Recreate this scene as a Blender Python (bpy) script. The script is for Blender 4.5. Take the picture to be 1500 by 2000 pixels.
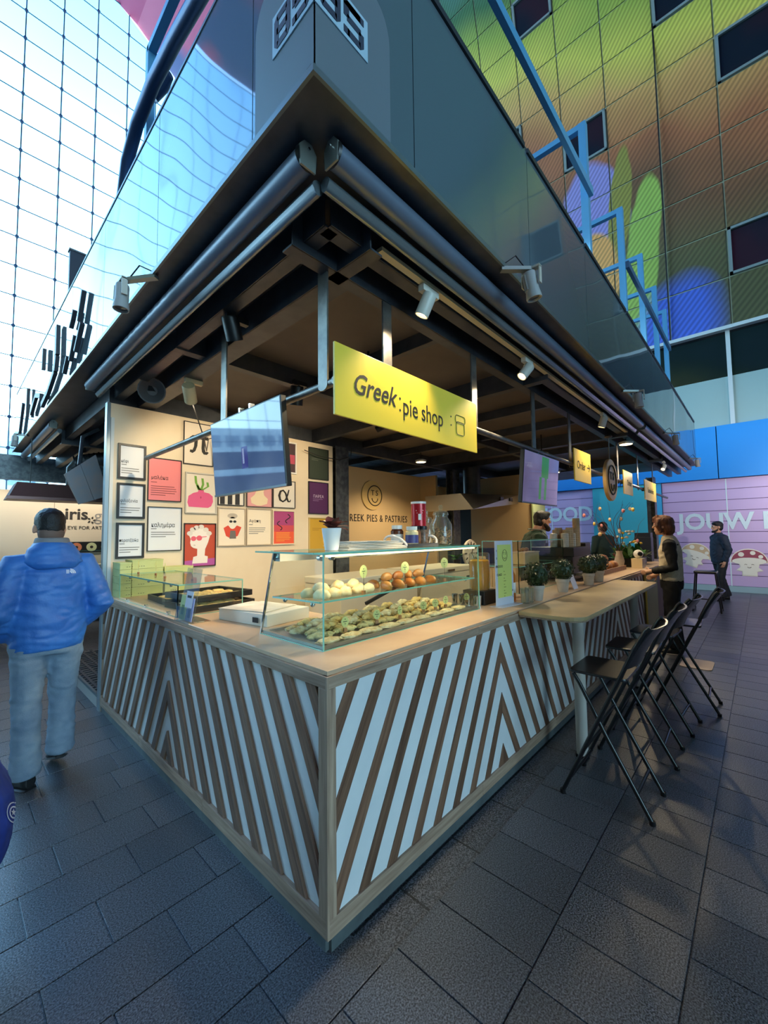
import bpy, bmesh, math, random
from mathutils import Vector, Matrix, Euler
for o in list(bpy.data.objects): bpy.data.objects.remove(o)
sc = bpy.context.scene
COL = sc.collection
RN = random.Random(11)
# ---------------------------------------------------------------- camera
F_PX = 796.2
CAM = Vector((-1.020, -1.250, 1.55))
yaw, pitch, roll = math.radians(42.738), math.radians(3.352), math.radians(-0.682)
fw = Vector((math.cos(yaw)*math.cos(pitch), math.sin(yaw)*math.cos(pitch), math.sin(pitch)))
rt = Vector((math.sin(yaw), -math.cos(yaw), 0)); up = rt.cross(fw)
rt, up = rt*math.cos(roll)+up*math.sin(roll), -rt*math.sin(roll)+up*math.cos(roll)
cd = bpy.data.cameras.new('camera'); cam = bpy.data.objects.new('camera', cd); COL.objects.link(cam)
m = Matrix((rt, up, -fw)).transposed().to_4x4(); m.translation = CAM; cam.matrix_world = m
cd.sensor_fit = 'VERTICAL'; cd.sensor_height = 36.0; cd.lens = 36.0*F_PX/2000.0; cd.clip_start = .02; cd.clip_end = 400
sc.camera = cam
# ---------------------------------------------------------------- sky and exposure
w = bpy.data.worlds.new('sky'); sc.world = w; w.use_nodes = True
nt = w.node_tree; bg = nt.nodes['Background']; bg.inputs[1].default_value = 1.35        # clear day: white haze at the horizon, blue overhead
tc = nt.nodes.new('ShaderNodeTexCoord'); sp_ = nt.nodes.new('ShaderNodeSeparateXYZ'); nt.links.new(tc.outputs['Generated'], sp_.inputs[0])
cr = nt.nodes.new('ShaderNodeValToRGB'); nt.links.new(sp_.outputs[2], cr.inputs[0]); nt.links.new(cr.outputs[0], bg.inputs[0]); el = cr.color_ramp.elements
el[0].position = 0.0; el[0].color = (6.2, 7.2, 8.0, 1); el[1].position = 1.0; el[1].color = (.25, .8, 2.2, 1)
for p_, c_ in ((.30, (5.0, 6.6, 7.8)), (.52, (2.2, 3.8, 5.8)), (.75, (.85, 1.9, 3.8))): q_ = el.new(p_); q_.color = (*c_, 1)
sc.view_settings.view_transform = 'Standard'; sc.view_settings.look = 'None'; sc.view_settings.gamma = 1
sc.view_settings.use_curve_mapping = False; sc.view_settings.exposure = 0.0
def portal(loc, rot, sx, sy):       # sampling portals at the two open glass ends of the hall
    l = bpy.data.lights.new('sky_portal', 'AREA'); l.shape = 'RECTANGLE'; l.size = sx; l.size_y = sy; l.cycles.is_portal = True
    o = bpy.data.objects.new('sky_portal', l); o.location = loc; o.rotation_euler = rot; COL.objects.link(o)
YG, YS = 25.0, -74.0
portal((-9, YG+.3, 17.5), (-math.pi/2, 0, 0), 44, 35)
portal((-9, YS-.3, 17.5), (math.pi/2, 0, 0), 44, 35)
# ---------------------------------------------------------------- helpers
def lin(c):
    r = []
    for v in c[:3]:
        v = v/255.0; r.append(v/12.92 if v <= .04045 else ((v+.055)/1.055)**2.4)
    return (*r, 1)
MATS = {}
def mat(name, col, rough=.5, metal=0., spec=.5, col2=None, vs=8., stretch=(1, 1, 1), lo=.35, hi=.65, bump=0., bs=80., rnd=0., emit=0., ecol=None, coat=0., detail=4):
    if name in MATS: return MATS[name]
    ma = bpy.data.materials.new(name); ma.use_nodes = True; nt = ma.node_tree; b = nt.nodes['Principled BSDF']
    b.inputs['Base Color'].default_value = lin(col); b.inputs['Roughness'].default_value = rough; b.inputs['Metallic'].default_value = metal
    b.inputs['Specular IOR Level'].default_value = spec; b.inputs['Coat Weight'].default_value = coat; b.inputs['Coat Roughness'].default_value = .06
    tc = None; out = None
    if col2 or bump:
        tc = nt.nodes.new('ShaderNodeTexCoord'); mp = nt.nodes.new('ShaderNodeMapping'); mp.inputs['Scale'].default_value = stretch
        nt.links.new(tc.outputs['Object'], mp.inputs['Vector'])
        if rnd:
            oi = nt.nodes.new('ShaderNodeObjectInfo'); va = nt.nodes.new('ShaderNodeVectorMath'); va.operation = 'SCALE'; va.inputs[0].default_value = (37, 23, 31)
            nt.links.new(oi.outputs['Random'], va.inputs['Scale']); nt.links.new(va.outputs[0], mp.inputs['Location'])
    if col2:
        n = nt.nodes.new('ShaderNodeTexNoise'); n.inputs['Scale'].default_value = vs; n.inputs['Detail'].default_value = detail; n.inputs['Roughness'].default_value = .6
        nt.links.new(mp.outputs[0], n.inputs['Vector'])
        cr = nt.nodes.new('ShaderNodeValToRGB'); cr.color_ramp.elements[0].position = lo; cr.color_ramp.elements[1].position = hi
        cr.color_ramp.elements[0].color = lin(col); cr.color_ramp.elements[1].color = lin(col2); nt.links.new(n.outputs['Fac'], cr.inputs['Fac']); out = cr.outputs[0]
    if rnd:
        oi = nt.nodes.new('ShaderNodeObjectInfo'); mr = nt.nodes.new('ShaderNodeMapRange'); mr.inputs['To Min'].default_value = 1-rnd; mr.inputs['To Max'].default_value = 1+rnd
        nt.links.new(oi.outputs['Random'], mr.inputs['Value'])
        hs = nt.nodes.new('ShaderNodeHueSaturation'); hs.inputs['Color'].default_value = lin(col); nt.links.new(mr.outputs[0], hs.inputs['Value'])
        if out: nt.links.new(out, hs.inputs['Color'])
        out = hs.outputs[0]
    if out: nt.links.new(out, b.inputs['Base Color'])
    if bump:
        n2 = nt.nodes.new('ShaderNodeTexNoise'); n2.inputs['Scale'].default_value = bs; n2.inputs['Detail'].default_value = 3; nt.links.new(mp.outputs[0], n2.inputs['Vector'])
        bp = nt.nodes.new('ShaderNodeBump'); bp.inputs['Strength'].default_value = bump; bp.inputs['Distance'].default_value = .01
        nt.links.new(n2.outputs['Fac'], bp.inputs['Height']); nt.links.new(bp.outputs[0], b.inputs['Normal'])
    if emit:
        b.inputs['Emission Color'].default_value = lin(ecol or col); b.inputs['Emission Strength'].default_value = emit
    MATS[name] = ma; return ma
def glass(name, tint=(235, 248, 244), gloss=1.0, rough=.0, extra=0.):
    """thin pane: transparent body, fresnel mirror, optional milky share"""
    if name in MATS: return MATS[name]
    ma = bpy.data.materials.new(name); ma.use_nodes = True; nt = ma.node_tree; nt.nodes.clear()
    o = nt.nodes.new('ShaderNodeOutputMaterial'); t = nt.nodes.new('ShaderNodeBsdfTransparent'); t.inputs[0].default_value = lin(tint)
    g = nt.nodes.new('ShaderNodeBsdfGlossy'); g.inputs['Roughness'].default_value = rough; f = nt.nodes.new('ShaderNodeLayerWeight'); f.inputs['Blend'].default_value = .5      # Schlick curve from the facing angle, alike from both sides
    pw = nt.nodes.new('ShaderNodeMath'); pw.operation = 'POWER'; pw.inputs[1].default_value = 5; nt.links.new(f.outputs['Facing'], pw.inputs[0])
    mu = nt.nodes.new('ShaderNodeMath'); mu.operation = 'MULTIPLY_ADD'; mu.inputs[1].default_value = .8*gloss; mu.inputs[2].default_value = .04*gloss; mu.use_clamp = True; nt.links.new(pw.outputs[0], mu.inputs[0])
    mx = nt.nodes.new('ShaderNodeMixShader'); nt.links.new(mu.outputs[0], mx.inputs[0]); nt.links.new(t.outputs[0], mx.inputs[1]); nt.links.new(g.outputs[0], mx.inputs[2])
    res = mx
    if extra:
        d = nt.nodes.new('ShaderNodeBsdfDiffuse'); d.inputs[0].default_value = lin(tint); m2 = nt.nodes.new('ShaderNodeMixShader'); m2.inputs[0].default_value = extra
        nt.links.new(mx.outputs[0], m2.inputs[1]); nt.links.new(d.outputs[0], m2.inputs[2]); res = m2
    nt.links.new(res.outputs[0], o.inputs[0]); MATS[name] = ma; return ma
TM = {}
class MB:
    def __init__(s): s.v = []; s.f = []
    def add(s, vs, fs):
        k = len(s.v); s.v += [tuple(p) for p in vs]; s.f += [tuple(i+k for i in f) for f in fs]; return s
    def box(s, x0, x1, y0, y1, z0, z1):
        return s.add([(x, y, z) for z in (z0, z1) for y in (y0, y1) for x in (x0, x1)], [(0, 2, 3, 1), (4, 5, 7, 6), (0, 1, 5, 4), (2, 6, 7, 3), (0, 4, 6, 2), (1, 3, 7, 5)])
    def obox(s, c, size, M=None):
        a, b, d = [q/2 for q in size]; M = M or Matrix.Identity(3); c = Vector(c)
        return s.add([c+M@Vector((x, y, z)) for z in (-d, d) for y in (-b, b) for x in (-a, a)], [(0, 2, 3, 1), (4, 5, 7, 6), (0, 1, 5, 4), (2, 6, 7, 3), (0, 4, 6, 2), (1, 3, 7, 5)])
    def bar(s, p0, p1, wd, ht, upv=(0, 0, 1)):
        p0, p1 = Vector(p0), Vector(p1); d = (p1-p0); L = d.length; d.normalize(); u = Vector(upv)
        if abs(d.dot(u)) > .98: u = Vector((1, 0, 0))
        r = d.cross(u).normalized(); u = r.cross(d); M = Matrix((d, r, u)).transposed(); return s.obox((p0+p1)/2, (L, wd, ht), M)
    def tube(s, pts, r, n=12, cap=True, ell=None, closed=False):
        pts = [Vector(p) for p in pts]; k = len(pts); rs = r if isinstance(r, (list, tuple)) else [r]*k; rings = []; pr = None
        for i, p in enumerate(pts):
            a, b = (pts[i-1] if i or closed else p), (pts[(i+1) % k] if i < k-1 or closed else p); d = (b-a)
            if d.length < 1e-9: d = Vector((0, 0, 1))
            d.normalize()
            if pr is None:
                u = Vector((0, 0, 1)) if abs(d.z) < .95 else Vector((1, 0, 0)); pr = (u-d*u.dot(d)).normalized()
            else:
                pr = (pr-d*pr.dot(d)); pr = pr.normalized() if pr.length > 1e-6 else d.orthogonal().normalized()
            q = d.cross(pr); rings.append([p+(pr*math.cos(t)+q*math.sin(t))*rs[i] for t in [2*math.pi*j/n for j in range(n)]])
        vs = [v for R_ in rings for v in R_]; fs = []
        for i in range(k if closed else k-1):
            i2 = (i+1) % k
            for j in range(n): fs.append((i*n+j, i*n+(j+1) % n, i2*n+(j+1) % n, i2*n+j))
        if cap and not closed: fs += [tuple(range(n))[::-1], tuple((k-1)*n+j for j in range(n))]
        return s.add(vs, fs)
    def cyl(s, p0, p1, r0, r1=None, n=16): return s.tube([p0, p1], [r0, r0 if r1 is None else r1], n)
    def lathe(s, prof, c=(0, 0, 0), n=20, M=None):
        vs = []; fs = []; c = Vector(c); k = len(prof)
        for r, z in prof:
            for j in range(n):
                p = Vector((r*math.cos(2*math.pi*j/n), r*math.sin(2*math.pi*j/n), z)); vs.append(c+(M@p if M else p))
        for i in range(k-1):
            for j in range(n): fs.append((i*n+j, i*n+(j+1) % n, (i+1)*n+(j+1) % n, (i+1)*n+j))
        if prof[0][0] > 1e-6: fs.append(tuple(range(n))[::-1])
        if prof[-1][0] > 1e-6: fs.append(tuple((k-1)*n+j for j in range(n)))
        return s.add(vs, fs)
    def sph(s, c, rx, ry=None, rz=None, n=14, k=9, M=None):
        ry = ry or rx; rz = rz or rx; c = Vector(c); vs = []; fs = []
        for i in range(k+1):
            a = math.pi*i/k
            for j in range(n):
                p = Vector((rx*math.sin(a)*math.cos(2*math.pi*j/n), ry*math.sin(a)*math.sin(2*math.pi*j/n), -rz*math.cos(a))); vs.append(c+(M@p if M else p))
        for i in range(k):
            for j in range(n): fs.append((i*n+j, i*n+(j+1) % n, (i+1)*n+(j+1) % n, (i+1)*n+j))
        return s.add(vs, fs)
    def prism(s, poly, h0, h1, fn=lambda a, b, h: (a, b, h)):
        n = len(poly); vs = [fn(a, b, h0) for a, b in poly]+[fn(a, b, h1) for a, b in poly]
        return s.add(vs, [tuple(range(n))[::-1], tuple(range(n, 2*n))]+[(j, (j+1) % n, n+(j+1) % n, n+j) for j in range(n)])
    def quad(s, *p): return s.add(p, [tuple(range(len(p)))])
    def loft(s, rings, cap=True):
        n = len(rings[0]); vs = [p for r in rings for p in r]; fs = []
        for i in range(len(rings)-1):
            for j in range(n): fs.append((i*n+j, i*n+(j+1) % n, (i+1)*n+(j+1) % n, (i+1)*n+j))
        if cap: fs += [tuple(range(n))[::-1], tuple((len(rings)-1)*n+j for j in range(n))]
        return s.add(vs, fs)
    def mesh(s, name, ma, inv=None, smooth=False, bev=0., shift=None):
        me = bpy.data.meshes.new(name); vs = [Vector(v) for v in s.v]
        if inv: vs = [inv@v for v in vs]
        if shift: vs = [v-shift for v in vs]
        me.from_pydata(vs, [], s.f); bm = bmesh.new(); bm.from_mesh(me); bmesh.ops.remove_doubles(bm, verts=bm.verts, dist=1e-6)
        bmesh.ops.recalc_face_normals(bm, faces=bm.faces)
        if bev: bmesh.ops.bevel(bm, geom=[e for e in bm.edges if len(e.link_faces) == 2 and e.calc_face_angle(0) > .5], offset=bev, segments=2, affect='EDGES', profile=.6)
        bm.to_mesh(me); bm.free()
        if smooth:
            for p in me.polygons: p.use_smooth = True
            me.set_sharp_from_angle(angle=.7)
        me.materials.append(ma); return me
    def build(s, name, ma, parent=None, smooth=False, bev=0., kind=None, label=None):
        if parent is not None:
            W = TM[parent]; me = s.mesh(name, ma, W.inverted(), smooth, bev); o = bpy.data.objects.new(name, me); COL.objects.link(o); o.parent = parent; TM[o] = W
        else:
            xs = [[v[i] for v in s.v] for i in range(3)]; b = Vector(((min(xs[0])+max(xs[0]))/2, (min(xs[1])+max(xs[1]))/2, min(xs[2])))
            me = s.mesh(name, ma, None, smooth, bev, b); o = bpy.data.objects.new(name, me); COL.objects.link(o); o.location = b; TM[o] = Matrix.Translation(b)
        if kind: o['kind'] = kind
        if label: o['label'] = label
        return o
def tag(o, label, cat, group=None):
    o['label'] = label; o['category'] = cat
    if group: o['group'] = group
    return o
def thing(name, label, cat, loc=(0, 0, 0), rz=0., group=None):
    o = bpy.data.objects.new(name, None); COL.objects.link(o); o.empty_display_size = .1; o.location = loc; o.rotation_euler = (0, 0, rz)
    TM[o] = Matrix.Translation(loc)@Matrix.Rotation(rz, 4, 'Z'); return tag(o, label, cat, group)
def place(o, loc, rz=0., label=None):
    o.location = loc; o.rotation_euler = (0, 0, rz); TM[o] = Matrix.Translation(loc)@Matrix.Rotation(rz, 4, 'Z')
    if label: o['label'] = label
    return o
def dup(src, loc, rz=0., label=None, parent=None):
    def cp(o, par):
        c = o.copy(); COL.objects.link(c)
        if par is not None: c.parent = par; c.matrix_parent_inverse = Matrix.Identity(4)
        for ch in list(o.children): cp(ch, c)
        return c
    return place(cp(src, parent), loc, rz, label)
def struct(mb, name, ma, **k):
    o = mb.build(name, ma, **k); o['kind'] = 'structure'; return o
def text(body, size, ma, parent, M, name='lettering', depth=.001, ax='CENTER', shear=0., bold=0., space=1., sx=1.):
    """flat print: text laid in the XY plane of matrix M (world), as a mesh part"""
    cu = bpy.data.curves.new(name, 'FONT'); cu.body = body; cu.size = size; cu.align_x = ax; cu.align_y = 'CENTER'; cu.extrude = depth; cu.shear = shear; cu.offset = bold; cu.space_character = space; cu.resolution_u = 3
    t = bpy.data.objects.new(name, cu); COL.objects.link(t); dg = bpy.context.evaluated_depsgraph_get(); me = bpy.data.meshes.new_from_object(t.evaluated_get(dg))
    bpy.data.objects.remove(t); bpy.data.curves.remove(cu); me.name = name
    me.transform(TM[parent].inverted()@M@Matrix.Diagonal((sx, 1, 1, 1))); me.materials.clear(); me.materials.append(ma); o = bpy.data.objects.new(name, me); COL.objects.link(o); o.parent = parent; TM[o] = TM[parent]; return o
def frame_m(o, ex, ey):
    ex, ey = Vector(ex).normalized(), Vector(ey).normalized(); ez = ex.cross(ey); m_ = Matrix((ex, ey, ez)).transposed().to_4x4(); m_.translation = Vector(o); return m_
def clip(poly, x0, x1, y0, y1):
    for ax, lim, sg in ((0, x0, 1), (0, x1, -1), (1, y0, 1), (1, y1, -1)):
        out = []
        for i in range(len(poly)):
            a, b = poly[i-1], poly[i]; da, db = (a[ax]-lim)*sg, (b[ax]-lim)*sg
            if (da < 0) != (db < 0): t = da/(da-db); out.append((a[0]+(b[0]-a[0])*t, a[1]+(b[1]-a[1])*t))
            if db >= 0: out.append(b)
        poly = out
        if len(poly) < 3: return []
    return poly
def spot(o_name, loc, target, power, angle, parent=None, col=(1, .78, .5), r=.03, blend=.6):
    l = bpy.data.lights.new(o_name, 'SPOT'); l.energy = power; l.spot_size = math.radians(angle); l.spot_blend = blend; l.color = col; l.shadow_soft_size = r
    o = bpy.data.objects.new(o_name, l); COL.objects.link(o); d = (Vector(target)-Vector(loc)); q = d.to_track_quat('-Z', 'Y').to_matrix().to_4x4(); q.translation = loc
    if parent: o.parent = parent; o.matrix_local = TM[parent].inverted()@q
    else: o.matrix_world = q
    return o
# ================================================================ the hall: floor
def granite(name, brick=False):
    ma = bpy.data.materials.new(name); ma.use_nodes = True; nt = ma.node_tree; b = nt.nodes['Principled BSDF']; L = nt.links.new
    g = nt.nodes.new('ShaderNodeNewGeometry'); n = nt.nodes.new('ShaderNodeTexNoise'); n.inputs['Scale'].default_value = 170; n.inputs['Detail'].default_value = 3; L(g.outputs['Position'], n.inputs['Vector'])
    cr = nt.nodes.new('ShaderNodeValToRGB'); e = cr.color_ramp.elements; e[0].position = .38; e[0].color = lin((34, 37, 42)); e[1].position = .70; e[1].color = lin((128, 134, 142)); L(n.outputs['Fac'], cr.inputs[0])
    n3 = nt.nodes.new('ShaderNodeTexNoise'); n3.inputs['Scale'].default_value = 1.3; n3.inputs['Detail'].default_value = 4; L(g.outputs['Position'], n3.inputs['Vector'])
    oi = nt.nodes.new('ShaderNodeObjectInfo'); ad = nt.nodes.new('ShaderNodeMath'); ad.operation = 'ADD'; L(oi.outputs['Random'], ad.inputs[0]); L(n3.outputs['Fac'], ad.inputs[1])
    mr = nt.nodes.new('ShaderNodeMapRange'); mr.inputs['From Min'].default_value = .3; mr.inputs['From Max'].default_value = 1.7; mr.inputs['To Min'].default_value = .70; mr.inputs['To Max'].default_value = 1.2; L(ad.outputs[0], mr.inputs[0])
    hs = nt.nodes.new('ShaderNodeHueSaturation'); L(cr.outputs[0], hs.inputs['Color']); L(mr.outputs[0], hs.inputs['Value']); c = hs.outputs[0]
    if brick:
        bt = nt.nodes.new('ShaderNodeTexBrick'); bt.inputs['Scale'].default_value = 1; bt.inputs['Brick Width'].default_value = .41; bt.inputs['Row Height'].default_value = .2725; bt.inputs['Mortar Size'].default_value = .006; bt.inputs['Color1'].default_value = (1, 1, 1, 1); bt.inputs['Color2'].default_value = (.75, .75, .75, 1); bt.inputs['Mortar'].default_value = (.2, .2, .2, 1)
        L(g.outputs['Position'], bt.inputs['Vector']); mx = nt.nodes.new('ShaderNodeMix'); mx.data_type = 'RGBA'; mx.blend_type = 'MULTIPLY'; mx.inputs[0].default_value = 1; L(c, mx.inputs[6]); L(bt.outputs[0], mx.inputs[7]); c = mx.outputs[2]
    L(c, b.inputs['Base Color']); mr2 = nt.nodes.new('ShaderNodeMapRange'); mr2.inputs['To Min'].default_value = .27; mr2.inputs['To Max'].default_value = .44; L(n3.outputs['Fac'], mr2.inputs[0]); L(mr2.outputs[0], b.inputs['Roughness'])
    bp = nt.nodes.new('ShaderNodeBump'); bp.inputs['Strength'].default_value = .2; bp.inputs['Distance'].default_value = .004; L(n.outputs['Fac'], bp.inputs['Height']); L(bp.outputs[0], b.inputs['Normal'])
    b.inputs['Specular IOR Level'].default_value = .85; return ma
M_gran, M_granb = granite('granite'), granite('granite_far', True)
floor = struct(MB().box(-31.5, 14, YS-4, YG+6, -.3, -.008), 'floor', M_granb)
tile_src = {}
def tile(x0, x1, y0, y1, stuff=None):
    j = .003
    if stuff is not None: stuff.box(x0+j, x1-j, y0+j, y1-j, -.012, 0); return
    k = (round(x1-x0, 4), round(y1-y0, 4))
    if k not in tile_src: tile_src[k] = MB().box(-k[0]/2+j, k[0]/2-j, -k[1]/2+j, k[1]/2-j, -.012, 0).mesh('floor_tile', M_gran, bev=.0015)
    o = bpy.data.objects.new('floor_tile', tile_src[k]); COL.objects.link(o); o.parent = floor; o.location = TM[floor].inverted()@Vector(((x0+x1)/2, (y0+y1)/2, 0))
tl = []
PH, PL = .2725, .41
offs = {2: -.33, 3: -.52, 4: -.745, 5: -.59, 6: -.36, 7: -.21}
for r in range(0, 34):                              # rows along X beside the left counter face
    y0 = -.1625+PH*r; of = offs.get(r, RN.uniform(-.4, 0))
    for k in range(-9, 2):
        x0, x1 = of+PL*k, of+PL*(k+1)
        if x1 < -3.2 or x0 > .12: continue
        tl.append((x0, min(x1, .12), y0, y0+PH))
for r in range(0, 9):                               # rows beside the right counter face: short side along X
    y1 = -.1625-PL*r; of = RN.uniform(0, PH)
    for k in range(-10, 51): tl.append((-.2+of+PH*k, -.2+of+PH*(k+1), y1-PL, y1))
def vis(t):
    p = Vector(((t[0]+t[1])/2, (t[2]+t[3])/2, 0))-CAM; d = p.dot(fw)
    if d < .5: return -1
    a, b_ = F_PX*p.dot(rt)/d, F_PX*p.dot(up)/d
    return 1/d if abs(a) < 850 and abs(b_) < 1100 else -1
tl.sort(key=lambda t: -vis(t)); rest = MB()
for i, t in enumerate(tl): tile(*t, stuff=None if i < 290 else rest)
rest.build('floor_tiles_far', M_gran, floor, kind='stuff')
# ================================================================ the vault, its two glass ends
XC, HW, ZT = -9.0, 22.0, 35.0
PROF = [(13, 0), (13, 12), (12.75, 16), (12.2, 20), (11.3, 24), (10.0, 28), (8.2, 31), (5.9, 32.6), (3, 33.8), (-2, 34.7), (-9, 35)]
PROF = PROF+[(2*XC-x, z) for x, z in PROF[-2::-1]]
def prof_x(z):
    for (xa, za), (xb, zb) in zip(PROF[:11], PROF[1:11]):
        if za <= z <= zb: return xa+(xb-xa)*(z-za)/(zb-za)
    return XC
def mural():
    """soft abstract colour fields printed on perforated panels"""
    ma = bpy.data.materials.new('mural_print'); ma.use_nodes = True; nt = ma.node_tree; b = nt.nodes['Principled BSDF']; L = nt.links.new
    g = nt.nodes.new('ShaderNodeNewGeometry'); sx = nt.nodes.new('ShaderNodeSeparateXYZ'); L(g.outputs['Position'], sx.inputs[0])
    def math_(op, a, c=None, v=None):
        n = nt.nodes.new('ShaderNodeMath'); n.operation = op
        for i, q in enumerate((a, c)):
            if q is None: continue
            if isinstance(q, (int, float)): n.inputs[i].default_value = q
            else: L(q, n.inputs[i])
        return n.outputs[0]
    n = nt.nodes.new('ShaderNodeTexNoise'); n.inputs['Scale'].default_value = .35; n.inputs['Detail'].default_value = 2; L(g.outputs['Position'], n.inputs['Vector'])
    t = math_('ADD', sx.outputs[2], math_('MULTIPLY', sx.outputs[1], -.45)); t = math_('ADD', t, math_('MULTIPLY', math_('SUBTRACT', n.outputs['Fac'], .5), 3.0))
    t = math_('DIVIDE', math_('SUBTRACT', t, 6), 14)
    cr = nt.nodes.new('ShaderNodeValToRGB'); el = cr.color_ramp.elements
    st = [(0, (72, 78, 52)), (.25, (96, 92, 58)), (.40, (120, 82, 54)), (.50, (172, 104, 66)), (.62, (214, 160, 92)), (.72, (214, 200, 86)), (.82, (150, 168, 70)), (.93, (58, 108, 66)), (1.0, (70, 120, 110))]
    el[0].position, el[0].color = st[0][0], lin(st[0][1]); el[1].position, el[1].color = st[-1][0], lin(st[-1][1])
    for p, c in st[1:-1]: q = el.new(p); q.color = lin(c)
    L(t, cr.inputs[0]); col = cr.outputs[0]
    nz = nt.nodes.new('ShaderNodeTexNoise'); nz.inputs['Scale'].default_value = .8; L(g.outputs['Position'], nz.inputs['Vector'])
    def field(y, z, ry, rz, c, sl=0., soft=.12):
        nonlocal col
        yy = math_('SUBTRACT', sx.outputs[1], y); zz = math_('SUBTRACT', sx.outputs[2], z); yy = math_('ADD', yy, math_('MULTIPLY', zz, sl))
        d = math_('ADD', math_('POWER', math_('ABSOLUTE', math_('DIVIDE', yy, ry)), 2.0), math_('POWER', math_('ABSOLUTE', math_('DIVIDE', zz, rz)), 2.0)); d = math_('ADD', d, math_('MULTIPLY', math_('SUBTRACT', nz.outputs['Fac'], .5), .9))
        mr = nt.nodes.new('ShaderNodeMapRange'); mr.inputs['From Min'].default_value = 1-soft; mr.inputs['From Max'].default_value = 1+soft; mr.inputs['To Min'].default_value = 1; mr.inputs['To Max'].default_value = 0; L(d, mr.inputs[0])
        mx = nt.nodes.new('ShaderNodeMix'); mx.data_type = 'RGBA'; L(mr.outputs[0], mx.inputs[0]); L(col, mx.inputs[6]); mx.inputs[7].default_value = lin(c); col = mx.outputs[2]
    field(2.2, 12.0, .9, 1.6, (150, 140, 200), -.15)
    field(1.5, 11.6, .30, 1.9, (150, 140, 62), .1)
    field(2.3, 9.6, .75, 1.5, (235, 165, 92), 0)
    field(1.0, 9.6, .45, 2.6, (160, 186, 84), .12)
    field(.25, 7.2, 1.0, 1.5, (72, 104, 206), .15, .5)
    for y, z, r, c in ((19, 29, 2.4, (190, 60, 110)), (14, 31, 1.8, (200, 70, 90)), (22, 33.5, 1.8, (196, 80, 120)), (10, 28, 2.5, (120, 150, 190))): field(y, z, r, r, c, 0, .2)
    # everything high up: dusky blue print
    wv = nt.nodes.new('ShaderNodeTexWave'); wv.wave_type = 'BANDS'; wv.inputs['Scale'].default_value = 2.6; wv.inputs['Distortion'].default_value = 0; mp = nt.nodes.new('ShaderNodeMapping'); mp.inputs['Rotation'].default_value = (.9, 0, 0); L(g.outputs['Position'], mp.inputs[0])
    cb = nt.nodes.new('ShaderNodeSeparateXYZ'); L(mp.outputs[0], cb.inputs[0]); cx = nt.nodes.new('ShaderNodeCombineXYZ'); L(cb.outputs[2], cx.inputs[0]); L(cx.outputs[0], wv.inputs['Vector'])
    mr = nt.nodes.new('ShaderNodeMapRange'); mr.inputs['To Min'].default_value = .62; mr.inputs['To Max'].default_value = 1.05; L(wv.outputs['Fac'], mr.inputs[0])
    hs = nt.nodes.new('ShaderNodeHueSaturation'); L(col, hs.inputs['Color']); L(mr.outputs[0], hs.inputs['Value'])
    hi = nt.nodes.new('ShaderNodeMapRange'); hi.inputs['From Min'].default_value = 24; hi.inputs['From Max'].default_value = 27; L(sx.outputs[2], hi.inputs[0])
    n5 = nt.nodes.new('ShaderNodeTexNoise'); n5.inputs['Scale'].default_value = .16; L(g.outputs['Position'], n5.inputs['Vector']); c5 = nt.nodes.new('ShaderNodeValToRGB'); e5 = c5.color_ramp.elements; e5[0].position = .42; e5[0].color = lin((70, 84, 140)); e5[1].position = .56; e5[1].color = lin((190, 74, 116)); L(n5.outputs['Fac'], c5.inputs[0])
    m9 = nt.nodes.new('ShaderNodeMix'); m9.data_type = 'RGBA'; L(hi.outputs[0], m9.inputs[0]); L(hs.outputs[0], m9.inputs[6]); L(c5.outputs[0], m9.inputs[7])
    L(m9.outputs[2], b.inputs['Base Color']); b.inputs['Roughness'].default_value = .45; return ma
M_mural = mural()
v = MB(); n = len(PROF); OUT = [(x+(x-XC)*.05, z+.9 if z > 1 else z) for x, z in PROF]
for ya, yb in [(YG, YS)]:
    vs = [(x, y, z) for y in (ya, yb) for x, z in PROF]+[(x, y, z) for y in (ya, yb) for x, z in OUT]; fs = []
    for i in range(n-1): fs += [(i, i+1, n+i+1, n+i), (2*n+i, 3*n+i, 3*n+i+1, 2*n+i+1), (i, 2*n+i, 2*n+i+1, i+1), (n+i, n+i+1, 3*n+i+1, 3*n+i)]
    v.add(vs, fs)
vault = struct(v, 'ceiling', M_mural)
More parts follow.
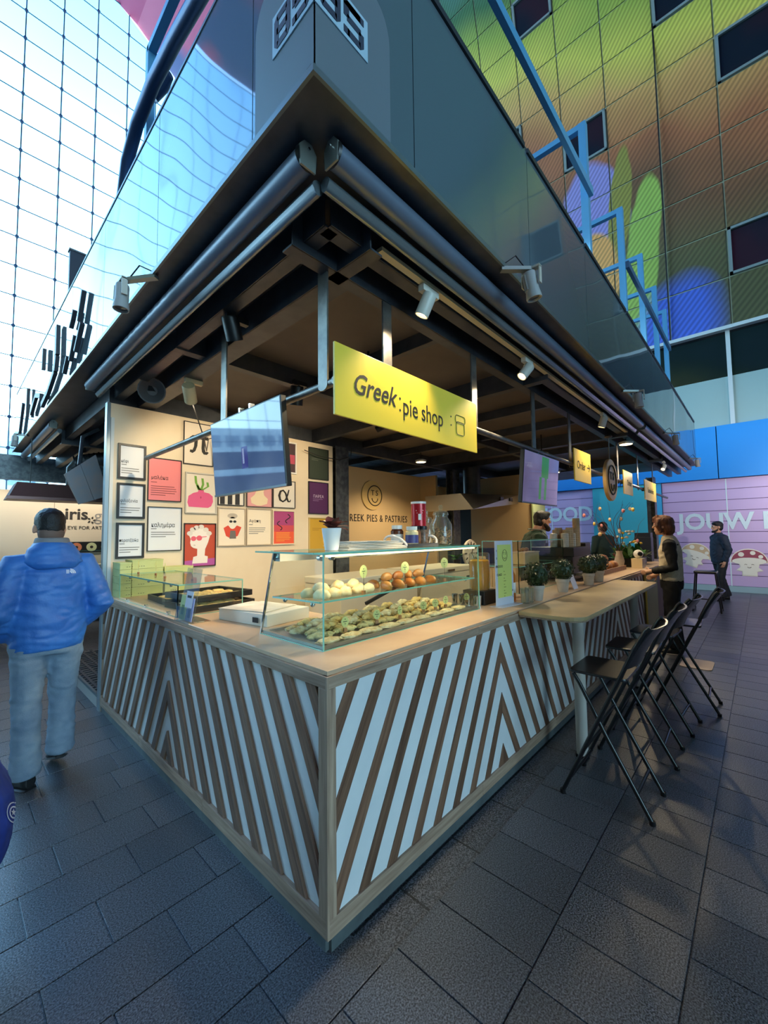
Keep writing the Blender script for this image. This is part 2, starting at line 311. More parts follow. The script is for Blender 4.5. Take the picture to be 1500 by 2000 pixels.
# mural panels proud of the vault leg on the right
M_win = mat('dark_window_glass', (22, 30, 36), rough=.06, spec=.6); M_frame = mat('grey_window_frame', (122, 134, 134), rough=.4)
wall_r = struct(MB().box(12.93, 12.99, -8, 12, 6.9, 7.02), 'wall_right', mat('dark_joint', (40, 44, 44), rough=.6)); PY, PZ = 1.333, 1.333
wins = {(-2, 5), (-2, 1), (1, 5), (-1, 7), (2, 9), (3, 6), (-4, 3), (-4, 7), (4, 2), (5, 9)}
for ky in range(-5, 8):
    for kz in range(0, 13):
        y0, y1 = .39+PY*ky, .39+PY*(ky+1); z0, z1 = 6.98+PZ*kz, 6.98+PZ*(kz+1); xa, xb = prof_x(z0)-.03, prof_x(z1)-.03; j = .022
        fn = lambda a, b_, h: (xa+(xb-xa)*(b_-z0)/PZ-h, a, b_)
        if (ky, kz) in wins:
            fr = MB()
            for p in ([(y0+j, z0+j), (y1-j, z0+j), (y1-j, z0+.09), (y0+j, z0+.09)], [(y0+j, z1-.09), (y1-j, z1-.09), (y1-j, z1-j), (y0+j, z1-j)], [(y0+j, z0+j), (y0+.09, z0+j), (y0+.09, z1-j), (y0+j, z1-j)], [(y1-.09, z0+j), (y1-j, z0+j), (y1-j, z1-j), (y1-.09, z1-j)]): fr.prism(p, 0, .10, fn)
            f_ = fr.build('window_frame', M_frame, wall_r); MB().prism([(y0+.09, z0+.09), (y1-.09, z0+.09), (y1-.09, z1-.09), (y0+.09, z1-.09)], .024, .04, fn).build('pane', M_win, f_)
        else: MB().prism([(y0+j, z0+j), (y1-j, z0+j), (y1-j, z1-j), (y0+j, z1-j)], 0, .05, fn).build('mural_panel', M_mural, wall_r)
for kz in range(13):
    z0, z1 = 6.98+PZ*kz, 6.98+PZ*(kz+1); xa, xb = prof_x(z0)-.03, prof_x(z1)-.03; ya, yb = .39-5*PY, .39+8*PY
    MB().prism([(ya, z0), (yb, z0), (yb, z1), (ya, z1)], -.012, .022, lambda a, b_, h: (xa+(xb-xa)*(b_-z0)/PZ-h, a, b_)).build('backing_sheet', mat('joint_pale', (150, 156, 132), rough=.6), wall_r)
for ky in range(-5, 8):
    if ky in (0, 4): MB().bar((12.86, .39+PY*ky, 7.0), (12.62, .39+PY*ky, 17.5), .03, .03).build('cable', mat('black_cable', (16, 16, 18), rough=.5), wall_r)
# band of windows, pale spandrels, blue fascia, lilac shutters below
M_ledge = mat('ledge_grey', (196, 204, 206), rough=.4); M_sp = mat('spandrel', (150, 176, 176), rough=.35); M_blue = mat('blue_fascia', (38, 142, 222), rough=.4)
MB().box(12.72, 13, -8, 12, 6.86, 6.95).build('ledge', M_ledge, wall_r)
for k in range(-4, 5):
    y0, y1 = -.84+2.3*k, -.84+2.3*(k+1)
    f_ = MB().box(12.84, 12.94, y0-.045, y0+.045, 4.36, 6.86).build('mullion', M_ledge, wall_r)
    MB().box(12.90, 12.94, y0+.045, y1-.045, 5.64, 6.86).build('pane', M_win, wall_r); MB().box(12.89, 12.95, y0+.045, y1-.045, 4.36, 5.64).build('spandrel_panel', M_sp, wall_r)
    MB().box(12.80, 12.95, y0+.01+.35, y1-.01+.35, 2.96, 4.35).build('fascia_panel', M_blue, wall_r)
struct(MB().box(12.86, 12.98, .80, 1.15, 0, 2.95), 'trim_1', mat('blue_post', (66, 168, 214), rough=.4))
M_lil = mat('lilac_shutter', (196, 170, 212), rough=.45); M_lild = mat('shutter_joint', (120, 98, 140), rough=.5); M_pt = mat('pale_print', (206, 226, 232), rough=.5)
def shutter(n, ya, yb, words, cut):
    d = struct(MB().box(12.93, 12.97, ya, yb, 0, 2.95), 'door_%d' % n, M_lild)
    hh = 2.80/10
    for i in range(10): MB().box(12.90, 12.935, ya+.02, yb-.02, .15+hh*i+.008, .15+hh*(i+1)-.008).build('slat', M_lil, d)
    MB().box(12.885, 12.935, ya+.02, yb-.02, .0, .15).build('bottom_rail', mat('pale_rail', (150, 178, 186), rough=.5), d)
    for yy in cut: MB().box(12.893, 12.90, yy-.012, yy+.012, .15, 2.94).build('seam', M_pt, d)
    for body, yy, zz, s in words: text(body, s, M_pt, d, frame_m((12.893, yy, zz), (0, -1, 0), (0, 0, 1)), depth=.002, ax='LEFT', bold=.016, sx=.92)
    return d
d1 = shutter(1, -6.0, .80, [('JOUW R', .44, 1.81, .60)], [-.62, -3.2])
d2 = shutter(2, 2.6, 9.5, [('FOOD', 4.32, 2.16, .64)], [3.9, 6.6])
struct(MB().box(12.84, 12.98, 1.15, 2.6, 0, 2.95), 'wall_far', mat('teal_wall', (66, 176, 190), rough=.45))
# mushroom stickers on the shutter
def sticker(par, yc, zc, s, cap, capd, tilt=0.):
    def put(pts, h, ma, nm): MB().prism([(yc-s*(a*math.cos(tilt)-b_*math.sin(tilt)), zc+s*(a*math.sin(tilt)+b_*math.cos(tilt))) for a, b_ in pts], h, h+.002, lambda a, b_, q: (12.893-q, a, b_)).build(nm, ma, par)
    capo = [(math.cos(t)*.52, math.sin(t)*.50) for t in [math.pi*i/14 for i in range(15)]]; stem = [(-.30, .05), (-.24, -.18), (-.36, -.30), (-.20, -.34), (-.2, -.5), (.2, -.5), (.2, -.34), (.36, -.30), (.24, -.18), (.30, .05)]
    W = mat('sticker_cream', (232, 228, 212), rough=.5); put([(a*1.08, b_*1.09-.02) for a, b_ in capo], .0, W, 'sticker_edge'); put([(a*1.1, b_*1.06) for a, b_ in stem], -.0024, W, 'sticker_edge')
    put([(a, b_*.95+.01) for a, b_ in capo], .003, mat(capd, cap, rough=.5), 'mushroom_cap'); put([(math.cos(t)*.5, .04+math.sin(t)*.14) for t in [2*math.pi*i/20 for i in range(20)]], .006, W, 'mushroom_gills'); put(stem, .009, W, 'mushroom_stem')
    for a, b_, r in ((-.22, .30, .09), (.12, .36, .08), (.34, .22, .07)): put([(a+r*math.cos(t), b_+r*math.sin(t)) for t in [2*math.pi*i/12 for i in range(12)]], .006, W, 'mushroom_spot')
    D = mat('sticker_ink', (70, 50, 40), rough=.6)
    for a in (-.1, .1): put([(a+.04*math.cos(t), -.1+.035*math.sin(t)) for t in [math.pi*i/6 for i in range(7)]]+[(a+.028*math.cos(t), -.1+.02*math.sin(t)) for t in [math.pi*i/6 for i in range(6, -1, -1)]], .012, D, 'print_line')
    put([(.06*math.cos(t), -.17-.05*math.sin(t)) for t in [math.pi*i/6 for i in range(7)]]+[(.045*math.cos(t), -.17-.03*math.sin(t)) for t in [math.pi*i/6 for i in range(6, -1, -1)]], .012, D, 'print_line')
sticker(d1, -.98, .77, .66, (150, 66, 84), 'sticker_red'); sticker(d1, .10, .93, .62, (205, 178, 140), 'sticker_tan', -.35)
# ---------------------------------------------------------------- glass cable-net facades
M_pane = glass('facade_glass', (228, 246, 250), .9); M_cab = mat('cable_steel', (70, 100, 120), rough=.4, metal=.6)
def inside(x, z): return z < 34.6 and abs(x-XC) < (prof_x(z)-XC if z < 35 else 0)-.02
def facade(num, y, detail):
    GX, GZ = .95, -.03; P = 1.507
    fr = MB(); vx = [GX+P*k for k in range(-21, 8)]; rz = [GZ+1.5*k for k in range(1, 24)]
    own = []; far = MB(); cab = MB(); own_v, own_h = [], []
    for x in vx:
        zt = 0
        while zt < 34.5 and inside(x, zt+.25): zt += .25
        if zt < 1: continue
        if detail and x > -1.5: own_v.append((x, zt))
        else: cab.bar((x, y, 0), (x, y, zt), .035, .035)
    for z in rz:
        x1 = prof_x(z)
        if detail: own_h.append((z, x1))
        else: cab.bar((2*XC-x1, y, z), (x1, y, z), .03, .03)
    for x in vx:
        for z in [0]+rz:
            if inside(x+P/2, z+.75) or inside(x, z):
                a, b_, c, d = x+.006, x+P-.006, z+.006, z+1.5-.006
                pts = [(a, c), (b_, c), (b_, d), (a, d)]
                if not all(inside(*q) for q in pts): pts = [(min(p, prof_x(min(q, 34.5))) if p > XC else max(p, 2*XC-prof_x(min(q, 34.5))), min(q, 34.5)) for p, q in pts]
                if detail and x > -1.6: own.append(pts)
                else: far.prism(pts, y-.006, y+.006, lambda p, q, h: (p, h, q))
    W = struct(far, 'window_%d' % num, M_pane)
    for pts in own: MB().prism(pts, y-.006, y+.006, lambda p, q, h: (p, h, q)).build('pane', M_pane, W)
    if cab.v: cab.build('cable_net', M_cab, W, kind='stuff')
    for x, zt in own_v: MB().bar((x, y-.05, 0), (x, y-.05, zt), .05, .05).build('cable', M_cab, W)
    for z, x1 in own_h: MB().bar((2*XC-x1, y-.05, z), (x1, y-.05, z), .035, .035).build('cable', M_cab, W)
    src = None
    if detail:
        for x, zt in own_v:
            for z in rz:
                if z < zt:
                    if src is None: src = MB().lathe([(.0, -.08), (.07, -.06), (.09, 0), (.07, .06), (0, .08)], n=8, M=Matrix.Rotation(math.pi/2, 3, 'X')).mesh('cable_clamp', mat('clamp_steel', (52, 92, 140), rough=.4))
                    o = bpy.data.objects.new('cable_clamp', src); COL.objects.link(o); o.parent = W; o.location = TM[W].inverted()@Vector((x, y-.06, z))
    return W
facade(1, YG, True); facade(2, YS, False)
# pale building beyond the glass
M_bw = mat('pale_building', (222, 226, 228), rough=.7); M_bg = mat('building_window', (120, 140, 156), rough=.2)
bd = thing('office_building', 'white office building with window rows beyond the glass facade', 'building', (-14, YG+30, 0))
MB().box(-40, 6, YG+26, YG+40, -.3, 12).build('wall', M_bw, bd)
for r in range(4):
    for k in range(16): MB().box(-39+2.8*k, -37+2.8*k, YG+25.9, YG+26.0, 1.4+2.7*r, 2.9+2.7*r).build('window', M_bg, bd)
struct(MB().box(-60, 40, YG+6, YG+60, -.5, -.3), 'trim_2', mat('paving', (150, 150, 150), rough=.8))
# ================================================================ the L-shaped serving counter
def wood(name, c1, c2, rnd=.22, rough=.5, grain=(60, 60, 3.5)):
    return mat(name, c1, rough, col2=c2, vs=1.0, stretch=grain, lo=.3, hi=.72, rnd=rnd, bump=.12, bs=1.5, detail=6)
M_slat = wood('walnut_slat', (94, 66, 50), (140, 108, 86)); M_slatx = wood('walnut_slat_right', (90, 60, 44), (138, 102, 78))
M_rail = wood('oak_rail', (138, 112, 92), (186, 160, 136), .08); M_white = mat('white_laminate', (226, 228, 226), rough=.35, col2=(214, 218, 218), vs=3)
M_plinth = mat('plinth_steel', (104, 114, 114), rough=.45, metal=.3, col2=(84, 92, 94), vs=5)
M_steel = mat('galvanised_steel', (112, 116, 118), rough=.45, metal=.7, col2=(86, 90, 94), vs=14, lo=.4, hi=.6)
M_steeld = mat('dark_steel', (78, 82, 90), rough=.42, metal=.4, col2=(62, 66, 74), vs=6)
M_black = mat('black_plastic', (20, 20, 22), rough=.4); M_chrome = mat('chrome', (200, 204, 206), rough=.12, metal=1)
CT = thing('serving_counter', 'L-shaped serving counter clad in diagonal wooden slats over white panels', 'counter', (0, 0, 0))
LY, LX = 3.20, 5.68; ZB, ZP = .125, .965
def run(ax, length, joints, edges0, pitch, wd, slope, depth, ma, post):
    """one face: ax 'L' lies in x=0 along +Y, ax 'R' lies in y=0 along +X; u along the face, v up"""
    P = (lambda u, v, h: (h, u, v)) if ax == 'L' else (lambda u, v, h: (u, h, v))
    bounds = [post]+joints+[length]
    for i in range(len(bounds)-1):
        a, b = bounds[i], bounds[i+1]
        MB().prism([(a, ZB-.02), (b, ZB-.02), (b, ZP+.02), (a, ZP+.02)], depth, depth+.015, P).build('white_panel', M_white, CT)
        j = joints[i//2*2] if joints and i//2*2 < len(joints) else length
        us = []
        if i % 2 == 0: us = [(edges0+pitch*k, 1) for k in range(-2, 20)] if i == 0 else [(2*joints[i-1]-0, 0)]
        # first, third... panel lean one way, the others mirror about the joint between them
        base = 0 if i < 2 else joints[1]
        mir = (i % 2 == 1); jn = joints[i] if not mir and i < len(joints) else (joints[i-1] if mir else length)
        for k in range(-1, 15):
            t0 = edges0+pitch*k; poly = [(t0, ZP+.02), (t0+wd, ZP+.02), (t0+wd-slope*(ZP-ZB+.06), ZB-.04), (t0-slope*(ZP-ZB+.06), ZB-.04)]
            if mir: poly = [(2*(jn-base)-u, v_) for u, v_ in poly][::-1]
            poly = clip([(u+base, v_) for u, v_ in poly], a, b, ZB, ZP)
            if len(poly) < 3: continue
            ar = abs(sum(poly[q-1][0]*poly[q][1]-poly[q][0]*poly[q-1][1] for q in range(len(poly))))/2
            if ar < .0015: continue
            # local frame whose Z runs along the slat so that the grain follows it
            sgn = -1 if mir else 1; d2 = Vector((slope*sgn, 1)).normalized(); c2_ = Vector((sum(p[0] for p in poly)/len(poly), sum(p[1] for p in poly)/len(poly)))
            loc = [((p[0]-c2_.x)*d2.y-(p[1]-c2_.y)*d2.x, (p[0]-c2_.x)*d2.x+(p[1]-c2_.y)*d2.y) for p in poly]
            me = MB().prism(loc, 0, depth+.004, lambda p, q, h: (p, h, q)).mesh('slat', ma, bev=.0012)
            o = bpy.data.objects.new('slat', me); COL.objects.link(o); o.parent = CT; TM[o] = TM[CT]
            ex, ez = Vector(P(d2.y, -d2.x, 0)), Vector(P(d2.x, d2.y, 0)); ey = Vector(P(0, 0, 1)); mm = Matrix((ex, ey, ez)).transposed().to_4x4(); mm.translation = Vector(P(c2_.x, c2_.y, 0)); o.matrix_local = TM[CT].inverted()@mm
    def plank(u0, u1, v0, v1, h0, h1, nm, ma_):
        n_ = max(1, round((u1-u0)/1.05)); s_ = (u1-u0)/n_
        for q in range(n_):
            me = MB().box(-(v1-v0)/2, (v1-v0)/2, h0, h1, -s_/2+.0007, s_/2-.0007).mesh(nm, ma_, bev=.002); o = bpy.data.objects.new(nm, me); COL.objects.link(o); o.parent = CT
            ex, ez = Vector(P(0, 1, 0)), Vector(P(1, 0, 0)); ey = Vector(P(0, 0, 1)); mm = Matrix((ex, ey, ez)).transposed().to_4x4(); mm.translation = Vector(P(u0+s_*(q+.5), (v0+v1)/2, 0)); o.matrix_local = TM[CT].inverted()@mm
    plank(.0 if ax == 'L' else .0, length, ZP, 1.012, -.006, .03, 'top_rail', M_rail); plank(.0, length, .058, ZB, -.006, .03, 'bottom_rail', M_rail)
    MB().prism([(0.02, 0.0), (length, 0.0), (length, .058), (0.02, .058)], 0.004, .03, P).build('plinth', M_plinth, CT)
run('L', LY, [1.62], .088, .1725, .066, .545, .014, M_slat, .045)
run('R', LX, [1.41, 2.82, 4.23], .118, .1695, .066, .545, .004, M_slatx, .037)
for nm, bx in (('corner_post', (0, .038, -.007, .005, ZB, ZP)), ('corner_post', (-.007, .005, 0.0, .046, ZB, ZP)), ('corner_bead', (-.007, .004, -.007, .004, .06, 1.012))):
    MB().box(*bx).build(nm, M_rail, CT, bev=.002)
body = MB(); body.box(.04, .70, .04, LY, 0, 1.0); body.box(.70, LX, .04, .70, 0, 1.0)
body.build('carcass', mat('carcass_beige', (196, 176, 150), rough=.6), CT)
MB().box(0, .70, LY, LY+.012, .0, 1.0).build('end_panel', M_rail, CT)
M_top = mat('counter_top', (206, 178, 148), rough=.4, col2=(184, 150, 118), vs=2.4, lo=.3, hi=.75, bump=.05, bs=30)
WT = thing('worktop', 'pale wooden L-shaped worktop on the slatted counter', 'worktop', (0, 0, 1.012))
wt = MB(); wt.prism([(.006, .006), (LX, .006), (LX, .74), (.74, .74), (.74, LY), (.006, LY)], 1.0122, 1.030); wt.build('top', M_top, WT, bev=.002)
for a in (.55, 1.12, 1.9, 2.6):
    MB().box(.004, .016, a, a+RN.uniform(.1, .5), 1.0285, 1.0306).build('worn_edge', mat('worn_edge', (196, 190, 184), rough=.6), WT)
for a in (.28, .82, 1.2):
    MB().box(a, a+RN.uniform(.04, .2), .004, .018, 1.0285, 1.0306).build('worn_edge', MATS['worn_edge'], WT)
# ================================================================ canopy: parapet, flange, beams, ceiling
ZF, ZT_, EX = 3.10, 4.06, -.235
XE, YE = 10.6, 8.1
def parapet_mat():
    ma = bpy.data.materials.new('parapet_gloss'); ma.use_nodes = True; nt = ma.node_tree; b = nt.nodes['Principled BSDF']
    b.inputs['Base Color'].default_value = lin((96, 112, 122)); b.inputs['Metallic'].default_value = .10; b.inputs['Roughness'].default_value = .04; b.inputs['Specular IOR Level'].default_value = .6
    tc = nt.nodes.new('ShaderNodeNewGeometry'); n_ = nt.nodes.new('ShaderNodeTexNoise'); n_.inputs['Scale'].default_value = 1.1; n_.inputs['Detail'].default_value = .5; nt.links.new(tc.outputs['Position'], n_.inputs['Vector'])
    bp = nt.nodes.new('ShaderNodeBump'); bp.inputs['Strength'].default_value = .05; bp.inputs['Distance'].default_value = .35; nt.links.new(n_.outputs['Fac'], bp.inputs['Height']); nt.links.new(bp.outputs[0], b.inputs['Normal']); return ma
M_par = parapet_mat()
CN = thing('ceiling_canopy', 'steel stall canopy with glossy grey parapet panels around its roof edge', 'canopy', (EX, EX, ZF)); CN['kind'] = 'structure'; del CN['category']
seL = [EX, .17, 1.24, 2.42, 3.6, 4.8, 6.0, 7.1, YE]; seR = [EX, .30, 1.5, 2.70, 4.2, 5.7, 7.3, 9.0, XE]
for a, b in zip(seL, seL[1:]): MB().box(EX, EX+.03, a+(.0 if a > EX else .0), b-.006, ZF, ZT_).build('parapet_panel', M_par, CN)
for a, b in zip(seR, seR[1:]): MB().box(a+(.03 if a == EX else 0), b-.006, EX, EX+.03, ZF, ZT_).build('parapet_panel', M_par, CN)
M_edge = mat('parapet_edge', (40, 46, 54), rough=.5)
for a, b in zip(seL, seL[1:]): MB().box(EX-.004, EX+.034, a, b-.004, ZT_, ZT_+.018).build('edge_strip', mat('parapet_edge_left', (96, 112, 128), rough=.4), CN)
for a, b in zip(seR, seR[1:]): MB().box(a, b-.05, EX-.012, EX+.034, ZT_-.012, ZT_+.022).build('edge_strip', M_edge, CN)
MB().box(XE-.03, XE, EX, YE, ZF, ZT_).build('parapet_panel', M_par, CN); MB().box(EX, XE, YE-.03, YE, ZF, ZT_).build('parapet_panel', M_par, CN)
MB().box(EX+.03, XE-.03, EX+.03, YE-.03, ZF+.02, ZF+.10).build('roof_deck', M_steeld, CN)
# matte corner cover with the number plate
M_patch = mat('corner_cover', (104, 118, 128), rough=.55)
hgt = 3.66
def cover(fn):
    pts = [(EX-.004, ZF), (.14, ZF), (.14, hgt-.14)]+[(.05+.09*math.cos(t), hgt-.09+.09*math.sin(t)-.05*(1-math.sin(t))) for t in [math.pi/2*i/6 for i in range(7)]]+[(EX-.004, hgt)]
    return MB().prism(pts, EX-.004, EX, fn)
cover(lambda u, v_, h: (h, u, v_)).build('corner_cover', M_patch, CN); cover(lambda u, v_, h: (u, h, v_)).build('corner_cover', M_patch, CN)
M_plate = mat('plate_pale', (176, 206, 224), rough=.4); M_dig = mat('digit_slate', (52, 62, 80), rough=.5)
z0, z1 = 3.335, 3.50
for fn, ex in ((lambda u, v_, h: (h, u, v_), (0, -1, 0)), (lambda u, v_, h: (u, h, v_), (1, 0, 0))):
    MB().prism([(EX-.008, z0), (.01, z0), (.01, z1), (EX-.008, z1)], EX-.008, EX-.0045, fn).build('number_plate', M_plate, CN)
def digit(ch, u0, face):
    w_, h_ = .100, .132; t = .026; zc = z0+.016; c = .018
    fn = (lambda u, v_, h: (h, -u, v_)) if face == 'L' else (lambda u, v_, h: (u, h, v_))
    segs = {'8': 'abcdefg', '5': 'acdfg'}[ch]; q = MB()
    R_ = {'a': [(c, h_), (w_-c, h_), (w_-c, h_-t), (c, h_-t)], 'g': [(t*.6, h_/2+t/2), (w_-t*.6, h_/2+t/2), (w_-t*.6, h_/2-t/2), (t*.6, h_/2-t/2)], 'd': [(c, 0), (w_-c, 0), (w_-c, t), (c, t)],
          'f': [(0, h_/2), (t, h_/2), (t, h_-c), (c, h_), (0, h_-c)], 'b': [(w_-t, h_/2), (w_, h_/2), (w_, h_-c), (w_-c, h_), (w_-t, h_-c)], 'e': [(0, c), (c, 0), (t, c), (t, h_/2), (0, h_/2)], 'c': [(w_-t, c), (w_-c, 0), (w_, c), (w_, h_/2), (w_-t, h_/2)]}
    for s_ in segs: q.prism([(u0+a, zc+b_) for a, b_ in R_[s_]], EX-.010, EX-.0078, fn)
    if ch == '5': q.prism([(u0, zc+h_), (u0+w_, zc+h_), (u0+w_, zc+h_-t), (u0, zc+h_-t)], EX-.010, EX-.0078, fn); q.prism([(u0, zc), (u0+c+.01, zc), (u0+c+.01, zc+t), (u0, zc+t)], EX-.010, EX-.0078, fn)
    q.build('digit', M_dig, CN)
digit('8', .005, 'L'); digit('5', .120, 'L'); digit('8', EX+.008, 'R'); digit('5', EX+.123, 'R')
# flange under the parapet: a plate with a lighter outer lip, then the edge beam behind the awnings
MB().prism([(EX-.02, EX-.02), (XE, EX-.02), (XE, .06), (.06, .06), (.06, YE), (EX-.02, YE)], 3.060, 3.072).build('flange_plate', M_steeld, CN)
M_lip = mat('flange_lip', (108, 122, 126), rough=.4, metal=.4)
MB().box(EX-.028, EX-.016, EX-.028, YE, 3.052, 3.078).build('flange_lip', M_lip, CN); MB().box(EX-.016, XE, EX-.028, EX-.016, 3.052, 3.078).build('flange_lip', M_lip, CN)
MB().box(EX-.018, XE, EX-.005, EX+.02, 3.078, 3.1).build('shadow_gap', M_black, CN); MB().box(EX-.005, EX+.02, EX+.02, YE, 3.078, 3.1).build('shadow_gap', M_black, CN)
def channel(p0, p1, name='beam', h=.17, wd=.075, ma=None):
    """steel channel: web plus two flanges, bottom at z of the given points"""
    ma = ma or M_steeld; p0, p1 = Vector(p0), Vector(p1); u = Vector((0, 0, 1)); q = MB(); d = (p1-p0).normalized(); s_ = d.cross(u)
    q.bar(p0+u*(h/2), p1+u*(h/2), .008, h); q.bar(p0+u*.005+s_*wd/2, p1+u*.005+s_*wd/2, wd, .010); q.bar(p0+u*(h-.005)+s_*wd/2, p1+u*(h-.005)+s_*wd/2, wd, .010)
    return q.build(name, ma, CN)
ZBm = 2.86
channel((.265, .0, ZBm), (.265, LY+.1, ZBm)); channel((XE, .235, ZBm), (.0, .235, ZBm)); channel((.33, .30, ZBm+.001), (.33, YE, ZBm+.001))
for x in (2.42, 5.2, 7.9): channel((x, .02, ZBm+.002), (x, YE, ZBm+.002))
for y in (3.28, 5.6): channel((XE, y, ZBm-.02), (.02, y, ZBm-.02), h=.19)
channel((9, 1.72, ZBm+.03), (.05, 1.72, ZBm+.03), h=.14)
for x in (1.3, 3.4, 4.3, 6.2): channel((x, .30, 2.93), (x, 5, 2.93), 'purlin', .11, .05)
channel((.06, .08, 2.90), (.06, YE, 2.90), h=.15); channel((XE, .06, 2.90), (.08, .06, 2.90), h=.15)
M_ceil = mat('ceiling_board', (92, 82, 76), rough=.55, col2=(78, 70, 66), vs=2)
for x0, x1 in ((.07, .33), (.33, 1.3), (1.3, 2.42), (2.42, 3.4), (3.4, 4.3), (4.3, 5.2), (5.2, 6.2), (6.2, 7.9), (7.9, XE-.05)):
    for y0, y1 in ((.07, .30), (.30, 1.72), (1.72, 3.28), (3.28, 5.6), (5.6, YE-.05)):
        if y0 >= 3.28 and x0 >= 2.4: 
            for q in range(8): MB().box(x0+.01, x1-.01, y0+(y1-y0)*q/8+.01, y0+(y1-y0)*(q+1)/8-.01, 3.02, 3.045).build('ceiling_slat', M_steeld, CN)
        else: MB().box(x0+.006, x1-.006, y0+.006, y1-.006, 3.03, 3.045).build('ceiling_board', M_ceil, CN)
for x, y in ((2.86, 3.22), (5.85, 3.22), (5.2, 6.8), (10.2, 3.3), (10.2, .6)):      # H columns
    q = MB(); q.box(x-.12, x+.12, y-.08, y-.068, 0, ZBm-.02); q.box(x-.12, x+.12, y+.068, y+.08, 0, ZBm-.02); q.box(x-.005, x+.005, y-.068, y+.068, 0, ZBm-.02); q.build('column', M_steel, CN)
# hanging rail and its flat hangers
M_hang = mat('hanger_steel', (128, 124, 118), rough=.4, metal=.75, col2=(96, 94, 92), vs=9)
ZR = 2.30; q = MB(); q.tube([(.245, 2.93, ZR), (.245, .215, ZR)], .021, 14); q.build('hanging_rail', M_hang, CN, smooth=True)
q = MB(); q.tube([(.225, .215, ZR), (9.6, .215, ZR)], .021, 14); q.build('hanging_rail', M_hang, CN, smooth=True)
def hanger(x, y, along, zb=ZR):
    q = MB(); w2, t2 = .035, .005
    if along == 'Y': q.box(x-t2, x+t2, y-w2, y+w2, zb-.01, 2.93); 
    else: q.box(x-w2, x+w2, y-t2, y+t2, zb-.01, 2.93)
    n_ = 10; ring = [((math.cos(math.pi*i/n_)*w2), zb-.01-math.sin(math.pi*i/n_)*w2*.7) for i in range(n_+1)]
    if along == 'Y': q.prism([(y+a, z_) for a, z_ in ring], x-t2, x+t2, lambda a, z_, h: (h, a, z_))
    else: q.prism([(x+a, z_) for a, z_ in ring], y-t2, y+t2, lambda a, z_, h: (a, h, z_))
    q.build('hanger', M_hang, CN)
hanger(.228, .30, 'Y'); hanger(.228, 1.35, 'Y'); 
for x in (1.57, 2.62, 3.58, 5.6, 6.9, 8.2): hanger(x, .238, 'X')
MB().box(.60, .67, .236, .246, 2.40, 2.93).build('hanger', M_hang, CN)
# ---------------------------------------------------------------- rolled awnings
M_roll = mat('rolled_canvas', (112, 124, 144), rough=.34, metal=.25); M_bar = mat('awning_bar', (132, 142, 150), rough=.25, metal=.6)
M_brk = mat('zinc_bracket', (150, 154, 148), rough=.35, metal=.6)
def awning(label, axis, a, b, wr):
    P = (lambda t, h, z: (h, t, z)) if axis == 'L' else (lambda t, h, z: (t, h, z))
    t_ = thing('rolled_awning', label, 'awning', P(a, -.12, 2.9), 0, 'rolled awnings under the parapet'); n_ = 90; pts, rs = [], []
    for i in range(n_+1):
        u = i/n_; pts.append(P(a+(b-a)*u, -.12, 3.003)); r = .046
        if wr: r += .0016*math.sin(u*n_*1.9)*max(0, math.sin((u-.2)*math.pi*1.4)) if .2 < u < .9 else 0
        rs.append(r)
    MB().tube(pts, rs, 20).build('canvas_roll', M_roll, t_, smooth=True)
    MB().tube([P(a+.0, -.12, 3.003), P(a-.012, -.12, 3.003)], [.05, .046], 20).build('end_cap', M_black, t_, smooth=True)
    fb = MB(); pr = [(.028*math.cos(t)*(1.0 if math.sin(t) > 0 else .8), .03*math.sin(t)) for t in [2*math.pi*i/16 for i in range(16)]]
    fb.loft([[P(tt, -.052+c, 2.935+s_) for c, s_ in pr] for tt in (a+.01, b)]); fb.build('front_bar', M_bar, t_, smooth=True)
    for tt in (a-.012, b):
        br = MB(); br.prism([(-.155, 2.955), (-.085, 2.955), (-.08, 3.03), (-.105, 3.062), (-.135, 3.062), (-.16, 3.03)], tt-.004, tt+.004, lambda u, v_, h: P(h, u, v_)); br.build('bracket', M_brk, t_)
        MB().tube([P(tt-.006, -.12, 3.03), P(tt-.012, -.12, 3.03)], .006, 8).build('bolt', M_chrome, t_)
    return t_
awning('left-hand rolled canvas awning with creased fabric above the poster wall', 'L', -.03, 3.35, True)
awning('rolled awning on the canopy stretch past the metal step', 'L', 5.25, 7.95, False)
awning('long rolled awning over the yellow shop sign', 'R', -.055, 5.3, False)
awning('rolled awning over the far bakery end of the stall', 'R', 5.42, 10.4, False)
# ================================================================ stall walls and posters
M_wall = mat('stall_wall', (232, 214, 186), rough=.7, col2=(226, 206, 176), vs=2); M_alu = mat('alu_trim', (150, 162, 170), rough=.3, metal=.6)
WY = 3.215
struct(MB().box(.02, 2.74, WY, WY+.05, 0, 2.84), 'wall_left', M_wall)
struct(MB().box(-.012, .018, WY-.01, WY+.06, .0, 2.84), 'trim_3', M_alu); struct(MB().box(.022, .05, WY-.012, WY, 1.03, 2.70), 'trim_4', mat('white_trim', (222, 222, 218), rough=.5))
BY = 4.0
struct(MB().box(2.95, 5.80, BY, BY+.06, 0, 2.78), 'wall_back', mat('back_wall', (214, 182, 134), rough=.7))
struct(MB().box(5.80, 5.86, BY-.9+.5, BY+.06, 0, 2.78), 'wall_back_return', MATS['back_wall'])
struct(MB().box(6.30, 6.86, 3.9, 3.96, 0, 2.62), 'wall_back_pier', MATS['back_wall'])
M_ink = mat('print_ink', (40, 36, 34), rough=.7); M_gink = mat('grey_ink', (128, 126, 124), rough=.7)
def fp(u, z): return Vector((u, WY, z))
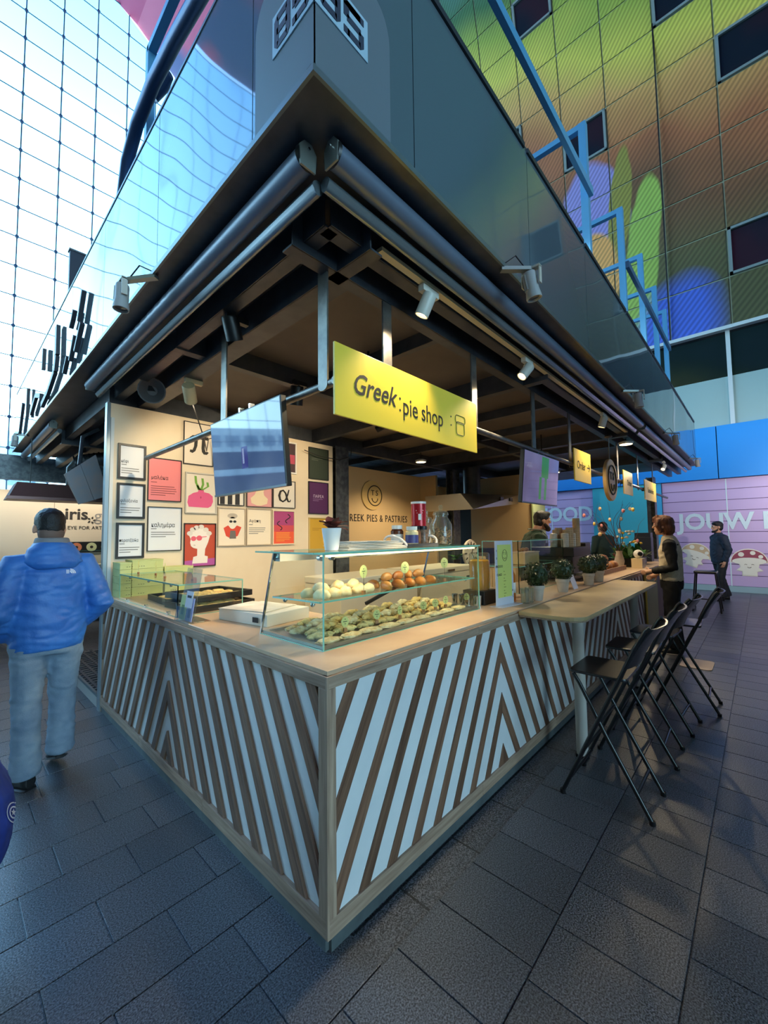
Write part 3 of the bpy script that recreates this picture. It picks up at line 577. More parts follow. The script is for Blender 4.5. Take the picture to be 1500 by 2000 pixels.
def poster(label, x0, x1, z0, z1, frame, paper, fw_=.014, group='framed posters on the stall wall'):
    t = thing('framed_poster', label, 'poster', ((x0+x1)/2, WY, z0), 0, group); q = MB()
    for b in ((x0, x1, z0, z0+fw_), (x0, x1, z1-fw_, z1), (x0, x0+fw_, z0+fw_, z1-fw_), (x1-fw_, x1, z0+fw_, z1-fw_)): q.box(b[0], b[1], WY-.022, WY-.001, b[2], b[3])
    q.build('frame', mat('frame_%d_%d_%d' % frame, frame, rough=.4), t); 
    MB().box(x0+fw_, x1-fw_, WY-.010, WY-.002, z0+fw_, z1-fw_).build('print', mat('paper_%d_%d_%d' % paper, paper, rough=.55), t); return t
def put(t, poly, col, h=.0112, nm='print_shape'):
    return MB().prism(poly, WY-h-.0006, WY-h+.0008, lambda a, b, k: (a, k, b)).build(nm, mat('ink_%d_%d_%d' % col, col, rough=.6), t)
def ell(cx, cz, rx, rz, a0=0, a1=2*math.pi, n=18): return [(cx+rx*math.cos(a0+(a1-a0)*i/n), cz+rz*math.sin(a0+(a1-a0)*i/n)) for i in range(n)]
def words(t, body, x, z, s, ma=None, ax='LEFT', **k): return text(body, s, ma or M_ink, t, frame_m((x, WY-.0122, z), (1, 0, 0), (0, 0, 1)), depth=.0004, ax=ax, **k)
def lines(t, x, z, w_, n, col=(120, 118, 116), dz=.022):
    q = MB()
    for i in range(n): q.box(x, x+w_*(.55 if i == n-1 else RN.uniform(.88, 1)), WY-.0118, WY-.0108, z-dz*i, z-dz*i+.007)
    q.build('text_lines', mat('ink_%d_%d_%d' % col, col, rough=.6), t)
BK, WH = (24, 24, 28), (226, 226, 228)
for lab, zb, body in (('black framed white poster reading kefi, topmost of the three', 2.125, 'κέφι'), ('black framed white poster reading filoxenia, middle of the three', 1.745, 'φιλοξενία'), ('black framed white poster reading peratzada, just above the green boxes', 1.365, 'περατζάδα')):
    t = poster(lab, .085, .325, zb, zb+.34, BK, WH, .02); words(t, body, .112, zb+.17, .042, sx=.74); lines(t, .115, zb+.135, .08, 1); lines(t, .115, zb+.10, .17, 3)
t = poster('pink poster reading malaka in a thin black frame', .345, .665, 1.93, 2.365, BK, (236, 132, 134), .007); words(t, 'μαλάκα', .375, 2.165, .055, sx=.8); lines(t, .375, 2.115, .1, 1, (150, 70, 74)); lines(t, .375, 2.075, .25, 5, (150, 70, 74))
t = poster('large white poster reading kalimera in a thin black frame', .35, .675, 1.425, 1.87, BK, WH, .007); words(t, 'καλημέρα', .385, 1.685, .064, sx=.74); lines(t, .385, 1.645, .09, 1); lines(t, .385, 1.61, .25, 3)
t = poster('white poster with a large letter pi behind the rail end', .68, 1.0, 2.34, 2.80, BK, (232, 218, 200), .007)
put(t, [(.735, 2.60), (.745, 2.635), (.775, 2.66), (.945, 2.66), (.945, 2.625), (.78, 2.625), (.755, 2.615)], (40, 36, 34)); put(t, [(.795, 2.63), (.83, 2.63), (.825, 2.55), (.805, 2.49), (.775, 2.465), (.745, 2.475), (.75, 2.50), (.775, 2.50), (.79, 2.54)], (40, 36, 34), .0118); put(t, [(.875, 2.63), (.91, 2.63), (.905, 2.53), (.915, 2.495), (.935, 2.50), (.95, 2.49), (.93, 2.465), (.895, 2.465), (.875, 2.49), (.87, 2.53)], (40, 36, 34), .0118)
t = poster('cream poster of a pink torso with cactus leaves for a head', .705, 1.045, 1.815, 2.255, (196, 190, 180), (232, 220, 204), .012)
put(t, [(.745, 1.885), (.73, 1.93), (.74, 2.0), (.79, 2.035), (.84, 2.05), (.845, 2.075), (.90, 2.075), (.905, 2.05), (.96, 2.04), (1.0, 2.01), (1.005, 1.95), (.985, 1.90), (.95, 1.88)], (228, 92, 142))
for a, b, c, d in ((.86, 2.07, .81, 2.22), (.87, 2.07, .885, 2.20), (.88, 2.07, .94, 2.16), (.85, 2.07, .83, 2.12)): put(t, [(a-.012, b), (a+.014, b), (c+.02, (b+d)/2), (c+.012, d), (c-.012, d), (c-.004, (b+d)/2)], (116, 166, 62), .0122)
put(t, ell(.87, 1.99, .006, .012), (180, 60, 100), .0124)
t = poster('red poster of a white sculpted bust with pink sunglasses', .70, 1.04, 1.245, 1.71, BK, (188, 72, 46), .007)
put(t, [(.707, 1.255), (1.033, 1.255), (1.033, 1.33), (.707, 1.31)], (178, 84, 160), .0110)
BU = (236, 226, 218)
put(t, [(.79, 1.28), (.95, 1.28), (.955, 1.35), (.92, 1.36), (.925, 1.43), (.955, 1.50), (.975, 1.57), (.96, 1.63), (.90, 1.665), (.82, 1.66), (.765, 1.62), (.755, 1.575), (.77, 1.54), (.765, 1.50), (.775, 1.465), (.80, 1.445), (.84, 1.435), (.84, 1.36), (.80, 1.35)], BU, .0116)
for cx, cz in ((.79, 1.64), (.83, 1.66), (.88, 1.67), (.93, 1.64), (.965, 1.6), (.76, 1.60)): put(t, ell(cx, cz, .03, .025), (222, 212, 204), .0120)
put(t, ell(.80, 1.545, .028, .026), (224, 92, 112), .0124); put(t, ell(.86, 1.55, .03, .028), (224, 92, 112), .0124); put(t, [(.82, 1.55), (.94, 1.562), (.94, 1.57), (.82, 1.558)], (224, 92, 112), .0123); put(t, [(.79, 1.475), (.82, 1.47), (.815, 1.478)], (150, 130, 124), .0124)
t = poster('black and white striped poster below the screen', 1.06, 1.375, 1.92, 2.27, BK, (236, 226, 212), .007)
for a in (1.085, 1.175, 1.265): put(t, [(a, 1.93), (a+.055, 1.93), (a+.055, 2.26), (a, 2.26)], (34, 34, 40))
t = poster('pink poster of a pale bust behind the screen corner', 1.405, 1.75, 1.915, 2.25, (70, 50, 50), (228, 160, 160), .007)
put(t, [(1.47, 1.96), (1.46, 2.02), (1.51, 2.06), (1.53, 2.10), (1.51, 2.16), (1.55, 2.23), (1.62, 2.23), (1.65, 2.16), (1.63, 2.10), (1.64, 2.06), (1.69, 2.02), (1.68, 1.96), (1.6, 1.935), (1.54, 1.935)], (238, 216, 180))
t = poster('white poster with a letter alpha under the screen', 1.76, 2.09, 1.92, 2.27, BK, (232, 222, 208), .006); MB().tube([(a, WY-.0125, b) for a, b in ((1.995, 2.155), (1.975, 2.09), (1.945, 2.025), (1.905, 2.0), (1.865, 2.02), (1.85, 2.075), (1.87, 2.13), (1.91, 2.145), (1.945, 2.11), (1.968, 2.04), (1.985, 2.005), (2.01, 2.005), (2.02, 2.03))], [.007, .010, .011, .010, .013, .015, .013, .010, .011, .012, .011, .008, .005], 8).build('letter', M_ink, t, smooth=True)
t = poster('cream poster of a sunglassed figure over a red heart shape', 1.06, 1.395, 1.455, 1.895, (198, 180, 156), (238, 222, 200), .012)
put(t, [(1.13, 1.66), (1.16, 1.57), (1.22, 1.54), (1.30, 1.57), (1.345, 1.67), (1.29, 1.69), (1.24, 1.65), (1.18, 1.69)], (214, 70, 50)); put(t, ell(1.235, 1.72, .05, .07), (236, 226, 210), .0118); put(t, ell(1.235, 1.80, .06, .03), (190, 176, 160), .0118)
put(t, ell(1.215, 1.735, .02, .014), BK, .0124); put(t, ell(1.262, 1.735, .02, .014), BK, .0124); put(t, [(1.20, 1.54), (1.28, 1.54), (1.27, 1.63), (1.21, 1.63)], (110, 104, 100), .0122)
t = poster('cream poster with the Greek word agapi', 1.405, 1.745, 1.455, 1.90, (190, 172, 148), (240, 224, 200), .012); words(t, 'Αγάπη', 1.44, 1.745, .05); lines(t, 1.44, 1.70, .09, 1); lines(t, 1.44, 1.66, .22, 4)
t = poster('purple to orange poster with dark snake curves', 1.755, 2.085, 1.455, 1.89, (232, 214, 186), (232, 92, 60), .014)
put(t, [(1.77, 1.70), (2.07, 1.70), (2.07, 1.875), (1.77, 1.875)], (170, 66, 120), .0112); put(t, [(1.77, 1.62), (2.07, 1.62), (2.07, 1.70), (1.77, 1.70)], (206, 76, 84), .0112)
for c, f_ in (((1.98, 1.79), 1), ((1.86, 1.70), -1)):
    q = MB(); q.tube([(c[0]+.035*math.sin(i*.75)*f_, WY-.012, c[1]+.05-.014*i) for i in range(9)], .006, 6); q.build('print_shape', M_ink, t)
lines(t, 1.81, 1.60, .22, 6, (244, 168, 70), .02)
t = poster('small dark framed picture half behind the screen', 1.915, 2.11, 2.37, 2.785, (238, 232, 224), (70, 44, 52), .02); put(t, [(1.94, 2.50), (2.085, 2.50), (2.085, 2.62), (1.94, 2.62)], (190, 70, 96))
t = poster('dark green glossy framed picture high by the column', 2.31, 2.65, 2.335, 2.77, BK, (52, 62, 50), .007); lines(t, 2.36, 2.62, .2, 2, (96, 104, 90))
t = poster('purple poster with a pale line of text by the column', 2.305, 2.645, 1.86, 2.30, BK, (84, 40, 88), .008); words(t, 'ΠΑΡΕΑ', 2.475, 2.10, .055, mat('pale_ink', (210, 190, 214), rough=.6), 'CENTER'); lines(t, 2.38, 2.06, .18, 2, (150, 116, 156))
t = poster('plain mustard yellow poster behind the potted plant', 2.31, 2.64, 1.36, 1.81, (206, 180, 120), (206, 160, 52), .012); lines(t, 2.37, 1.66, .2, 2, (170, 126, 40))
# shop name on the back wall
wb = thing('wall_lettering', 'round smiling shop emblem and lettering on the beige back wall', 'wall sign', (4.36, BY, 1.75))
M_disc = mat('emblem_disc', (214, 180, 116), rough=.6)
MB().lathe([(.27, 0), (.27, .02), (0, .02)], (4.33, BY-.002, 2.30), 32, Matrix.Rotation(math.pi/2, 3, 'X')).build('disc', M_disc, wb)
MB().tube([(4.39+.185*math.cos(t), BY-.026, 2.295+.185*math.sin(t)) for t in [2*math.pi*i/36 for i in range(36)]], .009, 6, closed=True).build('ring', M_ink, wb)
MB().tube([(4.39+.075*math.cos(t), BY-.026, 2.245+.075*math.sin(t)) for t in [math.pi+math.pi*i/12 for i in range(13)]], .008, 6).build('smile', M_ink, wb)
text('T', .14, M_ink, wb, frame_m((4.335, BY-.024, 2.34), (1, 0, 0), (0, 0, 1)), depth=.003); text('S', .14, M_ink, wb, frame_m((4.445, BY-.024, 2.34), (1, 0, 0), (0, 0, 1)), depth=.003)
text('GREEK PIES & PASTRIES', .185, M_ink, wb, frame_m((4.50, BY-.003, 1.87), (1, 0, 0), (0, 0, 1)), depth=.003, space=1.12, sx=.80)
# ================================================================ signs, screens and lamps hung under the canopy
M_sign = mat('yellow_sign', (250, 214, 72), rough=.38); M_signw = mat('sign_edge', (238, 232, 190), rough=.4)
WARM = (1.0, .80, .50)
def hang_sign(label, x0, x1, y, z0, z1, name='hanging_sign'):
    t = thing(name, label, 'sign', ((x0+x1)/2, y, z0), 0, 'yellow signs on the hanging rail')
    MB().box(x0, x1, y-.006, y+.006, z0, z1).build('board', M_sign, t, bev=.002)
    for x in (x0+.12, x1-.12): MB().box(x-.012, x+.012, y+.006, .24, ZR-.03, ZR+.03).build('rail_clip', M_black, t)
    return t
Rx_ = Matrix.Rotation(math.pi/2, 3, 'X')
t = hang_sign('wide yellow sign reading Greek pie shop with a jar icon', .19, 1.475, .175, 2.115, 2.462)
def sg(body, s, x, z, **k): return text(body, s, M_ink, t, frame_m((x, .175-.0072, z), (1, 0, 0), (0, 0, 1)), depth=.0006, **k)
sg('Greek', .15, .455, 2.29, shear=.32, bold=.0014, sx=.82); sg('pie', .145, .745, 2.262, sx=.80); sg('shop', .145, .955, 2.262, sx=.80)
for dz in (2.235, 2.30): MB().lathe([(.007, 0), (.007, .001)], (.655, .1688, dz), 12, Rx_).build('dot', M_ink, t)
for dz in (2.25, 2.305): MB().lathe([(.006, 0), (.006, .001)], (1.155, .1688, dz), 12, Rx_).build('dot', M_ink, t)
def rr(cx, cz, w_, h_, r, n=5):
    return [(cx+sx*(w_/2-r)+r*math.cos(a0+math.pi/2*i/n), cz+sz*(h_/2-r)+r*math.sin(a0+math.pi/2*i/n)) for sx, sz, a0 in ((1, 1, 0), (-1, 1, math.pi/2), (-1, -1, math.pi), (1, -1, 1.5*math.pi)) for i in range(n+1)]
for cz, w_, h_ in ((2.305, .115, .05), (2.245, .095, .085)): MB().tube([(a, .1685, b) for a, b in rr(1.265, cz, w_, h_, .018)], .0022, 5, closed=True).build('jar_icon', M_ink, t)
t = hang_sign('small yellow sign reading Order with an arrow next to the screen', 3.50, 4.06, .175, 2.115, 2.462); sg('Order', .125, 3.72, 2.29, sx=.85); sg('→', .14, 3.97, 2.29)
t = hang_sign('small pale yellow order sign behind the round smiling sign', 5.60, 6.16, .175, 2.115, 2.462);  sg('Order', .125, 5.94, 2.29, sx=.85)
t = hang_sign('small yellow sign farthest along the rail over the breads', 7.05, 8.05, .175, 2.115, 2.462); sg('Sandwiches', .13, 7.55, 2.29, sx=.85)
# round smiling sign on a rod
t = thing('round_sign', 'round yellow wooden sign with initials and a smile on a rod', 'sign', (4.9, .175, 1.97))
Rx = Matrix.Rotation(math.pi/2, 3, 'X'); M_ply = mat('plywood', (206, 170, 112), rough=.5); M_yl = mat('emblem_yellow', (240, 190, 84), rough=.45)
MB().lathe([(.27, -.02), (.275, -.015), (.275, .015), (.27, .02)], (4.9, .175, 2.245), 40, Rx).build('disc', M_ply, t, smooth=True)
MB().lathe([(.268, 0), (.268, .002)], (4.9, .154, 2.245), 40, Rx).build('face', M_yl, t)
MB().tube([(4.9+.19*math.cos(a), .150, 2.245+.19*math.sin(a)) for a in [2*math.pi*i/36 for i in range(36)]], .011, 6, closed=True).build('ring', M_ink, t)
MB().tube([(4.9+.075*math.cos(a), .150, 2.19+.085*math.sin(a)) for a in [math.pi+math.pi*i/12 for i in range(13)]], .010, 6).build('smile', M_ink, t)
text('T', .14, M_ink, t, frame_m((4.845, .150, 2.29), (1, 0, 0), (0, 0, 1)), depth=.003, bold=.004); text('S', .14, M_ink, t, frame_m((4.955, .150, 2.29), (1, 0, 0), (0, 0, 1)), depth=.003, bold=.004)
MB().cyl((4.9, .175, 2.52), (4.9, .175, 2.855), .008).build('rod', M_hang, t); MB().lathe([(.03, 0), (.05, .02), (.03, .05)], (4.9, .175, 2.80), 14).build('ceiling_rose', M_hang, t, smooth=True)
# ---------------------------------------------------------------- screens
def screen_mat(name, base, em):
    ma = bpy.data.materials.new(name); ma.use_nodes = True; nt = ma.node_tree; b = nt.nodes['Principled BSDF']; L = nt.links.new
    tc = nt.nodes.new('ShaderNodeTexCoord'); n_ = nt.nodes.new('ShaderNodeTexNoise'); n_.inputs['Scale'].default_value = 2.2; L(tc.outputs['Object'], n_.inputs[0])
    cr = nt.nodes.new('ShaderNodeValToRGB'); e = cr.color_ramp.elements
    for i, (p, c) in enumerate(em):
        q = e[i] if i < 2 else e.new(p); q.position = p; q.color = lin(c)
    L(n_.outputs['Fac'], cr.inputs[0]); L(cr.outputs[0], b.inputs['Emission Color']); b.inputs['Emission Strength'].default_value = .55
    b.inputs['Base Color'].default_value = lin(base); b.inputs['Roughness'].default_value = .04; b.inputs['Specular IOR Level'].default_value = .8; return ma
def tv(label, M, w_, h_, sm, name='wall_screen', group='menu screens on the hanging rail'):
    o = M.translation; t = thing('menu_screen', label, 'screen', (o.x, o.y, o.z-h_/2), 0, group)
    def bx(nm, a, b, c, d, e, f, ma, bev=0):
        q = MB().box(a, b, c, d, e, f); q.v = [tuple(M@Vector(p)) for p in q.v]; return q.build(nm, ma, t, bev=bev)
    bx('housing', -w_/2, w_/2, -h_/2, h_/2, -.035, 0, M_black, .004); bx('display', -w_/2+.008, w_/2-.008, -h_/2+.012, h_/2-.008, .0, .0015, sm); bx('lower_bezel', -w_/2, w_/2, -h_/2, -h_/2+.012, .0, .004, mat('bezel_grey', (120, 124, 130), rough=.3, metal=.5))
    for s_ in (-.06, .06): bx('clamp', s_-.008, s_+.008, h_/2-.03, h_/2+.035, -.05, -.02, M_chrome)
    return t
up5 = Vector((-.09, 0, 1)).normalized()
t = tv('flat screen with a painted bluish reflection hanging before the poster wall', frame_m((.185, .995, 2.062), (0, -1, 0), (-.085, 0, 1)), .83, .485, screen_mat('screen_blue_reflection', (24, 32, 50), [(.35, (66, 92, 140)), (.65, (104, 130, 172)), (.5, (84, 112, 160))]))  # bluish emission stands in for the hall mirrored in the screen
Md = frame_m((.185, .995, 2.062), (0, -1, 0), (-.085, 0, 1)); M_pur = mat('screen_purple', (70, 60, 130), rough=.1, emit=.3); M_scw = mat('screen_white', (190, 205, 225), rough=.1, emit=.5)
for a, b, c, d, ma in ((-.03, -.10, .07, .13, M_pur), (-.02, -.07, .02, .09, M_scw)):
    q = MB().box(a, a+c, b, b+d, .0016, .0022); q.v = [tuple(Md@Vector(p)) for p in q.v]; q.build('screen_graphic', ma, t)
t = tv('flat screen with a lilac and green display hanging near the order sign', frame_m((2.68, .20, 2.045), (1, 0, 0), (0, -.085, 1)), .80, .455, screen_mat('screen_lilac', (36, 32, 44), [(.35, (116, 108, 150)), (.65, (146, 136, 178)), (.5, (130, 122, 164))]))
Md = frame_m((2.68, .20, 2.045), (1, 0, 0), (0, -.085, 1)); M_gr = mat('screen_green', (70, 140, 66), rough=.1, emit=.4)
for a, b, c, d in ((-.02, .02, .16, .19), (-.06, -.18, .05, .2), (.06, -.18, .05, .2)):
    q = MB().box(a, a+c, b, b+d, .0016, .0022); q.v = [tuple(Md@Vector(p)) for p in q.v]; q.build('screen_graphic', M_gr, t)
# ---------------------------------------------------------------- lamps
M_lampw = mat('lamp_white', (212, 208, 196), rough=.4); M_lampg = mat('lamp_grey', (176, 178, 178), rough=.45); M_glow = mat('lamp_glow', (255, 236, 190), emit=9., ecol=(255, 226, 170)); M_lens = mat('lamp_lens', (90, 86, 80), rough=.1, spec=.8)
def aim(frm, to):
    d = (Vector(to)-Vector(frm)).normalized(); u = Vector((0, 0, 1)) if abs(d.z) < .95 else Vector((1, 0, 0)); x = u.cross(d).normalized(); return Matrix((x, d.cross(x), d)).transposed()
def floodlight(label, p, anchor, to):
    """finned projector in a yoke on an arm that is bolted to the canopy lip"""
    p, an = Vector(p), Vector(anchor); t = thing('floodlight', label, 'lamp', p, 0, 'floodlights along the canopy edge'); A = aim(p, to)
    MB().lathe([(.0, -.075), (.034, -.075), (.036, -.06), (.036, .02), (.042, .06), (.042, .075), (.036, .075), (.034, .06), (0, .06)], p, 20, A).build('body', M_lampg, t, smooth=True)
    for k in range(8): MB().obox(p+A@Vector((.038*math.cos(k*.35-1.2), .038*math.sin(k*.35-1.2), -.02)), (.006, .006, .085), A).build('fin', M_lampg, t)
    MB().lathe([(.034, 0), (.0, .004)], p+A@Vector((0, 0, .064)), 16, A).build('lens', M_lens, t)
    y = MB(); tp = p+Vector((0, 0, .098)); s_ = A@Vector((1, 0, 0)); s_.z = 0; s_.normalize()
    for k in (-1, 1): y.bar(p+s_*.05*k, tp+s_*.05*k, .03, .006, s_)
    y.bar(tp-s_*.053, tp+s_*.053, .034, .012); y.build('yoke', M_lampw, t)
    MB().bar(tp, an, .035, .02).build('arm', M_brk, t)
    MB().tube([p+Vector((0, 0, .06)), (p+an)/2+Vector((0, 0, .13)), an+Vector((0, 0, .02))], .004, 6).build('cable', M_black, t, smooth=True)
    return t
floodlight('floodlight on the canopy edge above the poster wall end', (-.36, 1.42, 2.955), (-.24, 1.22, 3.045), (-.40, 1.40, 2.0))
floodlight('floodlight at the end of the canopy past the metal step', (-.36, 6.6, 2.98), (-.24, 6.4, 3.045), (-.42, 6.6, 2))
floodlight('floodlight on the canopy edge over the wide shop sign', (1.20, -.36, 2.955), (1.07, -.24, 3.045), (1.32, -.45, 2.2))
floodlight('floodlight on the canopy edge above the small order sign', (3.95, -.36, 2.955), (3.8, -.24, 3.045), (3.98, -.40, 2))
floodlight('floodlight on the canopy edge above the breads', (6.5, -.36, 2.955), (6.3, -.24, 3.045), (6.55, -.40, 2))
floodlight('floodlight at the far right corner of the canopy', (9.4, -.36, 2.955), (9.2, -.24, 3.045), (9.5, -.4, 2))
def track_spot(label, p, to, power, angle, top, lit=True, body=None, r=.038, L=.12, group='track spotlights under the canopy', soft=.03):
    p = Vector(p); t = thing('track_spotlight', label, 'lamp', p, 0, group); A = aim(p, to); body = body or M_lampw
    MB().lathe([(.0, -L/2), (r*.9, -L/2), (r, -L/2+.01), (r, L/2), (r*.86, L/2), (r*.8, L/2-.02), (0, L/2-.02)], p, 20, A).build('body', body, t, smooth=True)
    MB().lathe([(r*.8, 0), (0, .003)], p+A@Vector((0, 0, L/2-.017)), 16, A).build('bulb', M_glow if lit else M_lens, t)
    tp = Vector((p.x+.03, p.y+.0, top)); q = MB(); q.bar(p+A@Vector((0, r*.9, -.02)), tp+Vector((0, 0, -.03)), .014, .014); q.build('stem', body, t)
    MB().box(tp.x-.07, tp.x+.07, tp.y-.018, tp.y+.018, top-.035, top).build('driver_box', body, t)
    if lit and power: spot('lamp_light', p+A@Vector((0, 0, L/2+.01)), to, power, angle, t, WARM, soft)
    return t
MB().box(.35, 5.2, .008, .045, 2.905, 2.925).build('light_track', mat('track_cream', (206, 196, 160), rough=.4), CN)
track_spot('white track spotlight shining on the wide shop sign', (.72, .03, 2.80), (.66, .22, 2.40), 40, 96, 2.90)
track_spot('glowing white track spotlight near the middle hangers', (1.98, .02, 2.80), (.85, .75, 1.2), 90, 62, 2.90)
track_spot('white track spotlight aimed at the small order sign', (3.98, .00, 2.80), (3.98, .17, 2.28), 40, 125, 2.90)
track_spot('glowing track spotlight at the bakery end', (8.2, .05, 2.78), (6.6, .4, 1.2), 60, 90, 2.90)
track_spot('black track spotlight under the creased awning', (-.0+.13, 1.05, 2.82), (.9, 1.6, 1.2), 55, 80, 2.90, body=M_black, r=.05, L=.14)
track_spot('cream track spotlight over the posters', (.32, 2.15, 2.74), (.95, 3.2, 1.9), 46, 110, 2.86, body=mat('lamp_cream', (222, 202, 160), rough=.4), r=.05, L=.16)
track_spot('black cylinder lamp behind the bluish screen', (1.0, 1.62, 2.76), (1.3, 2.2, .9), 50, 110, 2.89, body=M_black, r=.055, L=.16)
track_spot('black lamp above the wide shop sign, by the column', (2.2, 1.75, 2.74), (1.6, 3.2, 2.0), 60, 110, 2.89, body=M_black)
def pendant(label, x, y, z, power):
    t = thing('round_downlight', label, 'lamp', (x, y, z), 0, 'round ceiling lamps in the stall'); MB().lathe([(.09, .0), (.095, .03), (.05, .05), (0, .05)], (x, y, z), 20).build('housing', M_lampw, t, smooth=True)
    MB().lathe([(.08, 0), (0, -.012)], (x, y, z-.001), 20).build('diffuser', M_glow, t); MB().cyl((x, y, z+.05), (x, y, 3.03), .008).build('stem', M_black, t)
    spot('lamp_light', (x, y, z-.03), (x, y, 0), power, 150, t, WARM, .08); return t
pendant('round ceiling lamp near the round smiling sign', 5.6, .12, 2.82, 60)
pendant('round ceiling lamp between screen and order sign', 5.0, 1.1, 2.72, 90)
pendant('round ceiling lamp behind the order sign', 6.9, 1.6, 2.72, 70)
pendant('round ceiling lamp over the back of the stall kitchen', 4.4, 2.9, 2.78, 150)
pendant('round ceiling lamp over the pastry case', 1.25, 1.0, 2.80, 80)
# speakers and cable bits on the ceiling
t = thing('ceiling_speaker', 'grey horn speaker under the canopy beside the poster wall', 'speaker', (.18, 2.6, 2.80)); MB().lathe([(.03, -.06), (.05, -.02), (.11, .05), (.10, .05), (.04, -.01)], (.18, 2.6, 2.84), 18, aim((0, 0, 0), (-.4, -1, -.3))).build('horn', mat('speaker_grey', (92, 90, 92), rough=.5), t, smooth=True); MB().box(.15, .21, 2.60, 2.66, 2.84, 2.90).build('bracket', M_black, t)
q = MB(); q.tube([(.36, 2.22, 2.72), (.55, 2.4, 2.45), (.75, 2.8, 2.42), (.9, 3.1, 2.62), (1.3, 3.19, 2.80)], .005, 6); tag(q.build('lamp_cable', M_black, smooth=True), 'thin black cable looping from the cream spotlight to the wall', 'cable')
q = MB(); q.tube([(2.2, 3.15, 2.70), (2.45, 3.12, 2.64), (2.75, 3.08, 2.63), (2.95, 3.06, 2.70), (3.0, 3.1, 2.84)], .006, 6); tag(q.build('power_cable', M_black, smooth=True), 'black cable sagging past the steel column', 'cable')
t = thing('junction_box', 'white switch boxes on the beam under the wide sign', 'switch box', (1.86, 1.68, 2.76))
for i, x in enumerate((1.70, 1.84, 1.98)): MB().box(x, x+.09, 1.66, 1.70, 2.76, 2.88).build('switch', M_lampw if i != 1 else M_black, t)
# ---------------------------------------------------------------- steel on the roof terrace
M_bfr = mat('blue_frame', (92, 162, 206), rough=.4, metal=.1); M_dtube = mat('dark_blue_tube', (52, 74, 110), rough=.3, metal=.4)
FR = thing('terrace_railing', 'light blue tubular steel frames on the roof terrace', 'railing', (3.3, -.1, ZF+.1))
for x in (.05, 3.3, 4.80, 6.0, 7.1, 8.1):
    q = MB(); q.bar((x, -.1, ZF+.1), (x, -.1, 5.75), .07, .07, (1, 0, 0)); q.build('post', M_bfr, FR); MB().bar((x, -.065, 5.72), (x, 2.4, 5.72), .06, .06).build('cross_bar', M_bfr, FR); MB().bar((x, 2.4, ZF+.1), (x, 2.4, 5.75), .06, .06, (1, 0, 0)).build('post', M_bfr, FR)
for a, b in ((.05, 3.3), (4.8, 6.0), (6.0, 7.1), (7.1, 8.1)): MB().bar((a, -.155, 4.98), (b, -.155, 4.98), .04, .085).build('long_rail', M_bfr if a < 1 else mat('blue_rail_dark', (62, 98, 134), rough=.4), FR)
t = thing('curved_handrail', 'dark blue curved steel tube rising behind the glossy parapet', 'handrail', (-.05, 2.75, ZF+.1))
MB().tube([(-.05, 2.75, ZF+.1), (-.05, 2.74, 4.5), (-.05, 2.62, 4.80), (-.05, 2.36, 4.96), (-.05, 1.98, 5.02), (-.05, 1.57, 4.99), (-.05, 1.19, 4.93), (-.05, .4, 4.80), (-.05, .1, 4.4), (-.05, .08, ZF+.1)], .048, 14).build('tube', M_dtube, t, smooth=True)
MB().tube([(-.02, 2.12, 5.04), (.02, 2.05, 5.14), (.06, 1.96, 5.16)], [.05, .07, .03], 12).build('lamp_head', M_dtube, t, smooth=True)
t = thing('upright_board', 'dark upright board standing on the roof terrace', 'board', (.1, 4.6, ZF+.1)); MB().box(-.12, .25, 4.55, 4.62, ZF+.1, 4.95).build('board', mat('panel_navy', (44, 54, 72), rough=.5), t); MB().box(-.13, .26, 4.54, 4.63, 4.95, 4.97).build('cap', M_steel, t)
# raised brush-stroke characters on the left parapet (another stall's name)
t = thing('raised_letters', 'dark raised brush-stroke letters fixed to the left parapet', 'sign', (EX-.02, 3.9, 3.2))
M_let = mat('letter_dark', (70, 70, 78), rough=.5)
def stroke(pts, w_): 
    q = MB(); 
    for (a, b), (c, d) in zip(pts, pts[1:]): q.bar((EX-.028, a, b), (EX-.028, c, d), .035, w_*.7, (0, .3, .5))
    q.build('letter', M_let, t)
stroke([(2.95, 3.70), (3.02, 3.60), (3.10, 3.48)], .05); stroke([(2.98, 3.42), (3.08, 3.34), (3.2, 3.24)], .05); stroke([(3.25, 3.40), (3.34, 3.30), (3.42, 3.22)], .04); stroke([(3.3, 3.66), (3.36, 3.60), (3.45, 3.55)], .03)
stroke([(3.55, 3.30), (3.62, 3.24), (3.7, 3.18)], .04); stroke([(4.15, 3.82), (4.14, 3.5), (4.2, 3.35)], .13); stroke([(4.2, 3.35), (4.6, 3.22), (5.0, 3.16)], .09); stroke([(5.1, 3.3), (5.5, 3.4), (5.9, 3.25)], .08); stroke([(5.0, 3.85), (5.02, 3.6)], .08); stroke([(6.3, 3.7), (6.32, 3.3)], .07); stroke([(6.8, 3.6), (7.1, 3.2)], .07)

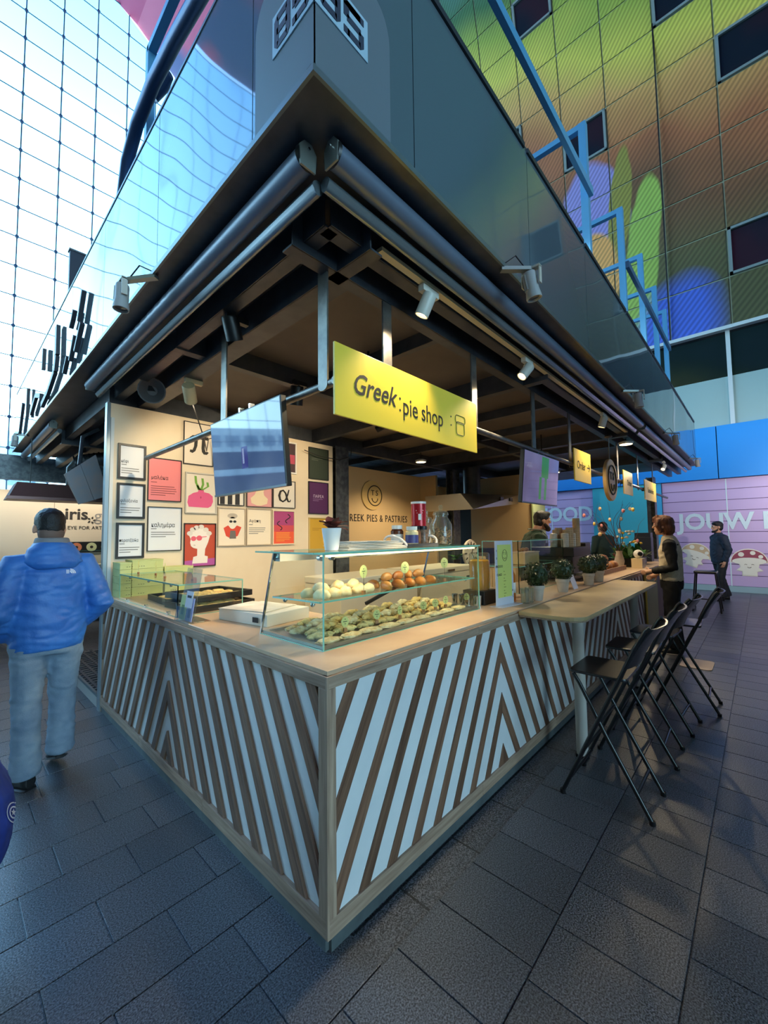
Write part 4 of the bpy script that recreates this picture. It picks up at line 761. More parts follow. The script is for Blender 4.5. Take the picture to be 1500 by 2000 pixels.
# small floods on the terrace edge that light the mural wall
for i, (x, lab) in enumerate(((1.55, 'small bright flood lamp on the parapet top near the long blue rail'), (3.05, 'small bright flood lamp on the parapet top by the first blue post'), (5.2, 'small bright flood lamp on the parapet top by the far blue posts'))):
    t = thing('wall_washer', lab, 'lamp', (x, -.16, ZT_+.022), 0, 'flood lamps on the parapet top'); p = Vector((x, -.17, ZT_+.075)); A = aim(p, (13, .5+1.5*i, 6)); MB().box(x-.02, x+.02, -.2, -.14, ZT_-.9, ZT_+.03).build('bracket', M_steeld, t)
    MB().lathe([(0, -.05), (.04, -.05), (.045, .04), (.04, .04), (.036, .03), (0, .03)], p, 16, A).build('head', M_steeld, t, smooth=True); MB().lathe([(.036, 0), (0, .002)], p+A@Vector((0, 0, .032)), 14, A).build('bulb', M_glow, t); spot('lamp_light', p+A@Vector((0, 0, .05)), (13, -1.0+1.5*i, 4+3*i), 20, 110, t, (1, .96, .9), .05, .8)
# ================================================================ things on the counter
from mathutils import noise as mnoise
def ray(px, py): return fw+rt*((px-750)/F_PX)-up*((py-1000)/F_PX)
def ONX(px, py, x): d = ray(px, py); return CAM+d*((x-CAM.x)/d.x)
def ONY(px, py, y): d = ray(px, py); return CAM+d*((y-CAM.y)/d.y)
def ONZ(px, py, z): d = ray(px, py); return CAM+d*((z-CAM.z)/d.z)
ZC = 1.030
M_gl = glass('case_glass', (248, 252, 250), .8); M_ged = mat('glass_edge', (140, 206, 184), rough=.15, spec=.8); M_pan = mat('pan_steel', (150, 150, 146), rough=.3, metal=.7)
def pane(par, corners, nrm, name='glass_pane', th=.006, edges=(0, 1, 2, 3)):
    n_ = Vector(nrm)*th/2; c = [Vector(p) for p in corners]
    q = MB().add([p-n_ for p in c]+[p+n_ for p in c], [(3, 2, 1, 0), (4, 5, 6, 7), (0, 1, 5, 4), (1, 2, 6, 5), (2, 3, 7, 6), (3, 0, 4, 7)]); o = q.build(name, M_gl, par)
    for e in edges: MB().bar(c[e], c[(e+1) % 4], th*.9, th*.9).build('polished_edge', M_ged, o)
    return o
CS = thing('pastry_display_case', 'glass pastry display case with shelf at the counter corner', 'display case', (.168, .23, ZC))
X0, X1, Y0, ZTOP = .168, 1.555, .23, 1.468
pane(CS, [(X0, Y0, ZC), (X1, Y0, ZC), (X1, Y0, ZTOP), (X0, Y0, ZTOP)], (0, 1, 0))
pane(CS, [(X0, Y0, ZC), (X0, .77, ZC), (X0, .64, ZTOP), (X0, Y0, ZTOP)], (1, 0, 0), edges=(0, 2)); pane(CS, [(X1, Y0, ZC), (X1, .77, ZC), (X1, .64, ZTOP), (X1, Y0, ZTOP)], (1, 0, 0), edges=(0, 2))
pane(CS, [(X0-.06, Y0-.005, ZTOP+.006), (X1+.02, Y0-.005, ZTOP+.006), (X1+.02, .72, ZTOP+.006), (X0-.06, .72, ZTOP+.006)], (0, 0, 1), 'top_pane', .008)
pane(CS, [(X0+.004, .26, 1.245), (X1-.01, .26, 1.245), (X1-.01, .60, 1.245), (X0-.03, .60, 1.245)], (0, 0, 1), 'shelf', .008)
for y in (.33, .56): MB().sph((X0+.016, y, 1.228), .012, n=12, k=8).build('standoff', M_chrome, CS, smooth=True); MB().sph((X1-.016, y, 1.228), .012, n=12, k=8).build('standoff', M_chrome, CS, smooth=True)
for x in (X0+.004, X1-.004): MB().bar((x, .772, ZC), (x, .645, ZTOP), .010, .010).build('chrome_edge', M_chrome, CS)
MB().box(X0+.01, X1-.01, .60, .66, ZTOP-.045, ZTOP-.004).build('lamp_rail', mat('rail_alu', (170, 172, 172), rough=.25, metal=.8), CS)
for p in ((X0+.02, .62, ZTOP-.025), (X0+.03, .29, ZTOP-.02), (X0+.10, .29, ZTOP-.02)): MB().lathe([(.014, -.01), (.014, .01)], p, 12, Rx).build('fitting', M_chrome, CS)
q = MB(); q.box(X0+.008, X1-.008, Y0+.008, .76, ZC+.001, ZC+.006)
for b in ((X0+.008, X1-.008, Y0+.008, Y0+.03), (X0+.008, X1-.008, .735, .76), (X0+.008, X0+.03, Y0+.03, .735), (X1-.03, X1-.008, Y0+.03, .735)): q.box(b[0], b[1], b[2], b[3], ZC+.006, ZC+.018)
q.build('base_pan', M_pan, CS)
MB().bar((1.0, .80, ZC+.05), (1.35, .74, ZC+.17), .02, .02).build('stay', M_black, CS)
MB().box(X0+.03, X1-.03, Y0+.008, Y0+.022, ZTOP-.014, ZTOP-.005).build('led_strip', mat('led_warm', (255, 220, 160), emit=4., ecol=(255, 214, 150)), CS)
for x in (.40, .85, 1.30): spot('case_light', (x, Y0+.03, ZTOP-.02), (x, .48, ZC), 4.4, 165, CS, WARM, .10)
# ---- pastries
M_filo = mat('filo_pale', (246, 226, 178), rough=.55, col2=(220, 176, 108), vs=26, lo=.4, hi=.7, bump=.6, bs=60, rnd=.1); M_gold = mat('filo_golden', (242, 206, 130), rough=.5, col2=(176, 112, 56), vs=22, lo=.5, hi=.75, bump=.7, bs=55, rnd=.12)
M_green = mat('filo_spinach', (232, 208, 142), rough=.55, col2=(128, 118, 62), vs=24, lo=.5, hi=.75, bump=.7, bs=50, rnd=.1); M_bun = mat('bun_brown', (198, 140, 76), rough=.4, col2=(150, 90, 42), vs=9, rnd=.12); M_puff = mat('puff_cream', (246, 224, 172), rough=.5, col2=(214, 164, 96), vs=14, lo=.45, hi=.75, rnd=.06)
def lump(L, W, H, seed, fold=.18, tw=6, n=22, k=12):
    q = MB().sph((0, 0, 0), 1, n=n, k=k); out = []
    for p in q.v:
        v_ = Vector(p); f_ = 1+fold*mnoise.noise(v_*2.1+Vector((seed, 0, 0)))+fold*.5*math.sin(v_.x*tw+v_.y*3+seed)
        out.append((v_.x*L/2*f_, v_.y*W/2*f_, max(v_.z*f_, -.55)*H/1.55))
    zs = min(p[2] for p in out); q.v = [(a, b, c-zs) for a, b, c in out]; return q
kinds = {'puff': [lump(.085, .06, .045, s, .10, 2) for s in (1, 2)], 'roll': [lump(.13, .05, .045, s, .07, 2) for s in (3, 4)], 'pie': [lump(.20, .075, .05, s, .30, 13) for s in (5, 6, 7)], 'flat': [lump(.21, .085, .022, s, .22, 9) for s in (8, 9)], 'slice': [lump(.10, .07, .028, s, .15, 5) for s in (10, 11)], 'bread': [lump(.26, .13, .10, s, .06, 2) for s in (12, 13)]}
def rope(L, W, H, seed):
    q = MB(); rg = random.Random(seed); n = 15
    for s_ in range(2):
        pts, rs = [], []
        for i in range(n):
            u = i/(n-1); a = u*9+math.pi*s_; e = math.sin(math.pi*min(.97, max(.03, u)))**.5; pts.append(((u-.5)*L, W*.23*e*math.cos(a)+.006*math.sin(u*5+seed), H*.45+H*.16*e*math.sin(a))); rs.append((H*.40)*e*(1+.18*math.sin(u*31+seed))*rg.uniform(.9, 1.1)+.003)
        q.tube(pts, rs, 9)
    zs = min(p[2] for p in q.v); q.v = [(a, b, c-zs) for a, b, c in q.v]; return q
kinds['pie'] = [rope(.20, .085, .045, s_) for s_ in (5, 6, 7)]; kinds['flat'] = [lump(.21, .10, .035, s_, .16, 22) for s_ in (8, 9)]
pm = {}
def pastry(kind, ma, p, rz, label, cat, group, name, sc_=1., tilt=0.):
    i = RN.randrange(len(kinds[kind])); k = (kind, i, ma.name)
    if k not in pm: pm[k] = kinds[kind][i].mesh(name, ma, smooth=True)
    o = bpy.data.objects.new(name, pm[k]); COL.objects.link(o); o.location = p; o.rotation_euler = (tilt, 0, rz); o.scale = (sc_,)*3; return tag(o, label, cat, group)
for i in range(10): pastry('puff', M_puff, (.235+.082*(i % 5)+RN.uniform(-.008, .008), .33+.085*(i//5), 1.2495), RN.uniform(-.5, .5), 'pale cream-topped puff on the glass shelf', 'pastry', 'pale puffs on the glass shelf', 'puff_pastry')
for i in range(3): pastry('puff', M_puff, (.27+.11*i, .375, 1.276), RN.uniform(-.5, .5), 'pale puff lying on top of the shelf puffs', 'pastry', 'upper pale puffs on the glass shelf', 'puff_pastry')
for i in range(9): pastry('roll', M_bun, (.70+.105*(i % 5), .33+.10*(i//5), 1.2495), RN.uniform(.8, 1.3), 'golden brown crescent roll on the glass shelf', 'pastry', 'crescent rolls on the glass shelf', 'crescent_roll')
for i in range(4): pastry('roll', M_bun, (.76+.10*i, .38, 1.292), RN.uniform(.1, .9), 'brown crescent roll lying on top of the other rolls', 'pastry', 'upper crescent rolls on the glass shelf', 'crescent_roll')
for i in range(9): pastry('flat', M_filo, (.27+.145*i, .318+RN.uniform(-.006, .006), ZC+.0065), RN.uniform(-.25, .1), 'pale flat filo pie in the front row of the pan', 'pie', 'flat pies along the front of the pan', 'flat_pie', .70)
for r in range(4):
    for i in range(8): pastry('pie', (M_green if i < 3 else M_gold) if r < 2 else (M_gold if i % 3 else M_filo), (.285+.158*i+.03*(r % 2), .395+.078*r, ZC+.0065), RN.uniform(-.12, .22), ('twisted filo pie in the row behind the flat pies', 'twisted filo pie in the third row of the pan', 'braided filo pie in the fourth row of the pan', 'braided filo pie at the back edge of the pan')[r], 'pie', ('second', 'third', 'fourth', 'last')[r]+' row of pies in the pan', ('twisted_pie', 'twisted_pie', 'braided_pie', 'braided_pie')[r], .74)
for r in range(3):
    for i in range(7): pastry('pie', M_filo if (i+r) % 2 else M_gold, (.36+.158*i, .437+.078*r, ZC+.0375), RN.uniform(-.1, .45), 'filo pie heaped on top of the others in the pan', 'pie', 'pies heaped on top in the pan', 'heaped_pie', .74)
# ---- oval name cards on pins
M_card = mat('card_green', (204, 208, 136), rough=.6); M_blk = wood('block_wood', (150, 100, 60), (180, 130, 84), .05)
def name_card(p, zt, label, group, r=(.021, .027), turn=0., name='name_card', leaf=False):
    p = Vector(p); t = thing(name, label, 'name card', p, turn, group); u = Vector((math.cos(turn), math.sin(turn), 0)); v_ = Vector((-math.sin(turn), math.cos(turn), 0))
    MB().obox(p+Vector((0, 0, .009)), (.018, .012, .018), Matrix.Rotation(turn, 3, 'Z')).build('block', M_blk, t); MB().cyl(p+Vector((0, 0, .018)), Vector((p.x, p.y, zt)), .0012, n=6).build('pin', M_chrome, t)
    c = Vector((p.x, p.y, zt)); pts = [(r[0]*math.cos(a)*(1 if not leaf else .8-.3*math.sin(a)), r[1]*math.sin(a)) for a in [2*math.pi*i/18 for i in range(18)]]
    MB().prism(pts, -.0008, .0008, lambda a, b, h: c+u*a+Vector((0, 0, b))+v_*h).build('card', M_card, t)
    if not leaf:
        for dz, w_ in ((.012, .008), (0, .024), (-.012, .006)): MB().prism([(-w_/2, dz), (w_/2, dz), (w_/2, dz+.0035), (-w_/2, dz+.0035)], -.0014, -.0007, lambda a, b, h: c+u*a+Vector((0, 0, b))+v_*h).build('print', mat('card_ink', (70, 84, 60), rough=.7), t)
    return t
for i, (a, b) in enumerate(((677, 1215), (741, 1201), (784, 1192), (832, 1183), (853, 1178), (875, 1172), (914, 1166))):
    P = ONY(a, b, .34); name_card((P.x, .36 if i % 2 else .352, ZC+.03), P.z, 'oval green name card standing among the pies in the pan', 'name cards in the pan', turn=RN.uniform(-.9, .3))
for a, b in ((706, 1116), (787, 1108), (864, 1099)):
    P = ONY(a, b, .30); name_card((P.x, .285, 1.2495), P.z, 'oval green name card on the glass shelf', 'name cards on the shelf', (.026, .034), RN.uniform(-.6, .1))
# ---- on top of the case
zt = ZTOP+.0105
t = thing('potted_plant', 'dark red leafy plant in a white pot on the display case', 'plant', (.36, .40, zt))
MB().lathe([(.033, 0), (.036, .004), (.050, .10), (.052, .115), (.047, .115), (.044, .095), (0, .095)], (.36, .40, zt), 24).build('pot', mat('pot_white', (232, 238, 242), rough=.25), t, smooth=True); MB().lathe([(.044, 0), (0, .006)], (.36, .40, zt+.094), 16).build('soil', mat('soil', (46, 34, 26), rough=.9), t)
M_redl = mat('red_leaf', (156, 70, 64), rough=.35, col2=(96, 64, 52), vs=20, rnd=.25)
for i in range(16):
    a = i*2.4; L_ = RN.uniform(.09, .135); el_ = RN.uniform(.45, 1.25); b0 = Vector((.36, .40, zt+.105)); d = Vector((math.cos(a)*math.cos(el_), math.sin(a)*math.cos(el_), math.sin(el_))); s_ = d.cross(Vector((0, 0, 1))).normalized(); rows = []
    for k in range(6):
        u = k/5; c = b0+d*L_*u+Vector((0, 0, -.045*u*u)); w_ = .026*math.sin(math.pi*min(1, .1+u*.9)); rows.append([c-s_*w_+Vector((0, 0, .004)), c, c+s_*w_+Vector((0, 0, .004)), c+Vector((0, 0, -.0012))])
    MB().loft(rows).build('leaf', M_redl, t, smooth=True)
M_paper = mat('paper_white', (236, 230, 218), rough=.7, col2=(214, 204, 186), vs=6, rnd=.05)
for i in range(8):
    x0, y0 = .45+RN.uniform(-.015, .02), .36+RN.uniform(-.01, .02); q = MB(); z = zt+.0055*i+.0002; n_ = 10; L_ = .50-.015*i
    rows = [[(x0+L_*k/n_, y0, z), (x0+L_*k/n_, y0+.20, z), (x0+L_*k/n_, y0+.20, z+.0035+.001*math.sin(k*1.7+i)), (x0+L_*k/n_, y0, z+.0035+.001*math.sin(k*1.3+i*2))] for k in range(n_+1)]
    tag(q.loft(rows).build('paper_bag', M_paper), 'flat white paper bag in the stack on the display case', 'paper bag', 'stack of paper bags')
t = thing('serving_tray', 'dark metal tray with looped white handles on the display case', 'tray', (1.1, .47, zt)); MB().box(.95, 1.262, .36, .58, zt, zt+.004).build('base', M_steeld, t)
for b in ((.95, 1.262, .36, .366), (.95, 1.262, .574, .58), (.95, .956, .366, .574), (1.256, 1.262, .366, .574)): MB().box(*b, zt+.004, zt+.02).build('rim', M_steeld, t)
for x in (.953, 1.259): MB().tube([(x+(.05 if x < 1 else -.05)*math.sin(a)*-1, .47+.09*math.cos(a), zt+.01+.06*math.sin(a)) for a in [math.pi*i/12 for i in range(13)]], .008, 8).build('handle', mat('handle_white', (228, 226, 222), rough=.35), t, smooth=True)
zj = zt+.0045
def jar(name, label, x, y, r, h, body, lid, lab=None, cat='jar', z=zj):
    t = thing(name, label, cat, (x, y, z)); MB().lathe([(r*.92, 0), (r, .008), (r, h*.72), (r*.78, h*.80), (r*.78, h*.82)], (x, y, z), 20).build('body', body, t, smooth=True)
    MB().lathe([(r*.82, 0), (r*.84, .004), (r*.84, h*.18), (0, h*.18)], (x, y, z+h*.82), 20).build('lid', lid, t, smooth=True)
    if lab: MB().lathe([(r*1.01, 0), (r*1.01, h*.42)], (x, y, z+h*.15), 20).build('label', lab, t, smooth=True)
    return t
M_choc = mat('spread_brown', (86, 46, 30), rough=.2); M_wlid = mat('lid_white', (236, 234, 228), rough=.35); M_dlid = mat('lid_dark', (44, 40, 42), rough=.35); M_lblue = mat('label_blue', (64, 66, 130), rough=.4)
jar('spread_jar', 'brown spread jar with a white lid behind the others', 1.02, .52, .042, .135, M_choc, M_wlid, mat('label_pale', (222, 216, 206), rough=.4)); jar('spread_jar', 'white lidded jar with a blue label on the tray', 1.045, .415, .042, .125, M_puff, M_wlid, M_lblue)
jar('spice_jar', 'small dark-lidded jar of brown spice under the red tin', 1.125, .45, .038, .13, mat('spice_brown', (128, 84, 52), rough=.3), M_dlid); jar('spice_jar', 'small dark-lidded jar of dark nuts under the red tin', 1.205, .45, .038, .13, mat('nuts_dark', (86, 66, 54), rough=.3, col2=(150, 120, 96), vs=60), M_dlid)
zz = zj+.1301; t = thing('red_tin', 'tall red tin with white lid standing on the small jars', 'tin', (1.165, .45, zz))
MB().lathe([(.05, 0), (.05, .15)], (1.165, .45, zz), 24).build('can', mat('tin_red', (176, 30, 40), rough=.25, metal=.2), t, smooth=True); MB().lathe([(.052, 0), (.052, .014), (0, .014)], (1.165, .45, zz+.15), 24).build('lid', M_wlid, t, smooth=True)
for dz, hh, ww in ((.10, .006, .05), (.04, .04, .02), (.085, .004, .04)): MB().prism([(-ww/2, dz), (ww/2, dz), (ww/2, dz+hh), (-ww/2, dz+hh)], .0495, .0512, lambda a, b, h: (1.165+h*math.sin(a/.05-.75), .45-h*math.cos(a/.05-.75), zz+b)).build('print', M_wlid, t)
M_jg = glass('jar_glass', (236, 240, 232), 1.6, .02, .05)
def big_jar(label, x, y, r, h, fill):
    t = thing('glass_jar', label, 'jar', (x, y, zt)); MB().lathe([(r*.7, 0), (r*.95, .01), (r, .05), (r, h*.58), (r*.62, h*.80), (r*.62, h*.86)], (x, y, zt), 28).build('body', M_jg, t, smooth=True)
    MB().lathe([(r*.70, 0), (r*.72, .01), (r*.6, .028), (r*.18, .034), (r*.14, .045), (r*.22, .06), (r*.15, .075), (0, .078)], (x, y, zt+h*.86), 24).build('lid', M_jg, t, smooth=True)
    q = MB()
    for i in range(120):
        a, rr_ = RN.uniform(0, 6.28), r*.86*math.sqrt(RN.random()); p = (x+rr_*math.cos(a), y+rr_*math.sin(a), zt+.02+RN.random()*h*fill); q.sph(p, RN.uniform(.008, .014), RN.uniform(.006, .01), RN.uniform(.005, .009), 6, 4, Euler((RN.random()*3, RN.random()*3, 0)).to_matrix())
    q.build('nuts', mat('nut_mix', (196, 150, 96), rough=.5, col2=(110, 74, 50), vs=40, rnd=.1), t, kind='stuff')
big_jar('large lidded glass jar half full of nuts on the display case', 1.495, .50, .083, .255, .40); big_jar('smaller glass jar of nuts beside the red tin', 1.345, .52, .06, .20, .30)
# ---- right of the case
t = thing('menu_card', 'tall yellow menu card with a smiling emblem in a clear stand', 'menu card', (1.82, .16, ZC)); ax = Vector((.995, -.09, 0)).normalized(); nn = Vector((ax.y, -ax.x, 0)); o0 = Vector((1.70, .175, ZC))
def cardp(a0, a1, b0, b1, h0, h1, nm, ma): MB().prism([(a0, b0), (a1, b0), (a1, b1), (a0, b1)], h0, h1, lambda a, b, h: o0+ax*a+Vector((0, 0, b+.004))+nn*h).build(nm, ma, t)
cardp(0, .24, .0, .47, -.003, .0, 'stand', mat('stand_pale', (206, 206, 214), rough=.2)); cardp(.03, .215, .055, .44, .0002, .0014, 'print', mat('card_yellow', (208, 214, 116), rough=.5)); cardp(-.02, .26, -.004, .0, -.04, .06, 'foot', MATS['stand_pale'])
MB().tube([o0+ax*(.125+.032*math.cos(a))+nn*.0022+Vector((0, 0, .365+.042*math.sin(a))) for a in [2*math.pi*i/24 for i in range(24)]], .0016, 5, closed=True).build('emblem_ring', M_ink, t)
MB().tube([o0+ax*(.125+.014*math.cos(a))+nn*.0022+Vector((0, 0, .352+.014*math.sin(a))) for a in [math.pi+math.pi*i/8 for i in range(9)]], .0015, 5).build('emblem_smile', M_ink, t)
def ct(body, s, a, b, **k): text(body, s, M_ink, t, frame_m(o0+ax*a+nn*.0018+Vector((0, 0, b)), ax, (0, 0, 1)), depth=.0003, **k)
ct('T', .028, .112, .378); ct('S', .028, .138, .378); ct('S', .022, .018, .40); ct('X', .022, .018, .345); ct('FREDDO', .024, .05, .285, bold=.0004); ct('CARD', .024, .05, .225, bold=.0004); ct('&', .02, .225, .10); ct('C', .022, .228, .055)
for i, z in enumerate((.24, .215, .19, .17, .145, .125, .10, .08, .06)): cardp(.105, .105+(.03 if i % 2 else .015), z, z+.006, .0014, .0018, 'text_line', mat('card_print', (150, 152, 70), rough=.6))
t = thing('juice_dispenser', 'clear dispenser of yellow juice beside the menu card', 'dispenser', (1.80, .36, ZC)); MB().box(1.70, 1.90, .27, .45, ZC, ZC+.10).build('base', M_black, t); MB().lathe([(.06, 0), (.075, .02), (.075, .22), (.06, .23)], (1.80, .36, ZC+.101), 20).build('juice', mat('juice_yellow', (240, 180, 40), rough=.15), t, smooth=True); MB().lathe([(.078, 0), (.078, .27), (.07, .28), (0, .28)], (1.80, .36, ZC+.1005), 20).build('tank', M_jg, t, smooth=True)
for i in range(7):
    x, y = 1.625+.05*(i % 2)+RN.uniform(-.01, .01), .30+.06*(i//2); q = MB().lathe([(.018, 0), (.022, .06), (.024, .075), (.021, .075), (.017, .004), (0, .004)], (x, y, ZC+.0005), 14); tag(q.build('steel_cup', M_chrome, smooth=True), 'shiny steel cup between display case and menu card', 'cup', 'steel cups by the juice')
def pump(label, x, y, h, liquid):
    t = thing('pump_bottle', label, 'bottle', (x, y, ZC)); MB().lathe([(.034, 0), (.037, .01), (.037, h*.55), (.016, h*.70), (.016, h*.74)], (x, y, ZC), 18).build('body', liquid, t, smooth=True); MB().lathe([(.038, 0), (.038, h*.22)], (x, y, ZC+h*.18), 18).build('label', M_wlid, t, smooth=True)
    MB().lathe([(.02, 0), (.02, .03), (.008, .035), (.008, .085)], (x, y, ZC+h*.74), 14).build('collar', mat('collar_pink', (220, 120, 120), rough=.4), t, smooth=True); MB().tube([(x, y, ZC+h*.74+.085), (x, y, ZC+h*.74+.10), (x-.035, y-.01, ZC+h*.74+.10), (x-.06, y-.015, ZC+h*.74+.09)], [.009, .011, .009, .006], 10).build('pump_head', M_wlid, t, smooth=True)
M_syr = mat('syrup_amber', (196, 104, 40), rough=.12, spec=.8)
pump('amber syrup bottle with white pump beside the menu card', 2.03, .22, .36, M_syr); pump('taller syrup bottle with white pump behind the other', 2.17, .30, .40, mat('syrup_clear', (190, 170, 160), rough=.15))
for i in range(2): t = tag(MB().lathe([(.03, 0), (.036, .11), (.033, .11), (.027, .006), (0, .006)], (1.985+.078*i, .085, ZC), 18).build('drinking_glass', M_jg, smooth=True), 'empty drinking glass near the first boxwood ball', 'glass', 'empty glasses by the syrup')
# boxwood balls
M_terr = mat('pot_pale', (196, 184, 170), rough=.7, col2=(176, 164, 150), vs=10); M_box = mat('boxwood_leaf', (30, 46, 26), rough=.4, col2=(56, 78, 44), vs=30, rnd=.1)
BX = None
def boxball(label, x, y):
    global BX
    if BX is None:
        BX = thing('boxwood_ball', label, 'plant', (0, 0, 0), 0, 'boxwood balls on the bar table')
        MB().lathe([(.040, 0), (.043, .005), (.054, .09), (.060, .092), (.060, .118), (.052, .118), (.050, .10), (0, .10)], (0, 0, 0), 22).build('pot', M_terr, BX, smooth=True)
        q = MB().sph((0, 0, .20), .085, n=16, k=10); rr_ = random.Random(3)
        for i in range(420):
            a, z = rr_.uniform(0, 6.283), rr_.uniform(-1, 1); s_ = math.sqrt(1-z*z); d = Vector((s_*math.cos(a), s_*math.sin(a), z)); c = Vector((0, 0, .20))+d*rr_.uniform(.086, .103); u = d.orthogonal().normalized(); u = Matrix.Rotation(rr_.uniform(0, 6.28), 3, d)@u; w_ = d.cross(u); u = (u+d*rr_.uniform(.1, .9)).normalized()
            q.add([c-u*.014, c+w_*.007, c+u*.014, c-w_*.007], [(0, 1, 2, 3)])
        q.build('foliage', M_box, BX, kind='stuff'); return place(BX, (x, y, ZC), 0, label)
    o = dup(BX, (x, y, ZC), RN.uniform(0, 6), label); return o
boxball('clipped boxwood ball in a pale pot nearest the syrup bottles', 2.18, .075); boxball('boxwood ball in a pale pot second from the syrup bottles', 2.78, .085); boxball('boxwood ball in a pale pot before the cup stacks', 3.46, .065); boxball('boxwood ball in a pale pot nearest the breads', 3.82, .07)
t = thing('gift_bag_card', 'small white leaflet stand between two boxwood balls', 'leaflet', (3.05, .05, ZC)); MB().prism([(3.0, 0), (3.12, 0), (3.12, .15), (3.0, .15)], 0, .004, lambda a, b, h: (a, .06+b*.35+h, ZC+b)).build('leaflet', mat('leaflet_white', (206, 204, 214), rough=.5), t); MB().prism([(3.0, 0), (3.12, 0), (3.12, .15), (3.0, .15)], 0, .004, lambda a, b, h: (a, .165-b*.35+h, ZC+b)).build('back_leaf', MATS['leaflet_white'], t)
# sneeze guard with a box behind, coffee machine with cups
t = thing('counter_glass_guard', 'tinted glass guard on the counter before the worker', 'glass guard', (2.95, .34, ZC)); pane(t, [(2.42, .33, ZC), (3.52, .33, ZC), (3.52, .33, 1.49), (2.42, .33, 1.49)], (0, 1, 0)); pane(t, [(2.42, .33, ZC), (2.42, .68, ZC), (2.42, .68, 1.49), (2.42, .33, 1.49)], (1, 0, 0)); pane(t, [(3.52, .33, ZC), (3.52, .68, ZC), (3.52, .68, 1.49), (3.52, .33, 1.49)], (1, 0, 0)); pane(t, [(2.425, .335, 1.26), (3.515, .335, 1.26), (3.515, .65, 1.26), (2.425, .65, 1.26)], (0, 0, 1), 'shelf')
t = thing('wooden_box', 'small plywood box on the glass guard shelf', 'box', (2.85, .47, 1.264)); MB().box(2.72, 3.05, .40, .58, 1.264, 1.37).build('body', M_ply, t, bev=.003); MB().box(2.715, 3.055, .395, .585, 1.3705, 1.38).build('lid', mat('box_lid', (216, 180, 140), rough=.5), t)
for i in range(3): tag(MB().sph((2.8+.08*i, .49, 1.399), .028, .024, .019).build('cookie_bun', M_bun, smooth=True), 'small bun lying on the plywood box', 'bun', 'buns on the plywood box')
t = thing('coffee_machine', 'black coffee machine with grinder under the paper cups', 'coffee machine', (3.95, .45, ZC)); MB().box(3.60, 4.30, .26, .70, ZC+.02, 1.30).build('body', mat('machine_black', (26, 24, 26), rough=.35), t, bev=.01); MB().box(3.58, 4.10, .24, .72, 1.3005, 1.40).build('cup_tray', M_black, t, bev=.006); MB().box(4.12, 4.32, .28, .62, 1.3005, 1.44).build('hopper', M_black, t, bev=.01); MB().box(3.70, 4.25, .20, .26, ZC+.06, ZC+.09).build('drip_tray', M_pan, t); MB().box(4.1, 4.28, .255, .262, 1.20, 1.215).build('trim', M_chrome, t)
for x, y in ((3.62, .3), (4.26, .3), (3.62, .66), (4.26, .66)): MB().cyl((x, y, ZC), (x, y, ZC+.02), .015).build('foot', M_black, t)
M_cup = mat('cup_kraft', (206, 178, 140), rough=.6, col2=(190, 160, 122), vs=10, rnd=.12); M_cupw = mat('cup_clear', (214, 206, 192), rough=.3, rnd=.1)
def cup_stack(x, y, h, ma, label, grp): q = MB(); n_ = max(2, int(h/.018)); prof = [(.028, 0)]; 
for i in range(11):
    x, y = 3.62+.078*(i % 6), .34+.12*(i//6); h = .15+.03*((i*7) % 3)+(.11 if i == 5 else 0); prof = [(.031, 0)]; z = 0
    while z < h: prof += [(.041, z+.006), (.038, z+.008), (.0395, z+.02)]; z += .022
    prof += [(.028, h+.005), (0, h+.005)]; tag(MB().lathe(prof, (x, y, 1.4005), 16).build('cup_stack', M_cup if i % 3 else M_cupw, smooth=True), 'upside-down stack of paper cups on the coffee machine' if i != 5 else 'tallest stack of cups on the coffee machine', 'cups', 'cup stacks on the coffee machine' if i != 5 else None)
t = thing('straw_cup', 'dark cup of straws beside the cup stacks', 'cup', (4.22, .45, 1.4405)); MB().lathe([(.035, 0), (.045, .10), (.042, .10), (.03, .004), (0, .004)], (4.22, .45, 1.4405), 16).build('cup', M_black, t, smooth=True)
for i in range(4): MB().cyl((4.22+.01*i, .45, 1.446), (4.235+.02*i, .44, 1.60), .004, n=6).build('straw', M_black, t)
# ---- left part of the counter: low glass guard, trays, boxes, leaflet holder, carton
t = thing('low_glass_guard', 'low glass guard around the baking trays on the counter', 'glass guard', (.045, 2.2, ZC)); pane(t, [(.045, 1.59, ZC), (.045, 2.88, ZC), (.045, 2.88, 1.238), (.045, 1.59, 1.238)], (1, 0, 0)); pane(t, [(.045, 1.59, ZC), (.50, 1.59, ZC), (.50, 1.59, 1.238), (.045, 1.59, 1.238)], (0, 1, 0)); pane(t, [(.045, 1.585, 1.242), (.045, 2.885, 1.242), (.50, 2.885, 1.242), (.50, 1.585, 1.242)], (0, 0, 1), 'top_pane')
for y in (1.75, 2.2, 2.65): MB().sph((.06, y, 1.226), .010, n=10, k=6).build('fitting', M_chrome, t, smooth=True); MB().box(.036, .056, y-.012, y+.012, ZC, ZC+.022).build('clip', M_chrome, t)
for i, (a, b) in enumerate(((273, 1125), (288, 1133), (325, 1138), (360, 1146))):
    y = (2.72, 2.45, 2.1, 1.72)[i]; P = ONY(a, b, y); name_card((.14+.05*(i % 2), y, 1.2455), 1.2455+.085, 'pale green leaf tag on the low glass guard, %s from the green boxes' % ('first', 'second', 'third', 'fourth')[i], 'leaf tags on the low guard', (.013, .036), .9, 'leaf_tag', True)
M_trayb = mat('tray_black', (30, 30, 32), rough=.4, metal=.2)
